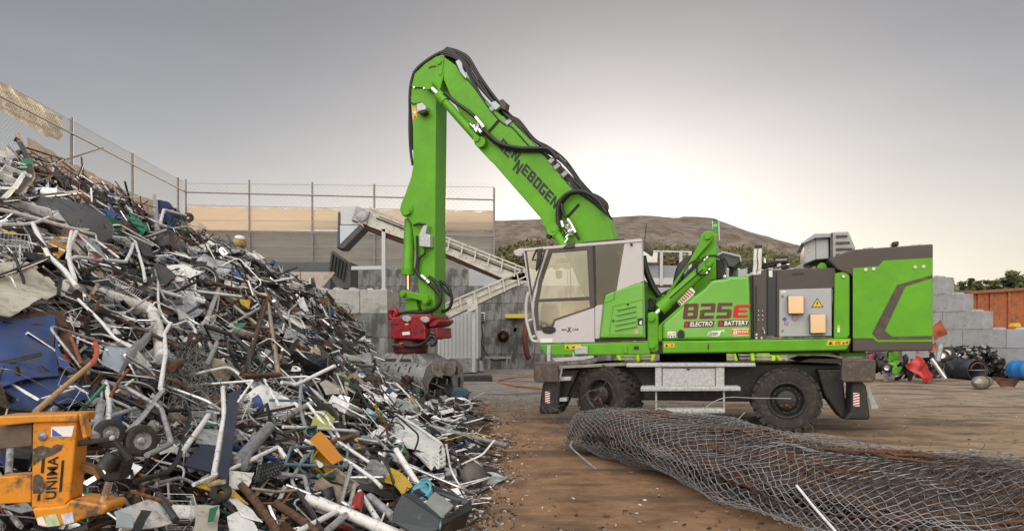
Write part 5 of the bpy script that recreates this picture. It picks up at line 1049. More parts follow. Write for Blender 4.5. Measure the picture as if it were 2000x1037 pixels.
# ---------------------------------------------------------------- scrap heap
MARK = [False]
HX = [-150, 0, 150, 300, 450, 600, 700, 760, 850, 905, 1000]
HB = [3.2, 3.6, 3.9, 4.3, 4.7, 5.1, 5.4, 5.55, 5.62, 5.65, 5.7]
HZ = [.75, .60, .55, .45, .32, .2, .1, .05, .02, .0, .0]
HC = [268, 296, 355, 424, 478, 556, 640, 700, 752, 768, 776]
HY2 = [12.5, 13, 14.5, 16.5, 18.5, 19.5, 19, 17.8, 16.8, 16.3, 16.2]
def heapY(px, py):
    y0 = np.interp(px, HX, HB); z0 = np.interp(px, HX, HZ); yc = np.interp(px, HX, HY2); zc = CH + (HY - np.interp(px, HX, HC)) / F * yc
    m = (zc - z0) / (yc - y0); den = (HY - py) / F - m
    return float((z0 - m * y0 - CH) / min(den, -1e-3))
def crest(px): return float(np.interp(px, HX, HC))
FOOT = ([765, 800, 840, 868, 885, 905, 935, 965, 1000, 1037, 1100], [915, 925, 948, 970, 950, 935, 950, 915, 905, 900, 890])
def foot(py): return float(np.interp(py, *FOOT))
HERO = {}
def HP(px, py, off=0.0):
    if MARK[0]:
        k = (int(px // 8), int(py // 8)); HERO[k] = max(HERO.get(k, 0), off); off *= .62 + heapY(px, py) / 9.5
    Y = max(1.2, heapY(px, py) - off); return P(px, py, Y)
def heap_frame(px, py):
    p = HP(px, py); u = (HP(px + 6, py) - p).normalized(); v = (HP(px, py - 6) - p).normalized(); n = u.cross(v).normalized()
    if n.y > 0: n = -n
    return p, u, n.cross(u).normalized(), n
RODS = [M("scrap_white_enamel", (.78, .77, .77), .4, 0, .12, 9, 0, dirt=(.36, .32, .28, -.1)), M("scrap_light_grey", (.42, .42, .45), .42, .35, .25, 9, .05, 40, dirt=(.2, .17, .14, .1)),
        M("scrap_aluminium", (.72, .72, .74), .3, .8, .2, 9, .05, 40, dirt=(.25, .21, .19, -.1)), M("scrap_dark_steel", (.050, .048, .050), .45, .3, .35, 8, .08, 40, dirt=(.11, .08, .06, -.1)),
        M("scrap_black", (.012, .012, .013), .45, 0, .3, 8, .05, 40, dirt=(.05, .04, .03, -.1)), M("scrap_brown_rust", (.13, .07, .042), .85, .1, .4, 9, .2, 40, dirt=(.06, .035, .025, .2)),
        M("scrap_dark_rust", (.045, .026, .02), .85, .1, .4, 9, .2, 40, dirt=(.12, .07, .04, .1)), M("scrap_tan", (.36, .29, .22), .7, 0, .25, 8, .05, 40, dirt=(.18, .13, .09, .1))]
RN = ["white", "light grey", "bare aluminium", "dark steel", "black", "rust brown", "dark rusty", "tan"]
ACC = [M("scrap_blue", (.035, .085, .26), .5, 0, .25, 8, .05, 40, dirt=(.12, .10, .09, .05)), M("scrap_green", (.02, .17, .09), .5, 0, .25, 8, 0, dirt=(.12, .10, .08, .05)), M("scrap_yellow", (.60, .36, .025), .5, 0, .2, 8, 0, dirt=(.25, .16, .07, .1)),
       M("scrap_red", (.36, .025, .02), .5, 0, .25, 8, 0, dirt=(.12, .05, .04, .05)), M("scrap_orange", (.55, .19, .02), .5, 0, .2, 8, 0, dirt=(.2, .11, .06, .1)), M("scrap_pale_blue", (.25, .42, .52), .5, 0, .2, 8, 0, dirt=(.2, .18, .16, .05))]
AN = ["blue", "green", "yellow", "red", "orange", "pale blue"]
PAL, PN = RODS + ACC, RN + AN
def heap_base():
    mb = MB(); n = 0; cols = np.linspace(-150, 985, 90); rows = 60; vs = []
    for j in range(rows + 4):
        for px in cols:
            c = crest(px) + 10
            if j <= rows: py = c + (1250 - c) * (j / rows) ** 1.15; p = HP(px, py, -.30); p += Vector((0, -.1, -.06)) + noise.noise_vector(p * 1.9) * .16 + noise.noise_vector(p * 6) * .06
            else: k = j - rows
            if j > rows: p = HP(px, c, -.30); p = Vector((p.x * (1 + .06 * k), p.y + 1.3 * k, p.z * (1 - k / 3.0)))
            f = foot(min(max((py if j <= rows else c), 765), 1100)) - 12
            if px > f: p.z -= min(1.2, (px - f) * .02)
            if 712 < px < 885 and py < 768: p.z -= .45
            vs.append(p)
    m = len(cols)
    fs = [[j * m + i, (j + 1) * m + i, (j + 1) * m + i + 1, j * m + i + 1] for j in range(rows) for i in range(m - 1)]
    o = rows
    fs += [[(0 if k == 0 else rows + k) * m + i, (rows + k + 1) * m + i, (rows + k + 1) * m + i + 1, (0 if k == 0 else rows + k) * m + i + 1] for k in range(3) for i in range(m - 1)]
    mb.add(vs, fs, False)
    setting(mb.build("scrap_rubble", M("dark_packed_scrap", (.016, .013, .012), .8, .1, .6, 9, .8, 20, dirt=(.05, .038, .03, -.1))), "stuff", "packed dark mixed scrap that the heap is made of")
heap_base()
def heap_debris():
    r = random.Random(99); mb = MB(); cnt = 0
    wts = [3.2, 3.4, 3.4, 9, 13, 3.5, 5, 1.2, .35, .25, .2, .3, .15, .2]
    while cnt < 12000:
        py = r.uniform(280, 1060); px = r.uniform(-30, 985); c = crest(px)
        if py < c - 2 or px > foot(max(py, 765)) + r.gauss(0, 9): continue
        if 718 < px < 872 and py < 756: continue
        Y = heapY(px, py)
        if r.random() > min(1, (Y / 15) ** 1.0 + .12): continue
        cnt += 1; p, u, v, n = heap_frame(px, py); mb.m = r.choices(range(14), wts)[0]
        a = r.uniform(0, 6.283); d = (u * math.cos(a) + v * math.sin(a) + n * r.gauss(0, .35)).normalized(); e = (n + d.orthogonal() * r.gauss(0, .6)).normalized(); e = (e - d * e.dot(d)).normalized(); g = d.cross(e)
        k = r.random(); s = .75 + Y / 40; q = p + n * r.uniform(-.20, .03)
        if k < .62: L_ = r.uniform(.05, .42) * s; w = r.uniform(.005, .017); mb.obox(q, d * L_, g * w, e * w * r.uniform(.4, 1))
        elif k < .84: mb.obox(q, d * r.uniform(.05, .20) * s, g * r.uniform(.03, .12) * s, e * .003)
        elif k < .93:
            L_ = r.uniform(.1, .3); mb.tube([q - d * L_, q + g * L_ * r.uniform(-.5, .5) + e * L_ * .2, q + d * L_], r.uniform(.004, .011), 5, False)
        else: mb.obox(q, d * r.uniform(.04, .11), g * r.uniform(.03, .09), e * r.uniform(.02, .06))
    setting(mb.build("scrap_debris", PAL), "stuff", "countless small scraps of metal and plastic filling the gaps of the heap")
heap_debris()
# unit shapes of the loose pieces, length about one metre along x
def u_tube(r_, l=.5): return lambda: MB().tube([(-l, 0, 0), (l, 0, 0)], r_, 8)
def u_bent(pts, r_, f=.09): return lambda: MB().tube(fillet([Vector(p) for p in pts], f, 4), r_, 8)
def u_box(l, w, h): return lambda: MB().box((-l, -w, -h), (l, w, h))
def u_angle():
    mb = MB(); mb.box((-.5, -.03, -.003), (.5, .03, .003)); mb.box((-.5, .0242, .0032), (.5, .030, .06)); return mb
def u_channel():
    mb = MB(); mb.box((-.45, -.05, -.002), (.45, .05, .002)); mb.box((-.45, -.05, .0022), (.45, -.046, .045)); mb.box((-.45, .046, .0022), (.45, .05, .045)); return mb
def u_sheet(a, b, w, sd, curl=0, jag=.0): return lambda: MB().patch((-a, -b, 0), (a, -b, .03), (a * .9, b, 0), (-a, b * .92, .04), w, 9, .004, 3.5, sd, curl, jag)
def u_rack():
    mb = MB()
    for i in range(13): x = -.4 + i * .0667; mb.tube([(x, -.25, .03 * math.sin(i)), (x, 0, .05), (x, .25, .02 * math.cos(i))], .0042, 5, False)
    for y in (-.25, -.08, .08, .25): mb.tube([(-.4, y, .01), (0, y, .05), (.4, y, .0)], .006, 5)
    return mb
def u_basket():
    mb = MB()
    for i in range(12):
        a = i / 11 * 2 - 1; mb.tube(fillet([Vector((a * .3, -.2, .22)), Vector((a * .3, -.17, 0)), Vector((a * .3, .17, 0)), Vector((a * .3, .2, .22))], .04), .004, 5, False)
    for z_, w in ((.22, .2), (.11, .185), (.0, .17)): mb.tube([(-.3, -w, z_), (.3, -w, z_), (.3, w, z_), (-.3, w, z_), (-.3, -w, z_)], .006, 5)
    return mb
def u_hoop(): return MB().tube([Vector((.28 * math.cos(i * math.pi / 12), .28 * math.sin(i * math.pi / 12), 0)) for i in range(25)], .014, 7, False)
def u_cable(sd):
    def f():
        r = random.Random(sd); p = [Vector((-.5, 0, 0))]
        for i in range(8): p.append(p[-1] + Vector((r.uniform(-.05, .2), r.gauss(0, .12), r.gauss(0, .06))))
        return MB().tube(smooth(p, 4), .007, 6)
    return f
def u_can(): return MB().lathe([(.0, .0), (.09, .0), (.095, .01), (.095, .2), (.088, .2), (.085, .02), (0, .015)], (0, 0, 0), (.3, 0, 1), 18)
def u_plate():
    mb = MB(); mb.prism([Vector(p) for p in ((-.18, -.1, 0), (.12, -.1, 0), (.2, -.03, 0), (.2, .1, 0), (-.1, .1, 0), (-.18, .04, 0))], (0, 0, .008)); mb.cyl((-.1, 0, .008), (-.1, 0, .03), .025, 10); return mb
def u_case():
    mb = MB(); mb.ring([(-.24, -.17, 0), (.24, -.17, 0), (.24, .17, 0), (-.24, .17, 0)], [(-.225, -.155, 0), (.225, -.155, 0), (.225, .155, 0), (-.225, .155, 0)], (0, 0, .16)); mb.box((-.225, -.155, .0), (.225, .155, .006)); mb.box((-.1, -.1, .0065), (.08, .06, .07)); return mb
def u_pot(): return MB().lathe([(0, 0), (.07, 0), (.11, .03), (.13, .1), (.145, .13), (.135, .13), (.12, .1), (.10, .04), (0, .015)], (0, 0, 0), (0, .25, 1), 20)
def u_tangle(sd):
    def f():
        r = random.Random(sd); mb = MB()
        for k in range(9):
            p = [Vector((r.gauss(0, .12), r.gauss(0, .12), r.gauss(0, .06)))]
            for i in range(7): p.append(p[-1] * .9 + Vector((r.gauss(0, .13), r.gauss(0, .13), r.gauss(0, .07))))
            mb.tube(smooth(p, 3), .0035, 4, False)
        return mb
    return f
def u_caster():
    mb = MB(); mb.lathe([(.02, -.03), (.05, -.03), (.07, -.02), (.075, 0), (.07, .02), (.05, .03), (.02, .03)], (0, 0, 0), (0, 1, 0), 20); mb.box((-.015, -.045, 0), (.015, -.035, .13)); mb.box((-.015, .035, 0), (.015, .045, .13)); mb.box((-.05, -.05, .1305), (.05, .05, .137)); return mb
KINDS_ = [ # name, phrase, variants, weight by colour, how many, scale range
    ("steel_tube", "straight tube", [u_tube(.011), u_tube(.015, .6), u_tube(.020, .7), u_tube(.028, .6)], [9, 7, 8, 5, 5, 2.5, 2, 1.5, .6, .2, .2, .2, .1, .2], 290, (.7, 1.5)),
    ("bent_tube", "bent tube frame", [u_bent([(-.4, -.2, 0), (.3, -.2, 0), (.35, .2, .05), (-.3, .2, 0)], .012), u_bent([(-.4, 0, 0), (0, 0, 0), (.1, .35, .1), (.5, .35, 0)], .013), u_bent([(-.35, .3, 0), (-.35, -.1, .1), (.35, -.1, .1), (.35, .3, 0)], .012), u_bent([(-.5, 0, 0), (.1, .05, .1), (.3, .4, .2)], .016), u_bent([(-.3, -.2, 0), (.3, -.2, 0), (.3, .2, .15), (-.3, .2, .15), (-.3, -.2, 0)], .010)], [10, 6, 7, 4, 5, 2, 1.5, .6, .6, .3, .1, .3, .1, .2], 280, (.85, 1.8)),
    ("square_bar", "square section bar", [u_box(.5, .012, .012), u_box(.6, .02, .02), u_box(.45, .03, .015)], [6, 6, 8, 5, 5, 3, 2, 1, .3, .2, .2, .2, .2, .1], 130, (.6, 1.2)),
    ("angle_iron", "angle iron", [u_angle, u_channel], [4, 5, 7, 5, 4, 3.5, 3, .6, .2, .2, .1, .1, .1, .1], 110, (.6, 1.2)),
    ("flat_strip", "flat metal strip", [u_sheet(.5, .03, .03, 3), u_sheet(.6, .045, .05, 8)], [5, 5, 8, 5, 5, 2, 2, 1, .4, .2, .4, .2, .3, .2], 90, (.6, 1.2)),
    ("crumpled_sheet", "crumpled metal sheet", [u_sheet(.3, .22, .05, 1), u_sheet(.22, .17, .07, 4, .06), u_sheet(.35, .15, .05, 6, 0, .03), u_sheet(.18, .15, .03, 9, .09)], [7, 7, 9, 5, 7, 2, 1.5, 2, 1.5, 1, 1, 1, .7, .7], 170, (.8, 1.9)),
    ("wire_rack", "warped wire rack", [u_rack], [6, 4, 3, 1, 3, 1, 1, 0, .3, .4, 0, 0, 0, 0], 45, (.6, 1.2)),
    ("wire_basket", "wire basket", [u_basket], [5, 4, 2, 1, 1, 0, 1, 0, 1, .5, 0, 0, 0, 0], 22, (.6, 1.1)),
    ("metal_hoop", "round metal hoop", [u_hoop], [4, 4, 3, 3, 4, 1, 2, 0, .2, 0, 0, .1, 0, 0], 34, (.5, 1.1)),
    ("loose_cable", "loose cable", [u_cable(1), u_cable(2), u_cable(5)], [2, 2, 0, 1, 9, 1, 1, 1, .5, .1, .1, .5, .3, .1], 70, (.6, 1.3)),
    ("tin_can", "open tin can", [u_can], [3, 4, 5, 1, 1, 2, 1, 1, .5, .5, .5, .5, .3, .5], 40, (.5, 1.1)),
    ("steel_bracket", "bracket plate", [u_plate], [3, 4, 4, 4, 4, 4, 3, 1, .2, .2, .2, .2, .2, .1], 40, (.6, 1.3)),
    ("appliance_case", "open appliance case", [u_case], [5, 4, 3, 3, 4, 1, 1, 2, .3, .2, .2, .2, .1, .2], 50, (.5, 1.1)),
    ("cooking_pot", "dented cooking pot", [u_pot], [2, 3, 5, 2, 2, 1, 0, 0, .3, .3, .1, .4, .2, .3], 26, (.6, 1.1)),
    ("wire_tangle", "tangle of wire", [u_tangle(1), u_tangle(2), u_tangle(3)], [4, 4, 3, 2, 3, 4, 3, 0, 1, .5, 0, 0, 0, 0], 46, (.7, 1.4)),
    ("trolley_caster", "trolley caster", [u_caster], [0, 2, 2, 1, 4, 0, 0, 0, 0, 0, 0, 0, 0, 0], 16, (.7, 1.1)),
]
MESHES = {}
def piece(kind, var, ci):
    k = (kind[0], var, ci)
    if k not in MESHES:
        o = kind[2][var]().build(kind[0], PAL[ci]); MESHES[k] = o.data
        bpy.data.objects.remove(o)
    return MESHES[k]
def zone(px, py, Y):
    if py < crest(px) + 55: return "along the crest of the scrap heap"
    if px > foot(max(py, 765)) - 90: return "at the foot of the heap by the bare yard"
    if Y < 5.6: return "low at the front of the scrap heap"
    if Y > 11: return "high on the far slope of the heap"
    return "half way up the scrap heap"
def scatter():
    r = random.Random(2024)
    for kind in KINDS_:
        name, phrase, var, wt, num, sr = kind; n = 0
        while n < num:
            py = r.uniform(285, 1050); px = r.uniform(-40, 975)
            if py < crest(px) or px > foot(max(py, 765)) - 4: continue
            Y = heapY(px, py)
            if r.random() > min(1, (Y / 15) ** 1.15 + .05): continue
            h = HERO.get((int(px // 8), int(py // 8)))
            if 712 < px < 885 and py < 762: continue
            if h is not None and r.random() < .45: continue
            n += 1; p, u, v, nn = heap_frame(px, py); vi = r.randrange(len(var)); ci = r.choices(range(14), wt)[0]
            a = r.uniform(0, 6.283); d = (u * math.cos(a) + v * math.sin(a) + nn * r.gauss(0, .25 if h is None else .1)).normalized(); e = (nn + Vector((r.gauss(0, .4), r.gauss(0, .4), r.gauss(0, .4)))); e = (e - d * e.dot(d)).normalized(); g = e.cross(d)
            s = r.uniform(*sr) * (.70 + Y / 95) * (.75 if Y < 5.5 else 1)
            if px > foot(max(py, 765)) - 75:
                s *= .6
                if name == 'crumpled_sheet' and ci > 7: ci = 2
            o = bpy.data.objects.new(name, piece(kind, vi, ci)); COL.objects.link(o)
            o.matrix_world = Matrix.Translation(p + nn * (r.uniform(-.05, .08) if h is None else r.uniform(-.22, -.08))) @ Matrix((d, g, e)).transposed().to_4x4() @ Matrix.Scale(s, 4)
            lab = f"{PN[ci]} {phrase} {zone(px, py, Y)}"; tag(o, lab, phrase.split()[-1] if name != "steel_tube" else "tube", f"{PN[ci]} {phrase}s {zone(px, py, Y)}")
# ---------------------------------------------------------------- pieces that stand out on the heap
L1 = Z(0, 230, 3.142); L2 = Z(0, 480, 3.24); L3 = Z(0, 740, 3.492); L4 = Z(400, 430, 3.345); L5 = Z(400, 700, 3.0767); zH = Z(0, 780, 4.035)
def hs(name, label, cat, z, q, mat, off=.12, warp=.02, th=.006, n=10, curl=0, jag=0, tilt=0, seed=0, freq=3, group=None):
    pts = z(*q); c = [HP(a, b, off + (tilt * i_ if isinstance(tilt, (int, float)) else tilt[i_])) for i_, (a, b) in enumerate(pts)]
    for i in range(11):
        for j in range(11):
            u_, v_ = i / 10, j / 10; HP(*[(pts[0][k] * (1 - u_) + pts[1][k] * u_) * (1 - v_) + (pts[3][k] * (1 - u_) + pts[2][k] * u_) * v_ for k in (0, 1)], off)
    o = MB().patch(c[0], c[1], c[2], c[3], warp, n, th, freq, seed or len(label), curl, jag).build(name, mat); return tag(o, label, cat, group)
def ht(name, label, cat, z, pts, r, mat, off=.15, f=.06, sm=False, n=9, group=None):
    if z is L1: r *= 1.15; off += .2
    q = [HP(*z(p[:2])[0], off + (p[2] if len(p) > 2 else 0)) for p in pts]
    zp = z(*[p[:2] for p in pts])
    for a, b in zip(zp, zp[1:]):
        for i in range(13): HP(a[0] + (b[0] - a[0]) * i / 12, a[1] + (b[1] - a[1]) * i / 12, off)
    o = MB().tube(smooth(q, 5) if sm else fillet(q, f), r, n).build(name, mat); return tag(o, label, cat, group)
def hp(name, label, cat, z, pts, mat, off=.15, th=.05, bevel=.006, group=None):
    """a rigid flat piece: outline on the plane facing the viewer at the heap's surface"""
    w = z(*pts); cx = sum(p[0] for p in w) / len(w); cy = sum(p[1] for p in w) / len(w); Y = heapY(cx, cy) - off
    o = MB().prism([P(a, b, Y + (cy - b) * Y / F * .55) for a, b in w], (0, th, -.02)).build(name, mat, bevel=bevel); return tag(o, label, cat, group)
W_, LG, AL, DS, BK, RB, DR, TN = RODS
BLU, GRN, YLW, RD, ORG, PB = ACC
def heroes():
    # white tubular frames, upper left
    for i, (pts, r) in enumerate([
        ([(-20, 560), (120, 590), (440, 680), (490, 690), (780, 685), (700, 650), (520, 600), (330, 580)], .022),
        ([(470, 700), (430, 780), (415, 870), (470, 855), (600, 870), (770, 885), (800, 830), (820, 770)], .022),
        ([(200, 650), (300, 850), (400, 940), (470, 1037)], .024), ([(440, 700), (420, 800), (430, 900), (460, 1000)], .022), ([(500, 700), (640, 730), (800, 740), (830, 760), (880, 930), (890, 1000)], .02),
        ([(0, 655), (140, 655), (230, 640), (300, 610)], .017), ([(440, 700), (600, 760), (730, 860)], .014), ([(20, 500), (90, 430), (150, 340)], .03)]):
        ht("chair_tubing", ["long white bent tube frame reaching across the upper heap", "white hooked chair tube under the long frame", "white leg tube running down past the cream sheet", "short white upright tube joined to the leg", "white looped tube with a flat joint plate", "thin white tube above the grey disc's lower edge", "slim white brace tube crossing the wire basket", "white tube leaning up beside the black bent hose"][i], "chair frame", L1, pts, r, W_, .35)
    for i, (x, y) in enumerate(((465, 680), (815, 750))): hp("joint_plate", ["pale cast joint plate on the long white frame", "pale cast joint plate at the bend of the looped tube"][i], "joint plate", L1, ((x - 40, y - 25), (x + 10, y - 20), (x + 45, y + 8), (x + 30, y + 25), (x - 35, y + 12)), W_, .42, .03)
    o = tag(MB().patch(*[HP(*p, q) for p, q in zip(L1((70, 530), (300, 470), (550, 690), (240, 640)), (.1, .0, .3, .4))], .02, 12, .02, 1.0, 3, .05).build("scrap_disc_sheet", DS), "dark grey sheet lying under the round dish", "sheet")
    c = HP(*L1((310, 600))[0], .38); t = thing("round_dish", "large dark grey round dish with a silver hub near the heap's top", "dish", c)
    ax = Vector((.35, -.45, .82)).normalized(); MB().lathe([(0, .03), (.14, .03), (.3, .0), (.78, -.08), (.80, -.11), (.78, -.12), (0, -.02)], c, ax, 48).build("bowl", M("dish_dark_grey", (.11, .11, .115), .35, .2, .15, 4, 0, dirt=(.2, .17, .14, -.2)), t); MB().lathe([(0, .06), (.07, .06), (.09, .03), (.09, .02)], c, ax, 20).build("hub", AL, t)
    ht("rubber_hose", "thick black bent rubber hose rising at the heap's top left", "hose", L1, [(95, 480), (110, 470), (170, 400), (195, 350), (175, 280), (150, 210), (120, 150), (90, 130)], .043, M("dusty_black_hose", (.035, .03, .028), .7, 0, .3, 6, .15, 30, dirt=(.09, .07, .055, .15)), .3, sm=True, n=14)
    ht("rubber_hose", "shorter black corrugated hose behind the thick bent one", "hose", L1, [(100, 370), (85, 310), (100, 240), (120, 210)], .035, RUBBER, .2, sm=True, n=12)
    ht("steel_pipe", "white pipe end sticking out of the black hose's top", "pipe", L1, [(125, 160), (112, 105)], .045, TN, .3)
    ht("steel_rod", "long dark rod pointing up across the net fence", "rod", L1, [(160, 185), (400, 260), (635, 185)], .018, DR, .0); ht("steel_rod", "dark upright rod standing from the crest before the fence", "rod", L1, [(500, 245), (515, 370), (540, 520)], .02, DR, .0); ht("steel_rod", "thin pale rod leaning on the crest near the first fence post", "rod", L1, [(380, 240), (470, 330), (600, 380)], .014, LG, .0)
    for i, pts in enumerate([[(190, 210), (330, 290), (430, 390)], [(150, 240), (300, 320), (380, 400)], [(230, 230), (290, 330), (420, 420)], [(200, 300), (380, 300), (500, 370)], [(220, 260), (340, 240), (460, 330)], [(170, 330), (300, 360), (430, 330)], [(310, 240), (350, 330), (390, 430)], [(400, 300), (300, 370), (210, 390)]]): ht("rebar_rod", "thin rusty reinforcing rod in the loose bundle on the heap top", "rod", L1, pts, .014, [DR, RB][i % 2], .12, group="rusty reinforcing rods in the bundle on the heap top")
    ht("channel_bar", "long dark flat bar lying above the grey dish", "bar", L1, [(0, 515), (200, 490), (455, 465)], .035, DS, .3)
    hs("plastic_sheet", "bright green plastic sheet slumped on the upper slope", "plastic sheet", L1, ((715, 530), (760, 540), (910, 690), (860, 725)), M("green_plastic", (.012, .23, .12), .4, 0, .15, 3), .35, .07, .02, 12, .06); hs("plastic_sheet", "second fold of green plastic hanging by the first", "plastic sheet", L1, ((712, 600), (740, 600), (880, 720), (800, 665)), M("green_plastic", (.012, .23, .12)), .4, .05, .02)
    for i, q in enumerate((((960, 500), (1060, 560), (1100, 580), (975, 580)), ((1000, 590), (1060, 575), (1125, 610), (1050, 690)), ((1000, 600), (1060, 640), (1060, 700), (1010, 650)))): hs("fabric_scrap", ["dark blue fabric peak standing highest at the crest", "dark blue fabric fold draped over a white tube", "dark blue fabric flap hanging lowest of the three"][i], "fabric", L1, q, M("navy_cloth", (.016, .022, .075), .85, 0, .3, 4, .2, 20), .2 + .1 * i, .09, .01, 12, .08, .02)
    ht("steel_tube", "white tube bent over the dark blue fabric", "tube", L1, [(985, 640), (1005, 565), (1140, 600)], .03, W_, .5); ht("steel_post", "pale square post standing behind the blue fabric", "post", L1, [(950, 480), (965, 700)], .05, LG, .05)
    c = HP(*L1((1152, 615))[0], .3); o = MB().lathe([(.05, -.03), (.14, -.03), (.16, 0), (.14, .03), (.05, .03)], c, (.2, -1, .3), 18).build("pram_wheel", RUBBER); tag(o, "small dark wheel at the end of the white tube by the blue fabric", "wheel")
    hs("brown_sheet", "dark brown panel standing tilted below the green plastic", "panel", L1, ((770, 650), (800, 640), (960, 860), (880, 850)), DS, .35, .02, .02); hs("sign_board", "grey board with a red and white striped edge beyond the green plastic", "board", L1, ((770, 520), (870, 545), (870, 600), (790, 580)), DGREY, .1, .01, .03); ht("striped_edge", "red and white striped strip on the grey board's rim", "strip", L1, [(780, 512), (875, 540), (878, 590)], .022, RD, .16, f=0); hs("plastic_tub", "white rounded tub lid behind the green plastic", "tub lid", L1, ((590, 470), (690, 480), (720, 550), (650, 545)), W_, .1, .08, .03, 10, -.1)
    for i, q in enumerate((((240, 800), (400, 720), (470, 800), (330, 890)), ((400, 720), (480, 740), (560, 860), (470, 830)))): hs("yellow_bin", ["large amber yellow bin side under the white frame", "amber yellow bin rim curving to the wire basket"][i], "bin", L1, q, M("amber_plastic", (.50, .24, .02), .45, 0, .15, 4, 0, dirt=(.25, .13, .04, .05)), .12, .03, .015, 12, .12)
    mb = MB()
    for k in range(13):
        a, b = (550 + k * 10, 700 + k * 12), (620 + k * 12, 690 + k * 13); mb.tube([HP(*L1(a)[0], .32), HP(*L1((a[0] + 40, a[1] - 18))[0], .42), HP(*L1(b)[0], .32)], .007, 5, False)
    for k in range(7): mb.tube([HP(*L1((555 + k * 12, 705 - k * 2))[0], .33 + .02 * k), HP(*L1((620 + k * 12, 780 - k * 2))[0], .36), HP(*L1((680 + k * 14, 855 - k * 4))[0], .33)], .007, 5, False)
    tag(mb.build("wire_basket", W_), "long bent white wire basket below the looped tube", "basket")
    c = HP(*L1((1470, 768))[0], .2); t = thing("gas_bottle", "yellow round canister with a white cap on the crest", "canister", c); s = c.y / F * 12
    MB().lathe([(0, -s), (s * .8, -s * .9), (s * 1.15, -s * .3), (s * 1.1, s * .3), (s * .7, s * .8), (0, s)], c, (.3, -.2, 1), 20).build("body", M("worn_yellow", (.50, .32, .06), .5, 0, .25, 5, 0, dirt=(.2, .14, .08, .2)), t); MB().lathe([(0, s * .65), (s * .8, s * .68), (s * .9, s * .85), (s * .6, s * 1.15), (0, s * 1.25)], c, (.2, -.3, 1), 20).build("cap", W_, t)
    # cream sheet, blue sheet and their neighbours
    hs("crumpled_sheet", "large soiled cream metal sheet at the heap's edge", "sheet", L2, ((-40, 110), (170, 130), (400, 300), (-60, 470)), CREAM, .35, .05, .008, 18, .0, .012, (.1, .05, .1, .3), freq=2.2); hs("crumpled_sheet", "small folded corner of cream sheet by the black strap", "sheet", L2, ((170, 130), (300, 210), (410, 330), (300, 330)), CREAM, .33, .05, .008, 10)
    ht("black_bar", "black flat bar lying over the cream sheet", "bar", L2, [(-20, 200), (150, 140), (310, 75)], .022, BK, .55); ht("black_strap", "short black strap at the cream sheet's end", "strap", L2, [(385, 210), (370, 320)], .02, BK, .5)
    hs("rusty_sheet", "brown rusted sheet edge above the blue sheet", "sheet", L2, ((-20, 460), (400, 420), (430, 520), (-20, 500)), RUSTM, .32, .02, .02, 10, 0, .01); hs("rusty_sheet", "brown rusted backing sheet beside the blue sheet's fold", "sheet", L2, ((350, 430), (470, 520), (560, 880), (400, 640)), RUSTM, .22, .03, .015, 10, .03, .01)
    hs("blue_sheet", "large blue painted crumpled sheet with bare patches", "sheet", L2, ((-30, 480), (340, 455), (380, 800), (-30, 900)), M("worn_blue_paint", (.035, .075, .23), .45, 0, .2, 4, .08, 20, dirt=(.11, .09, .08, .05), rust=(.40, .37, .32, -.55)), .36, .045, .01, 18, .03, .01, freq=2); hs("blue_sheet", "lower dark blue sheet running under the shovel", "sheet", L2, ((-20, 850), (380, 780), (650, 960), (60, 1060)), M("worn_dark_blue_paint", (.028, .055, .17), .5, 0, .2, 4, .08, 20, dirt=(.10, .08, .07, .0)), .30, .03, .01, 14); hs("blue_sheet", "narrow blue fold beside the rusted backing sheet", "sheet", L2, ((340, 460), (360, 640), (460, 800), (370, 760)), M("worn_blue_paint", (.035, .075, .23)), .42, .02, .01)
    hs("brown_board", "dark brown board at the photo edge below the blue sheet", "board", L2, ((-30, 880), (0, 900), (70, 1030), (-30, 1030)), DR, .42, .02, .02)
    c = [HP(*L2(p)[0], .62 - .1 * i) for i, p in enumerate(((225, 1050), (590, 735), (610, 690), (605, 620), (585, 590)))]; t = thing("garden_shovel", "wooden handled tool with an orange red head lying on the blue sheet", "shovel", c[0])
    MB().tube([c[0], c[1]], .019, 12).build("handle", WOOD, t); MB().tube(smooth(c[1:], 4), [.024] * 4 * 4 if False else .020, 10).build("head", M("orange_red_paint", (.55, .085, .015), .4, 0, .15, 6), t); MB().tube([c[1] * .93 + c[0] * .07, c[1]], .024, 12).build("socket", M("orange_red_paint", (.55, .085, .015)), t)
    t = thing("bent_duct", "thick chipped white duct bent downward in the middle of the heap", "duct", HP(*L2((950, 400))[0], .3))
    def quadduct(name, pts, w):
        mb = MB(); q = [HP(*L2(p)[0], .28) for p in pts]; mb.tube(fillet(q, .02), w, 14); mb.build(name, WHITES, t)
    quadduct("upper_section", ((410, 250), (700, 320), (955, 405)), .068); quadduct("lower_section", ((955, 405), (1000, 520), (1020, 720)), .062)
    MB().tube([HP(*L2((930, 385))[0], .29), HP(*L2((985, 440))[0], .29)], .069, 14).build("elbow", WHITES, t)
    ht("steel_tube", "long thin white pipe with clamps below the bent duct", "tube", L2, [(495, 340), (640, 480), (730, 590), (830, 640)], .016, W_, .45); ht("square_tube", "white square section rail pointing to the crushed can", "rail", L2, [(835, 235), (1060, 300), (1290, 360)], .028, W_, .3)
    ht("bent_tube", "white bent leg tube beside the grey wire nest", "tube", L2, [(1080, 490), (1040, 560), (1050, 680), (1015, 900)], .021, W_, .5)
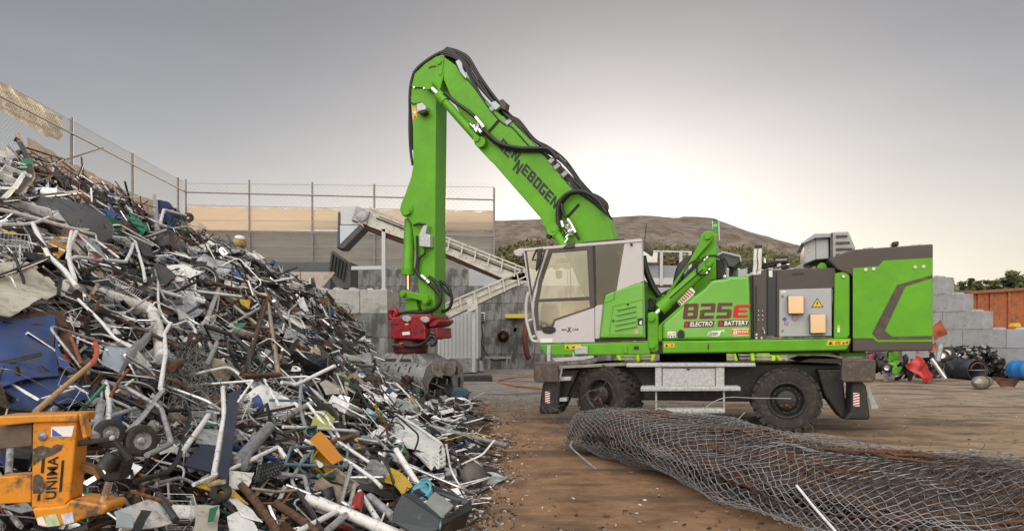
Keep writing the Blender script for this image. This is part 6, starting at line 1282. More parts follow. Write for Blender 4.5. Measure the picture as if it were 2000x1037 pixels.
    for i, pts in enumerate([[(1000, 230), (1010, 400), (1090, 500), (1200, 480), (1270, 640)], [(1100, 230), (1160, 330), (1170, 440), (1340, 500), (1390, 280)], [(1120, 200), (1160, 160), (1230, 200), (1240, 300), (1290, 330)], [(1390, 270), (1330, 400), (1310, 500)], [(980, 150), (1040, 330), (1250, 540)], [(1110, 150), (1200, 140), (1290, 260)]]): ht("chair_tube", ["white looped chair tube right of the duct", "silver chair tube with a wide lower bend", "small white hoop shaped chair tube", "polished chair leg crossing to the right", "long grey chair tube behind the loops", "grey arched chair back tube"][i], "chair tube", L2, pts, .016 + .004 * (i == 3), [W_, AL, W_, AL, LG, DS][i], .35, sm=True)
    hs("perforated_sheet", "pale blue grey sheet with punched holes under the duct", "sheet", L2, ((655, 655), (820, 650), (770, 830), (640, 760)), M("pale_blue_sheet", (.44, .48, .55), .45, .1, .1, 4), .3, .02, .006)
    hs("bent_grey_sheet", "curved dull grey sheet standing in front of the duct", "sheet", L2, ((740, 830), (820, 640), (970, 500), (960, 580)), STEEL, .42, .03, .008, 12, .05); hs("crushed_canister", "crushed silver can half way up the heap", "can", L2, ((1050, 370), (1180, 330), (1290, 430), (1120, 490)), AL, .3, .06, .02, 10, -.12)
    ht("rusted_pipe", "short open rusted pipe end beside the wire nest", "pipe", L2, [(1080, 770), (1130, 745)], .05, RUSTM, .55, n=16); ht("rusty_stick", "short tan rusty stick above the black bars", "stick", L2, [(700, 950), (750, 860), (810, 785)], .013, RUSTO, .6); ht("rusty_stick", "rust brown stick lying by the rusted backing sheet", "stick", L2, [(435, 550), (480, 650), (515, 750)], .016, RUSTO, .4)
    mb = MB(); r = random.Random(8); cc = L2((1190, 800))[0]
    for k in range(150):
        p = []
        x, y = cc[0] + r.gauss(0, 26), cc[1] + r.gauss(0, 34)
        for i in range(6): x += r.gauss(0, 13); y += r.gauss(0, 13); p.append(HP(min(max(x, 322), 445), min(max(y, 640), 815), .32 + r.gauss(0, .08)))
        mb.tube(smooth(p, 3), .0028, 4, False)
    tag(mb.build("wire_nest", M("grey_fine_wire", (.27, .25, .23), .55, .4, .3, 8)), "big nest of thin grey wire in the middle of the heap", "wire")
    # orange pallet truck head
    OR = M("worn_orange_enamel", (.68, .26, .018), .38, 0, .10, 3, .05, 30, dirt=(.10, .07, .05, -.12), rust=(.16, .13, .11, -.15)); Y0 = 3.15
    t = thing("pallet_truck", "broken orange pallet truck head with worn black lettering lying at the heap's front", "pallet truck", P(150, 1000, Y0))
    def op(name, pts, y, th, mat, bev=.006, z=zH): return MB().prism([P(a, b, y) for a, b in z(*pts)], (0, th, 0)).build(name, mat, t, bev, 3)
    op("body", ((256, 180), (600, 165), (604, 200), (548, 790), (500, 835), (244, 858), (250, 500)), Y0, .10, OR, .008); op("top_plate", ((-40, 132), (610, 112), (606, 176), (256, 184), (-40, 215)), Y0 - .02, .14, OR, .008)
    op("side_lug", ((612, 118), (640, 112), (686, 300), (650, 310)), Y0 - .01, .05, OR); op("upper_arm", ((-40, 205), (252, 190), (250, 368), (-40, 395)), Y0 + .03, .08, M("scraped_orange_steel", (.16, .12, .09), .5, .2, .4, 4, .1, 30, rust=(.60, .22, .015, -.15))); op("lower_arm", ((-40, 612), (246, 592), (243, 812), (-40, 825)), Y0 + .02, .10, OR)
    op("foot", ((244, 858), (500, 835), (548, 792), (640, 800), (770, 826), (835, 822), (850, 860), (820, 905), (640, 945), (560, 985), (330, 1012), (290, 985)), Y0 - .03, .16, OR, .02)
    MB().tube([P(*zH((800, 860))[0], Y0 + .05), P(*zH((812, 826))[0], Y0 + .05)], .030, 16).build("cylinder_seat", OR, t); MB().tube([P(*zH((806, 822))[0], Y0 + .05), P(*zH((862, 640))[0], Y0 + .05)], .0175, 18).build("piston_rod", CHROME, t)
    op("pump_body", ((800, 640), (830, 560), (880, 410), (940, 420), (975, 520), (940, 640), (890, 650)), Y0 + .04, .09, BLACKM, .012); MB().tube([P(*zH((820, 545))[0], Y0), P(*zH((900, 440))[0], Y0 + .02)], .038, 14).build("pump_knob", BLACKM, t); op("rear_arm", ((580, 480), (740, 535), (790, 620), (760, 636), (740, 600), (570, 540)), Y0 + .06, .05, M("brown_orange_steel", (.20, .10, .035), .5, 0, .3, 5)); op("link_bar", ((590, 330), (880, 290), (905, 320), (1040, 470), (1000, 500), (880, 335), (590, 372)), Y0 + .02, .03, BLACKM)
    MB().lathe([(0, .02), (.018, .008), (.022, .004), (.022, 0)], P(*zH((338, 288))[0], Y0), (0, -1, .2), 16).build("bolt_cap", STEEL, t); MB().lathe([(0, .010), (.010, .010), (.013, .0)], P(*zH((886, 302))[0], Y0 + .02), (0, -1, 0), 14).build("bolt_cap", GREYBOX, t)
    text("lettering", "UNIMA", zH((438, 780))[0], (4.9, -83), (-20, 1.6), BLK, 0, t, bold=.02, fn=lambda a, b: P(a, b, Y0 - .003))
    for q in (((320, 578), (330, 466), (352, 464), (342, 578)), ((464, 730), (485, 480), (504, 476), (484, 722)), ((292, 796), (296, 752), (316, 740), (312, 796))): op("letter_stripe", q, Y0 - .003, .002, BLK, 0)
    op("sticker", ((406, 214), (585, 206), (565, 290), (400, 294)), Y0 - .003, .002, WHT, 0); op("sticker_mark", ((412, 230), (490, 288), (410, 290)), Y0 - .005, .0015, BLUEM, 0); op("sticker", ((352, 915), (440, 900), (474, 990), (370, 1002)), Y0 - .033, .002, M("pale_green_sticker", (.45, .55, .36), .5, 0, .3, 30), 0); op("sticker", ((480, 905), (570, 885), (584, 965), (505, 985)), Y0 - .033, .002, M("pale_blue_sticker", (.55, .58, .66), .5, 0, .3, 30), 0); op("sticker", ((288, 935), (335, 920), (372, 998), (300, 985)), Y0 - .033, .002, WHT, 0)
    op("bare_patch", ((262, 600), (300, 586), (336, 610), (344, 650), (352, 690), (340, 725), (320, 742), (300, 738), (262, 740), (256, 680)), Y0 - .002, .0015, M("scraped_bare_metal", (.10, .078, .062), .45, .3, .5, 14, .1, 40, dirt=(.28, .26, .24, -.1)), 0); op("bare_patch", ((258, 390), (320, 362), (400, 380), (440, 350), (495, 360), (480, 400), (410, 440), (330, 470), (260, 520)), Y0 - .002, .0015, M("scraped_bare_metal", (.10, .078, .062)), 0)
    for i, (x, y, s_) in enumerate(((960, 420, 1.0), (745, 370, .9))):
        c = HP(*L3((x, y))[0], .5); t = thing("caster_wheel", ["grey rubber wheel with a pale rim behind the black pump", "second grey rubber wheel half hidden by the black link bar"][i], "wheel", c); ax = Vector((.75, -.6, .1)); k = c.y / F * 31 * s_
        MB().lathe([(k * .55, -.03), (k * .92, -.035), (k, -.02), (k, .02), (k * .92, .035), (k * .55, .03)], c, ax, 26).build("tyre", TYRE, t); MB().lathe([(0, .03), (k * .2, .035), (k * .24, .0), (k * .5, .0), (k * .55, .03)], c, ax, 26).build("rim", LG, t)
    # black tubular handle and silver bars near it
    for i, (pts, r, m, lab) in enumerate([
        ([(1135, 215), (1280, 210), (1300, 250), (1210, 560), (1140, 640), (920, 700)], .017, BK, "black bent handle tube standing over the dark wheels"), ([(720, 20), (745, 150), (735, 320)], .020, W_, "upright white tube with a square cap"), ([(700, 850 - 830), (860, 60), (1100, 200), (1170, 440), (1000, 520)], .020, LG, "long grey tube bent round the black handle"),
        ([(1110, 75), (980, 250), (830, 410)], .022, AL, "aluminium tube leaning from the white leg to the wheels"), ([(650, 40), (600, 150), (550, 260)], .016, BK, "black flat bar standing beside the blue sheet"), ([(690, 60), (900, 160), (1080, 240)], .016, BK, "black bar lying across the white tubes"), ([(530, 350), (760, 250), (920, 200)], .016, LG, "pale tube behind the grooved grey channel"),
        ([(70, 460), (60, 650)], .018, LG, "leftmost pale tube seen between the orange arms"), ([(130, 460), (180, 640), (215, 480)], .018, W_, "white v bent tube seen between the orange arms"), ([(1240, 500), (1350, 350), (1420, 250)], .022, W_, "white tube leaning by the navy panel"), ([(1520, 60), (1530, 250), (1460, 650)], .022, W_, "tall white tube standing beside the navy panel"), ([(1320, 720), (1750, 540)], .014, W_, "thin white tube slanting toward the grille"),
        ([(1660, 600), (1740, 380)], .03, STEEL, "short grey bar leaning right of the navy panel"), ([(620, 160), (690, 150), (650, 400)], .03, LG, "grooved grey channel piece standing behind the orange lug"), ([(890, 765), (1180, 850)], .012, RUSTO, "thin rusty rod lying under the black pump"), ([(1080, 780), (1200, 960)], .02, DS, "dark bar at the front below the rusty rod")]): ht("bar" if r > .025 else "tube", lab, "bar" if "bar" in lab else "tube", L3, pts, r, m, .45 if i != 8 else .2, .05)
    hs("navy_sheet", "tall dark navy panel with a pale edge standing in the heap", "panel", L3, ((1555, 110), (1640, 70), (1545, 720), (1485, 650)), M("dark_navy_panel", (.018, .022, .05), .4, 0, .15, 4), .48, .008, .02); hs("navy_sheet", "dark navy glass panel lying in a grey frame", "panel", L3, ((1370, 450), (1480, 470), (1450, 650), (1250, 590)), M("dark_navy_panel", (.018, .022, .05)), .38, .006, .01); hs("grey_sheet", "flat light grey panel above the navy glass", "panel", L3, ((1350, 335), (1500, 350), (1480, 465), (1330, 440)), LG, .4, .01, .01)
    hs("torn_card_sheet", "white torn card panel under the grille", "panel", L3, ((1550, 655), (1720, 655), (1690, 760), (1560, 740)), WHITES, .4, .02, .006, 8, 0, .01); hs("yellow_strip", "yellow bent sheet strip at the heap's front", "strip", L3, ((1320, 720), (1500, 690), (1690, 860), (1560, 800)), YLW, .42, .02, .008); c = HP(*L3((1505, 775))[0], .48); o = MB().lathe([(.02, -.025), (.06, -.025), (.07, 0), (.06, .025), (.02, .025)], c, (.2, -.8, .5), 20).build("rubber_roller", RUBBER); tag(o, "black rubber roller resting on the yellow strip", "roller")
    for i, q in enumerate((((760, 950), (1030, 830), (1180, 980), (820, 1080)), ((1540, 960), (1650, 920), (1750, 1050), (1560, 1060)), ((1560, 820), (1620, 810), (1780, 1000), (1640, 960)), ((1340, 860), (1500, 850), (1480, 1050), (1320, 1060)), ((790, 920), (900, 930), (880, 1060), (770, 1060)), ((960, 900), (1030, 910), (940, 1060), (880, 1050)))):
        hs(["white_sheet", "white_sheet", "white_sheet", "carton_box", "pale_sheet", "grey_sheet"][i], ["broad white scratched sheet lying at the front edge", "white folded sheet at the bottom of the heap", "thin white sheet flap behind the brown plank", "white and green printed carton at the heap's front", "pale blue speckled sheet beside the white one", "mid grey strip panel lying over the white sheet"][i], ["sheet", "sheet", "sheet", "carton", "sheet", "panel"][i], L3, q, [WHITES, W_, W_, CREAM, M("pale_speckled_blue", (.5, .56, .6), .5, 0, .2, 10), DS][i], .38 + .03 * i, .03, .006, 10, 0, .008, freq=2)
    hs("carton_mark", "green printed flap on the white carton", "flap", L3, ((1430, 880), (1490, 865), (1460, 960), (1420, 970)), GRN, .58, .01, .003)
    # rusty angle frame in the middle
    for i, (pts, m) in enumerate([([(40, 410), (410, 510)], RB), ([(410, 510), (310, 830)], RB), ([(415, 545), (480, 1000)], TN), ([(390, 520), (300, 900), (240, 1010)], DR), ([(440, 740), (330, 860)], DR), ([(450, 850), (320, 1000)], DR), ([(190, 560), (340, 680)], TN), ([(0, 690), (180, 750), (290, 850), (285, 1010)], DS), ([(30, 640), (220, 520)], DR), ([(250, 1020), (490, 1010)], RB), ([(80, 800), (20, 930)], LG), ([(90, 450), (10, 660)], AL)]): ht("angle_bar", ["long rusty top bar of the collapsed steel frame", "rusty sloping leg under the frame's top bar", "tan upright bar at the frame's right side", "dark rusty inner leg of the frame", "short dark brace high in the frame", "short dark brace low in the frame", "tan flat bar left inside the frame", "dark curved bar sweeping down to the frame's foot", "dark rusty bar rising to the frame's top corner", "rusty foot bar at the base of the frame", "light grey bar left of the curved bar", "bright leg tube left of the frame"][i], "bar", L4, pts, [.04, .035, .035, .03, .02, .02, .028, .028, .028, .03, .03, .035][i], m, .45, .02, n=4 if i != 7 else 8)
    # printed panel, wire racks
    hs("slotted_sheet", "cream panel covered with rows of slots before the grab", "panel", L5, ((805, 80), (910, 30), (1015, 180), (860, 220)), M("cream_panel", (.62, .58, .49), .6, 0, .06, 5), .5, .01, .01)
    mb = MB()
    for k in range(12):
        a, b = L5((848 + k * 8.5, 62 + k * 11))[0], L5((925 + k * 7, 50 + k * 11))[0]; mb.tube([HP(a[0] * .82 + b[0] * .18, a[1] * .82 + b[1] * .18, .535), HP(a[0] * .1 + b[0] * .9, a[1] * .1 + b[1] * .9, .535)], .006, 4)
    tag(mb.build("panel_slot_lines", DS), "dark slot lines cut across the cream panel", "slots")
    hs("slotted_sheet", "second cream panel lying beside the slotted one", "panel", L5, ((690, 150), (800, 90), (850, 210), (730, 220)), CREAM, .42, .01, .01)
    for i, pts in enumerate([[(700, 25), (850, 40), (930, -5)], [(600, 0), (760, 60), (880, 35)], [(560, 30), (700, -20), (900, 10)], [(590, -10), (690, 50), (800, 20)], [(650, -30), (760, 20), (840, 60)], [(540, 60), (640, 30), (760, 0)]]): ht("blue_rod", "blue coated wire rod in the rack tangle by the slotted panel", "rod", L5, pts, .012, BLU, .35, sm=True, group="blue wire rods in the rack tangle")
    hs("yellow_green_sheet", "pale yellow green plastic sheet in the middle front", "sheet", L5, ((665, 320), (795, 335), (760, 415), (640, 400)), M("pale_lime_plastic", (.42, .45, .12), .5, 0, .1, 4), .42, .03, .008, 10); hs("ribbed_sheet", "bright orange ribbed plastic panel leaning in the front slope", "panel", L5, ((690, 440), (835, 605), (770, 640), (630, 490)), M("orange_plastic", (.72, .25, .01), .4, 0, .05, 4), .5, .006, .012, 8)
    hs("corrugated_sheet", "yellow corrugated plastic panel near the heap's foot", "panel", L5, ((1110, 650), (1250, 760), (1190, 815), (1080, 735)), M("yellow_plastic", (.66, .40, .012), .4, 0, .05, 4), .4, .006, .012, 12, .03)
    for i in range(6):
        a, b = L5((1100 + i * 22, 690 + i * 18))[0], L5((1080 + i * 22 + 25, 722 + i * 18))[0]
    # frames, bars and tubes of the front slope
    for i, (pts, r, m, lab) in enumerate([
        ([(850, 260), (1100, 455), (1060, 670), (770, 480)], .020, W_, "white folding frame of square tube in the front slope"), ([(600, 490), (880, 630), (1010, 720), (1060, 770)], .018, W_, "slim white tube running under the orange panel"), ([(880, 640), (820, 860), (870, 890), (900, 760)], .018, AL, "aluminium loop tube right of the centre"), ([(490, 760), (700, 840), (840, 900), (890, 840)], .013, AL, "thin bright tube curving over the big white pole"),
        ([(600, 840), (870, 935), (1160, 1060)], .042, W_, "thick white pole lying across the front of the heap"), ([(440, 530), (490, 600), (440, 530), (0, 740)], .020, W_, "white tube with a bent square end before the grille"), ([(440, 690), (600, 710), (620, 800)], .018, LG, "grey tube bent down near the white pole"), ([(560, 1040), (790, 920)], .024, W_, "short white square tube at the bottom edge"), ([(730, 1040), (890, 900)], .026, LG, "grey tube end pointing up at the bottom edge"),
        ([(480, 640), (520, 530), (860, 530), (850, 650), (480, 635)], .013, M("teal_grey_paint", (.13, .21, .24), .5, 0, .15, 5), "teal grey chair frame under the orange panel"), ([(570, 640), (650, 550), (640, 620)], .012, M("teal_grey_paint", (.13, .21, .24)), "teal grey brace inside the chair frame"), ([(580, 100), (570, 300), (600, 400)], .020, LG, "upright grey tube left of the lime sheet"), ([(590, 130), (740, 330)], .016, DS, "dark bar slanting to the lime sheet"),
        ([(470, 360), (640, 270)], .035, LG, "wide grey profile pointing to the lime sheet"), ([(180, 640), (390, 410)], .05, STEEL, "wide galvanised channel leaning in the front left slope"), ([(1230, 375), (1480, 440), (1820, 525)], .038, STEEL, "long grey pole sticking out of the heap over the yard"), ([(1330, 370), (1500, 375)], .028, W_, "white square post lying above the long grey pole"), ([(1420, 490), (1600, 545), (1780, 595)], .011, BK, "thin dark rod poking out below the long pole"), ([(1500, 575), (1720, 605)], .012, BK, "lower thin black rod on the yard side"),
        ([(220, 760), (300, 850), (450, 1050)], .035, RB, "brown painted plank at the front of the heap"), ([(420, 870), (520, 930), (680, 1050)], .035, RB, "second brown plank right of the first"), ([(560, 800), (640, 920), (700, 1040)], .022, DS, "dark angle bar crossing toward the bottom edge"), ([(280, 780), (430, 800), (560, 790)], .012, TN, "thin pale wood strip lying above the brown planks"), ([(340, 870), (470, 870), (540, 770)], .010, M("copper_pipe", (.50, .20, .09), .4, .8, .2, 6), "thin bent copper pipe over the planks"),
        ([(960, 170), (1050, 320), (1120, 440)], .022, BK, "black scooter stem tube on the front slope"), ([(920, 200), (960, 280), (1010, 350)], .022, BK, "black bar above the scooter stem"), ([(1040, 340), (1110, 420), (1150, 470)], .016, AL, "bright fork tube of the scooter"), ([(830, 85), (910, 220)], .018, DS, "dark flat bar over the slotted panel"), ([(1000, 210), (1120, 120)], .018, LG, "pale tube lying below the grab"), ([(1190, 330), (1260, 290)], .015, LG, "short pale tube below the bicycle wheel"), ([(1020, 470), (1200, 650), (1240, 720)], .02, LG, "pale tube running down to the yellow panel"), ([(930, 800), (1040, 970)], .022, W_, "white tube leading to the dark tray"), ([(990, 830), (1130, 950)], .035, LG, "light pipe running behind the dark tray"),
        ([(360, 130), (450, 290)], .018, W_, "white tube at the foot of the rusty frame"), ([(390, 250), (610, 255)], .014, M("teal_grey_paint", (.13, .21, .24)), "teal grey bar crossing under the rusty frame"), ([(470, 410), (600, 415), (900, 435)], .016, W_, "white tube lying behind the orange panel"), ([(1100, 870), (1060, 980)], .008, W_, "thin white rod beside the red tin")]):
        ht("pole" if r > .03 else "tube", lab, "pole" if "pole" in lab else ("bar" if " bar" in lab else ("plank" if "plank" in lab else "tube")), L5, pts, r, m, .42 if i not in (15, 16) else .25, .03, n=4 if ("square" in lab or "plank" in lab or "bar" in lab.split()) else 10)
    mb = MB()
    for k in range(9): a, b = (330 + k * 17, 640 - k * 4), (300 + k * 18, 750 - k * 8); mb.tube([HP(*L5(a)[0], .45), HP(*L5(b)[0], .45)], .007, 5)
    for k in range(5): mb.tube([HP(*L5((318 + k * 3, 645 + k * 24))[0], .452), HP(*L5((480 - k * 6, 605 + k * 20))[0], .452)], .007, 5)
    tag(mb.build("black_grille", BK), "black wire grille standing behind the bent white tube", "grille")
    # white moulded chairs
    CHW = M("dirty_white_plastic", (.66, .65, .64), .45, 0, .1, 4, 0, dirt=(.4, .36, .32, -.1))
    for i in range(3):
        o_ = i * 26; t = thing("plastic_chair", ["topmost white moulded chair slumped over the front slope", "second white moulded chair nested under the first", "lowest white moulded chair near the grey pole"][i], "chair", HP(*L5((1300, 470 + o_))[0], .3))
        A = [HP(*L5((x, y + o_))[0], .48 - .06 * i) for x, y in ((1130, 385), (1190, 375), (1430, 520), (1370, 600))]; MB().patch(*A, .03, 10, .008, 2, i + 3, .07).build("backrest", CHW, t)
        MB().tube(fillet([HP(*L5((x, y + o_))[0], .52 - .06 * i) for x, y in ((1150, 400), (1140, 330), (1260, 400), (1420, 510), (1440, 590), (1400, 600))], .1), .022, 8).build("arm_rim", CHW, t)
        for k in range(2): MB().tube(fillet([HP(*L5((x + 28 * k, y + o_ + 25 * k))[0], .54 - .06 * i) for x, y in ((1200, 420), (1300, 480), (1390, 570))], .1), .016, 7).build("back_slat", CHW, t)
        for k in range(2): MB().tube([HP(*L5((1250 + 60 * k, 490 + o_ + 40 * k))[0], .46 - .06 * i), HP(*L5((1340 + 60 * k, 580 + o_ + 20 * k))[0], .48 - .06 * i)], .018, 8, r2=.013).build("leg", CHW, t)
    # bicycle wheel
    def bike(cx, cy, rx, tilt, label, off, nm="bicycle_wheel", tyre=None):
        c = HP(cx, cy, off); R_ = rx * c.y / F; ax = Vector(tilt).normalized(); x = ax.orthogonal().normalized(); y = ax.cross(x); t = thing(nm, label, "wheel", c); cir = lambda r: [c + (x * math.cos(i * math.pi / 16) + y * math.sin(i * math.pi / 16)) * r for i in range(33)]
        MB().tube(cir(R_ * .93), R_ * .085, 8, False).build("tyre", tyre or W_, t); MB().tube(cir(R_ * .82), R_ * .03, 6, False).build("rim", AL, t); mb = MB()
        for i in range(20): a = i * 2 * math.pi / 20; d = x * math.cos(a) + y * math.sin(a); mb.tube([c + ax * (.03 if i % 2 else -.03), c + d * R_ * .82], .003, 4, False)
        mb.build("spokes", STEEL, t); MB().cyl(c - ax * .05, c + ax * .05, .025, 10).build("hub", STEEL, t)
    bike(894, 791, 29, (.1, -.42, .9), "white tyred bicycle wheel lying flat at the heap's foot by the grab", .0); bike(772, 842, 20, (.3, -.8, .5), "small black scooter wheel under the white chairs", .4, "scooter_wheel", RUBBER); bike(478, 781, 13, (.2, -.9, .3), "small white spoked wheel right of the navy panel", .5, "pram_wheel"); bike(705, 690, 24, (.8, -.6, .2), "dark bicycle wheel on the slope behind the slotted panel", .1, "bicycle_wheel", RUBBER); bike(395, 545, 30, (.5, -.8, .2), "dark hoop wheel beside the arched chair tube", .3, "pram_wheel", DS)
    # tray box at the right front
    Yt = 4.75; t = thing("plastic_tray_box", "large dark blue grey plastic tray box tipped open at the heap's lower corner", "tray", P(845, 1037, Yt)); TB = M("dark_slate_plastic", (.028, .036, .045), .38, 0, .2, 4, .05, 30, dirt=(.09, .085, .08, -.1))
    tb = lambda name, pts, mat, d=(0, 0, .0), th=(0, .012, -.012), bev=.006: MB().prism([P(a, b, Yt + dd) for (a, b), dd in zip(L5(*[p[:2] for p in pts]), [p[2] for p in pts])], th).build(name, mat, t, bev)
    tb("front_panel", ((1185, 808, .05), (1415, 960, -.10), (1400, 1030, -.12), (1270, 1060, -.1), (1125, 980, .0), (1135, 900, .03)), TB); tb("rim", ((1185, 808, .04), (1260, 808, .12), (1420, 950, -.08), (1415, 962, -.11)), TB)
    tb("floor", ((1300, 890, .0), (1380, 795, .32), (1500, 880, .22), (1420, 960, -.06)), M("scuffed_pale_plastic", (.30, .31, .30), .5, 0, .2, 5)); tb("back_panel", ((1370, 756, .34), (1590, 850, .22), (1585, 890, .2), (1378, 800, .33)), TB); tb("right_panel", ((1600, 845, .22), (1608, 900, .2), (1420, 1000, -.12), (1416, 960, -.10), (1480, 930, -.03)), TB); tb("side_panel", ((1600, 905, .2), (1560, 1010, .2), (1405, 1060, -.10), (1420, 1000, -.11)), BLACKM); tb("inner_panel", ((1440, 850, .27), (1560, 845, .24), (1500, 885, .2)), BLACKM)
    # small things near the foot
    def pot(cx, cy, rp, ax, label, nm, cat, mat, lid=None, off=.4, h=1.0):
        c = HP(*L5((cx, cy))[0], off); r_ = rp / 3.0767 * c.y / F; t = thing(nm, label, cat, c); ax = Vector(ax); MB().lathe([(0, -r_ * h), (r_ * .8, -r_ * h), (r_, -r_ * .5 * h), (r_, r_ * .4 * h), (r_ * .92, r_ * .42 * h), (r_ * .85, -r_ * .6 * h), (0, -r_ * .8 * h)], c, ax, 24).build("body", mat, t)
        MB().lathe([(r_ * .9, r_ * .3 * h), (r_ * 1.04, r_ * .36 * h), (r_ * 1.04, r_ * .48 * h), (r_ * .9, r_ * .5 * h)], c, ax, 24).build("rim", lid or mat, t)
    pot(1160, 575, 58, (-.5, -.4, .8), "dark green pot with a pale blue rim below the white chairs", "cooking_pot", "pot", M("olive_green_enamel", (.07, .12, .05), .4), PB); pot(1305, 800, 62, (-.3, -.6, .7), "pale turquoise plastic bowl beside the dark tray", "plastic_bowl", "bowl", M("turquoise_plastic", (.12, .42, .55), .4), None, .35, .6); pot(1320, 765, 40, (.4, -.7, .6), "smaller turquoise cup behind the turquoise bowl", "plastic_cup", "cup", M("turquoise_plastic", (.12, .42, .55)), None, .3); pot(1470, 575, 32, (.6, -.7, .2), "short grey pipe stub below the long grey pole", "pipe_stub", "pipe", STEEL, None, .2, 1.6); pot(640, 445, 36, (.3, -.7, .6), "teal rimmed glass jar by the lime sheet", "jar", "jar", M("dark_teal", (.03, .09, .09), .3), M("teal_grey_paint", (.13, .21, .24)), .45)
    hs("red_tin", "crushed red tin with pale print near the tray", "tin", L5, ((895, 825), (955, 850), (945, 920), (885, 900)), RD, .45, .03, .03, 8, .06); c = HP(*L5((1485, 770))[0], .1); tag(MB().lathe([(0, .02), (.03, .02), (.035, 0)], c, (0, -.5, 1), 16).build("bottle_cap", RD), "small red bottle cap lying at the heap's foot", "cap")
    c = P(*L5((1620, 735))[0], ground_y(945)); r_ = .17; o = MB().lathe([(0, .10), (r_ * .5, .09), (r_ * .9, .05), (r_, 0), (r_ * .9, -.06), (r_ * .5, -.1), (0, -.11)], c + Vector((0, 0, .04)), (.7, -.5, .45), 26).build("round_tank", M("dusty_brown_grey", (.13, .11, .095), .6, .1, .2, 5, .05, 30)); tag(o, "brown grey rounded tank lying on the yard at the heap's foot", "tank")
    o = MB().patch(*[P(a, b, ground_y(b)) + Vector((0, 0, .03)) for a, b in L5((1570, 640), (1640, 632), (1662, 655), (1590, 668))], .004, 8, .01).build("wing_mirror", M("mirror_glass", (.55, .56, .58), .08, 1, .03, 3)); tag(o, "small oval mirror lying on the yard beside the tank", "mirror")
    o = MB().prism([P(a, b, 12.2) for a, b in L5((1480, 215), (1490, 180), (1560, 185), (1590, 215), (1580, 232), (1490, 235))], (0, .4, 0)).build("teal_crate", M("dark_teal_plastic", (.02, .055, .075), .5), bevel=.02); tag(o, "dark teal plastic case lying beyond the bicycle wheel", "case")
MARK[0] = True
heroes()
MARK[0] = False
for k in list(HERO): pass
scatter()
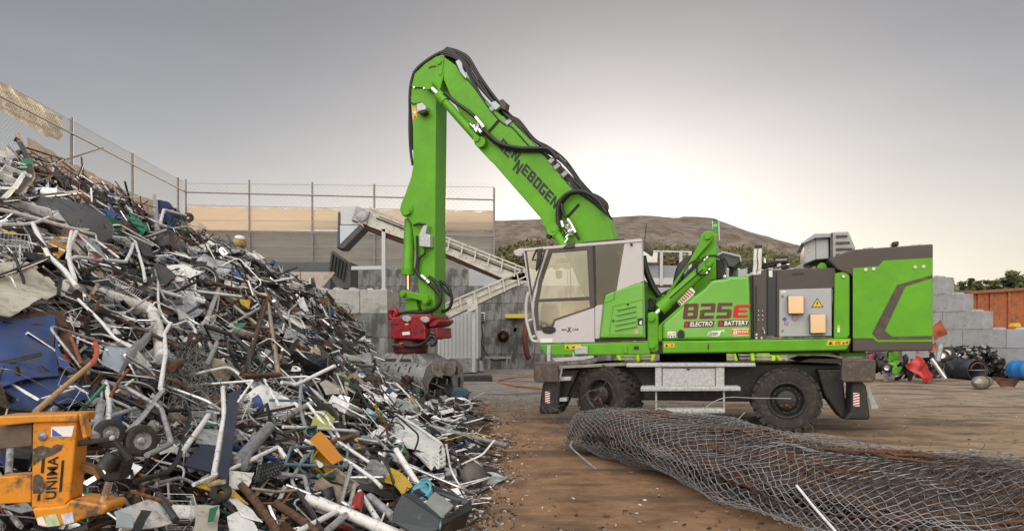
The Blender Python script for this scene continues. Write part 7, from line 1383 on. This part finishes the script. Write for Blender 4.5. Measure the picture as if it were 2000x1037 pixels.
# ---------------------------------------------------------------- roll of chain link mesh
def mesh_roll():
    near = [(.72, 9.3), (1.15, 8.35), (1.62, 7.08), (2.12, 5.65), (2.7, 4.75), (3.6, 4.1), (5.2, 3.7)]; far = [(1.55, 10.1), (2.25, 9.5), (3.1, 8.75), (4.1, 8.1), (5.1, 7.55), (6.6, 7.0), (8.6, 6.7)]
    hh = [.60, .66, .56, .46, .41, .37, .34]
    def lerp(arr, t):
        x = t * (len(arr) - 1); i = min(int(x), len(arr) - 2); f = x - i
        p = [np.array(arr[max(i - 1, 0)], float), np.array(arr[i], float), np.array(arr[i + 1], float), np.array(arr[min(i + 2, len(arr) - 1)], float)]
        return 0.5 * (2 * p[1] + (p[2] - p[0]) * f + (2 * p[0] - 5 * p[1] + 4 * p[2] - p[3]) * f * f + (3 * p[1] - p[0] - 3 * p[2] + p[3]) * f ** 3)
    def S(t, th, k=1.0, sd=0):
        a, b = lerp(near, t), lerp(far, t); h = float(lerp(hh, t)) * (.35 + .65 * min(1, (t + .02) / .06)) if t < .06 else float(lerp(hh, t))
        c, s = math.cos(th), math.sin(th); cx = -math.copysign(abs(c) ** .8, c)
        q = a + (b - a) * (.5 + .5 * cx * k); z = h * (.5 + .5 * k * (math.copysign(abs(s) ** .75, s)))
        p = Vector((q[0], q[1], max(.012, z))); nz_ = noise.noise_vector(Vector((p.x * 1.3, p.y * 1.3, p.z * 1.5 + sd)))
        p += Vector((nz_.x * .10, nz_.y * .10, nz_.z * .09)) + noise.noise_vector(p * 3.7) * .03; p.z = max(.008, p.z)
        return p
    t = thing("chain_link_roll", "long crumpled roll of chain link fence mesh with rusty contents on the yard", "fence roll", P(1500, 1000, 6.5) * 1)
    t.location.z = 0
    def layer(name, nw, ns, r, k, sd, mat, tmax=1.0, tw=0.0, jit=.1):
        mb = MB(); rr = random.Random(sd)
        for w in range(nw):
            pts = []
            for i in range(ns + 1):
                u = i / ns * tmax; off = (.5 if (i + w) % 2 else -.5) * .97
                th = 2 * math.pi * (w + .5 + off + rr.gauss(0, jit)) / nw + tw * u + .35 * noise.noise((u * 5, w * .06, sd))
                pts.append(S(u, th, k + (.012 if i % 2 else -.012), sd))
            if all(p.z < .02 for p in pts): continue
            mb.tube(pts, r, 3, False)
        return mb.build(name, mat, t)
    WIRE = M("galvanised_mesh_wire", (.40, .40, .42), .45, .35, .25, 6, 0, dirt=(.25, .20, .17, -.05)); WIRE2 = M("dull_mesh_wire", (.19, .18, .18), .55, .4, .3, 6, 0, dirt=(.12, .085, .06, .1))
    layer("outer_mesh", 66, 140, .0040, 1.0, 1, WIRE, 1.0, .5, .05); layer("second_mesh", 46, 110, .0032, .93, 4, WIRE2, 1.0, 1.3, .16); layer("third_mesh", 44, 120, .0034, .88, 11, WIRE2, 1.0, 2.2, .2); layer("inner_mesh", 40, 110, .0032, .82, 7, WIRE2, 1.0, -1.1, .25)
    # rusty contents and dark shade inside
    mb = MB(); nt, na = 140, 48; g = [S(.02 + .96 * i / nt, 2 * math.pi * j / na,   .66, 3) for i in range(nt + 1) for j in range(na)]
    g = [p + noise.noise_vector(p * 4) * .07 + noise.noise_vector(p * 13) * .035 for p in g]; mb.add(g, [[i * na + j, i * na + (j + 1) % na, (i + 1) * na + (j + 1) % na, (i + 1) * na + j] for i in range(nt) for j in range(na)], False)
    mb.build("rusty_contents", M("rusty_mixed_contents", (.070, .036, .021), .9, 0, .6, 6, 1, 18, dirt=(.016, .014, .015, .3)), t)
    r = random.Random(6); mb = MB()
    for k in range(130):
        t0 = r.uniform(.02, .7); th = r.uniform(-.2, 3.0); p = [S(t0 + .14 * i / 5, th + .12 * i * r.uniform(-.3, .3), .78, 2) for i in range(6)]; mb.tube(smooth(p, 3), r.uniform(.006, .02), 6)
    mb.build("rusty_rods", M("rusty_contents_rods", (.11, .05, .026), .9, 0, .4, 6, .2, 40), t)
    # loose wire ends
    for i, (pts, rr) in enumerate([([(1369, 842), (1368, 815), (1385, 790), (1420, 776), (1470, 777), (1545, 778)], .006), ([(1412, 840), (1428, 826), (1450, 824), (1465, 832)], .006), ([(1430, 830), (1448, 812), (1455, 805)], .006), ([(1388, 838), (1420, 824), (1445, 824), (1440, 840)], .006)]):
        mb = MB(); mb.tube(smooth([P(a, b, 9.2 - (0 if i else .3)) for a, b in pts], 5), rr, 5); mb.build("loose_wire", WIRE, t)
    r = random.Random(9); mb = MB()
    for k in range(150):
        u = r.random(); p = S(u, r.uniform(.6, 2.6), 1.0, 1); d = Vector((r.gauss(0, 1), r.gauss(0, 1), abs(r.gauss(.6, .6)))).normalized() * r.uniform(.04, .13); mb.tube([p, p + d * .6 + Vector((r.gauss(0, .02), 0, 0)), p + d], .0035, 3, False)
    for k in range(90):
        p = Vector((r.gauss(1.0, .22), r.gauss(9.75, .22), abs(r.gauss(.22, .2)))); q = [p]
        for i in range(5): q.append(q[-1] + Vector((r.gauss(0, .09), r.gauss(0, .09), r.gauss(0, .08)))); q[-1].z = max(.01, q[-1].z)
        mb.tube(smooth(q, 3), .003, 3, False)
    mb.build("wire_ends", WIRE2, t)["kind"] = "stuff"
    for pts, rr, m, lab, nm in (([P(1556, 948, 5.55), P(1590, 990, 5.3), P(1632, 1037, 5.05), P(1640, 1060, 4.95)], .011, W_, "thin white stick lying on the near side of the mesh roll", "white_stick"), ([P(1118, 862, 9.0), P(1113, 870, 8.9), P(1122, 880, 8.75), P(1165, 917, 8.2)], .012, LG, "bent pale steel rod at the end of the mesh roll", "steel_rod"), ([P(1348, 822, 9.3), P(1366, 834, 9.0)], .022, W_, "short pale stub sticking up behind the mesh roll", "steel_stub")): tag(MB().tube(pts, rr, 8).build(nm, m), lab, "stick" if "stick" in nm else "rod")
mesh_roll()
# ---------------------------------------------------------------- right side of the yard
zR = Z(1680, 480, 3.456)
def right_side():
    Y = 44.0; q = lambda Y, *p: [P(a, b, Y) for a, b in zR(*p)]
    t = thing("waste_container", "large rusty orange steel container behind the stepped concrete wall", "container", P(1960, 655, 36)); OC = M("rusty_orange_paint", (.36, .105, .035), .6, 0, .2, 2, .08, 20, dirt=(.18, .07, .04, .15))
    MB().prism(q(36, (760, 318), (1300, 280), (1300, 700), (760, 700)), (0, 2.4, 0)).build("wall", OC, t, .02); MB().prism(q(35.8, (700, 308), (1300, 270), (1300, 292), (760, 326), (700, 318)), (0, 2.8, 0)).build("rim", M("dark_orange_rim", (.25, .085, .035), .6, 0, .2, 3), t, .03)
    for x in (795, 878, 1000, 1130, 1240): MB().prism(q(35.9, (x, 318 - (x - 795) * .06), (x + 18, 316 - (x - 795) * .06), (x + 18, 700), (x, 700)), (0, .1, 0)).build("rib", OC, t, .03)
    o = MB().prism(q(27.2, (1035, 545), (1048, 520), (1078, 520), (1088, 545)), (0, .3, 0)).build("wheel_chock", M("bright_yellow_block", (.72, .45, .01), .5)); tag(o, "small yellow wedge standing on the stepped wall", "wedge")
    # mound of shredded black scrap
    r = random.Random(31); mb = MB(); c = P(1905, 700, 26.6)
    for k in range(2600):
        x = r.gauss(0, .42); h = max(.05, 1.25 * math.exp(-((x + .12) / .42) ** 2)); p = Vector((c.x + x * 2.1, c.y + r.gauss(0, .5), r.uniform(0, 1) ** .6 * h * .95)); mb.m = r.choices((0, 1, 2, 3), (7, 4, 2, .7))[0]
        d = Vector((r.gauss(0, 1), r.gauss(0, 1), r.gauss(0, .7))).normalized(); e = d.orthogonal().normalized(); mb.obox(p, d * r.uniform(.04, .13), e * r.uniform(.02, .07), d.cross(e) * r.uniform(.006, .03))
    setting(mb.build("shredded_scrap", [BK, DS, LG, TN]), "stuff", "low mound of shredded black scrap before the stepped wall")
    Yc = 19.5
    def crush(name, label, cat, pts, mat, y, seed, warp=.12, n=10, curl=.1): A = q(y, *pts); A[2].y += .35; A[1].y += .15; return tag(MB().patch(*A, warp, n, .02, 2.5, seed, curl, .03).build(name, mat), label, cat)
    G2 = M("lime_scrap_paint", (.12, .42, .02), .4, 0, .15, 5, 0, dirt=(.05, .1, .02, 0)); R2 = M("car_body_sheet", (.48, .03, .025), .3, 0, .12, 5, .05, 20); MG = M("magenta_plastic", (.30, .04, .12), .45, 0, .2, 5)
    crush("car_body_sheet", "crumpled bright red car panel lying before the dark drum", "car panel", ((330, 800), (425, 730), (545, 860), (430, 930)), R2, 23, 2); crush("car_body_sheet", "lower red panel fold resting on the ground", "car panel", ((380, 850), (500, 840), (548, 905), (420, 925)), R2, 22.8, 5)
    crush("rusty_hood", "torn orange red rusty hood sticking up behind the machine's tail", "hood", ((480, 560), (550, 500), (625, 590), (500, 640)), M("orange_red_rust", (.32, .08, .03), .6, 0, .3, 5, .1, 20), 24, 8, .1); crush("rusty_hood", "lower torn rusty sheet under the raised hood", "sheet", ((470, 680), (550, 640), (560, 690), (490, 720)), M("orange_red_rust", (.32, .08, .03)), 23.9, 3)
    crush("lime_shell", "lime green crushed shell panel under the machine's tail", "panel", ((190, 790), (290, 765), (310, 790), (220, 815)), G2, 23.2, 4, .08); crush("lime_shell", "small upright lime green panel below the crushed shell", "panel", ((228, 818), (308, 815), (308, 865), (228, 862)), G2, 23.1, 6, .03); crush("lime_shell", "dark lime panel partly in shade above the crushed shell", "panel", ((190, 720), (280, 715), (290, 765), (200, 780)), G2, 23.8, 9, .06)
    crush("magenta_shell", "magenta plastic shell behind the rear guard plate", "plastic shell", ((60, 740), (110, 715), (125, 790), (80, 810)), MG, 23.6, 1, .1)
    r = random.Random(12)
    for i in range(40):
        x = 70 + (i * 37) % 520 + r.gauss(0, 14); y = 790 + r.gauss(0, 42); A = [(x - 30, y - 25), (x + 25, y - 35), (x + 40, y + 40), (x - 20, y + 50)]; m = [BK, DS, BK, LG, BK][i % 5]; crush("engine_scrap", f"{['black', 'dark grey', 'black', 'light grey', 'black'][i % 5]} crushed engine piece in the car scrap row", "car scrap", A, m, 23.9 + .2 * (i % 3), i + 20, .12)["group"] = f"{['black', 'dark grey', 'black', 'light grey', 'black'][i % 5]} crushed engine pieces"
    for i, (x, y, s) in enumerate(((590, 728, 46), (185, 820, 34), (560, 745, 40))):
        c = q(24.0 - .3 * i, (x, y))[0]; k = s / 3.456 * c.y / F; t = thing("old_car_wheel", ["car tyre with a silver rim behind the dark drum", "black tyre at the lime shell's side", "black tyre leaning before the shredded mound"][i], "tyre", c); ax = Vector((-.6, -.7, .35 * (i != 1)))
        MB().lathe([(k * .55, -.1), (k * .9, -.11), (k, -.06), (k, .06), (k * .9, .11), (k * .55, .1)], c, ax, 26).build("tyre", TYRE, t); MB().lathe([(0, .07), (k * .3, .06), (k * .55, .09)], c, ax, 22).build("rim", AL, t)
    o = MB().tube([q(22.7, (545, 665))[0], q(22.7, (522, 775))[0]], .09, 10).build("bumper_bar", LG); tag(o, "upright pale bumper bar between red panel and drum", "bar"); o = MB().tube([q(22.6, (480, 760))[0], q(22.4, (575, 895))[0]], .07, 10).build("bumper_bar", AL); tag(o, "silver trim bar along the red panel's edge", "bar")
    # open drum
    a, b = P(*zR((795, 825))[0], 24.6), P(*zR((565, 835))[0], 26.6); a.z = b.z = .37; t = thing("steel_drum", "large dark navy open steel drum lying on its side", "drum", (a + b) / 2); ax = (a - b).normalized()
    MB().lathe([(0, 0), (0.354, 0.0), (0.370, 0.03), (0.370, 0.6), (0.382, 0.62), (0.370, 0.64), (0.370, 1.2), (0.378, (a - b).length), (0.346, (a - b).length), (0.338, .1), (0, .08)], b, ax, 40).build("shell", M("dark_navy_steel", (.022, .028, .04), .4, .1, .2, 4, .05, 30, dirt=(.08, .065, .055, 0)), t); MB().lathe([(.0, .0), (0.330, .0)], b + ax * .12, ax, 30).build("inner_base", M("tan_dusty_inside", (.20, .15, .11), .8, 0, .2, 4), t)
    x = ax.cross(Vector((0, 0, 1))).normalized(); MB().tube([a + Vector((0, 0, .0)) + x * .32, a - x * .32], .02, 6).build("cross_bar", STEEL, t); MB().tube(smooth([a + ax * .02 + x * (.27 * math.cos(i * .3)) + Vector((0, 0, .27 * math.sin(i * .3))) for i in range(0, 14)], 2), .03, 7).build("inner_ring", RUSTM, t)
    # gas tank
    a, b = q(20.5, (790, 915))[0], q(21.3, (905, 900))[0]; a.z = .2; b.z = .2; t = thing("silver_tank", "dusty silver pressure tank with a valve lying before the drum", "tank", a); ax = (b - a).normalized(); MB().lathe([(0, -.10), (.07, -.09), (.16, -.03), (.19, .08), (.19, .5), (.15, .85), (.04, 1.15), (0, 1.2)], a, ax, 30).build("body", M("dusty_silver", (.34, .31, .26), .45, .5, .2, 4, .05, 30, dirt=(.2, .16, .11, .1)), t); MB().lathe([(.0, -.2), (.05, -.2), (.05, -.12), (.09, -.12), (.09, -.08)], a, ax, 16).build("valve", STEEL, t); MB().lathe([(.195, .38), (.205, .39), (.205, .43), (.195, .44)], a, ax, 30).build("band", RUSTM, t)
    crush("flattened_sheet", "long brown flattened panel lying beside the silver tank", "panel", ((900, 880), (1110, 905), (1110, 960), (960, 950)), RUSTM, 20.8, 11, .05)
    # blue barrel
    a, b = q(25.2, (1030, 830))[0], q(24.4, (1170, 836))[0]; a.z = b.z = .36; t = thing("plastic_barrel", "bright blue plastic barrel lying at the photo's edge", "barrel", a); ax = (b - a).normalized(); MB().lathe([(0, 0), (.3, 0), (.35, .04), (.36, .12), (.36, .25), (.375, .28), (.36, .31), (.36, .6), (.375, .63), (.36, .66), (.36, .9), (0, .95)], a, ax, 36).build("shell", M("bright_blue_plastic", (.03, .20, .52), .35, 0, .08, 4), t); MB().cyl(a - ax * .02 + Vector((0, 0, .2)), a + ax * .01 + Vector((0, 0, .2)), .05, 12).build("bung", BLK, t)
    for i, p in enumerate(((186, 902), (240, 908))): A = P(*zR(p)[0], ground_y(480 + p[1] / 3.456)); A.z = .04; o = MB().tube([A, A + Vector((.25, .1, .02)), A + Vector((.32, .3, .05))], .02, 6).build("metal_scrap", LG); tag(o, ["pale bent metal scrap alone on the yard", "second pale bent scrap next to the first"][i], "scrap")
right_side()
# ---------------------------------------------------------------- people behind the machine
def person(px, Y, label, yaw, vest, trousers, h=1.76):
    base = P(px, 655, Y); base.z = 0; ca, sa = math.cos(yaw), math.sin(yaw); k = h / 1.76
    T = lambda x, y, z: base + Vector((x * ca - y * sa, x * sa + y * ca, z)) * 1.0 if True else None
    def skin(name, nodes, edges, mat, parent):
        me = bpy.data.meshes.new(name); me.from_pydata([T(n[0] * k, n[1] * k, n[2] * k) for n in nodes], edges, []); me.materials.append(mat); o = bpy.data.objects.new(name, me); COL.objects.link(o)
        s = o.modifiers.new("skin", 'SKIN'); s.use_smooth_shade = True; sv = me.skin_vertices[0].data
        for i, n in enumerate(nodes): sv[i].radius = (n[3] * k, (n[4] if len(n) > 4 else n[3]) * k); sv[i].use_root = i == 0
        ss = o.modifiers.new("sub", 'SUBSURF'); ss.levels = ss.render_levels = 1
        if parent: child(o, parent)
        return o
    t = thing("person", label, "person", base)
    SKIN = M("skin", (.50, .30, .21), .55, 0, .05, 6)
    body = skin("body", [(0, 0, .98, .14, .10), (0, 0, 1.2, .14, .09), (0, 0, 1.42, .15, .09), (0, -.01, 1.52, .055), (0, -.02, 1.58, .07, .085), (0, -.03, 1.68, .075, .09), (0, -.02, 1.74, .05), (.19, 0, 1.40, .05), (.24, .02, 1.14, .042), (.22, -.12, .92, .034), (.21, -.17, .84, .035, .02), (-.19, 0, 1.40, .05), (-.24, .02, 1.14, .042), (-.22, -.12, .92, .034), (-.21, -.17, .84, .035, .02), (.10, 0, .88, .085), (.11, -.01, .5, .06), (.12, .02, .1, .042), (.12, -.10, .04, .04), (-.10, 0, .88, .085), (-.11, -.01, .5, .06), (-.12, .02, .1, .042), (-.12, -.10, .04, .04)],
                [(0, 1), (1, 2), (2, 3), (3, 4), (4, 5), (5, 6), (2, 7), (7, 8), (8, 9), (9, 10), (2, 11), (11, 12), (12, 13), (13, 14), (0, 15), (15, 16), (16, 17), (17, 18), (0, 19), (19, 20), (20, 21), (21, 22)], SKIN, t)
    skin("jacket", [(0, 0, .92, .185, .135), (0, 0, 1.15, .175, .125), (0, 0, 1.41, .17, .11), (0, -.005, 1.49, .075), (.20, 0, 1.41, .072), (.25, .02, 1.14, .062), (.23, -.11, .95, .052), (-.20, 0, 1.41, .072), (-.25, .02, 1.14, .062), (-.23, -.11, .95, .052)], [(0, 1), (1, 2), (2, 3), (2, 4), (4, 5), (5, 6), (2, 7), (7, 8), (8, 9)], vest, t)
    skin("trousers", [(0, 0, .96, .15, .11), (.10, 0, .86, .105), (.11, -.01, .5, .08), (.12, .02, .10, .07), (-.10, 0, .86, .105), (-.11, -.01, .5, .08), (-.12, .02, .10, .07)], [(0, 1), (1, 2), (2, 3), (0, 4), (4, 5), (5, 6)], trousers, t)
    for sx in (-1, 1): skin("shoe", [(.12 * sx, .04, .05, .05), (.12 * sx, -.14, .04, .045, .035)], [(0, 1)], RUBBER, t)
    MB().lathe([(.085, 1.60 * k), (.10, 1.66 * k), (.095, 1.73 * k), (.06, 1.78 * k), (0, 1.795 * k)], T(0, .0, 0), (0, 0, 1), 18).build("hair", M("dark_brown_hair", (.035, .022, .014), .7), t)
    for z_ in (1.02, 1.10): MB().lathe([(.20 * k, z_ * k), (.20 * k, (z_ + .045) * k)], T(0, 0, 0), (0, 0, 1), 22).build("reflective_band", M("reflective_grey", (.55, .56, .52), .4), t)
HV = M("hi_vis_yellow", (.50, .78, .02), .7, 0, .06, 6); JN = M("dark_blue_jeans", (.03, .045, .09), .9, 0, .2, 8); BKT = M("black_trousers", (.015, .015, .017), .9, 0, .2, 8)
for a in ((1226, 17.0, "worker in a yellow high visibility jacket standing behind the front wheel", .2, HV, BKT), (1258, 17.4, "second yellow jacketed worker beside the first behind the cab", -.5, HV, JN), (1418, 17.0, "worker in a yellow jacket standing behind the slewing ring", .4, HV, JN), (1490, 17.0, "worker in a striped yellow jacket and blue jeans behind the body", -.3, HV, JN), (1522, 17.5, "yellow jacketed worker nearest the rear wheel", .9, HV, BKT), (1455, 17.6, "person in dark clothes standing between the yellow jackets", .1, BKT, JN)): person(*a)
# ---------------------------------------------------------------- small litter on the yard
def litter():
    r = random.Random(77); mb = MB()
    for k in range(2400):
        if r.random() < .6: py = r.uniform(770, 1060); px = foot(py) + abs(r.gauss(0, 45)) - 6
        else: py = r.uniform(735, 1060) ; px = r.uniform(900, 1990)
        Y = ground_y(py); p = P(px, py, Y); p.z = .008; d = Vector((r.gauss(0, 1), r.gauss(0, 1), 0)).normalized(); e = Vector((-d.y, d.x, r.gauss(0, .3))).normalized(); mb.m = r.choices((0, 1, 2, 3, 4), (.8, 1.5, 2, 3, 4))[0]
        near_ = r.random() < .5 and px < foot(py) + 40; s = r.uniform(.004, .016) * (1.5 if near_ else .6); mb.obox(p, d * s * r.uniform(1, 3), e * s * .6, d.cross(e) * .006)
    setting(mb.build("yard_litter", [W_, LG, TN, DS, RB]), "stuff", "small bits of scrap and stones strewn over the yard")
litter()
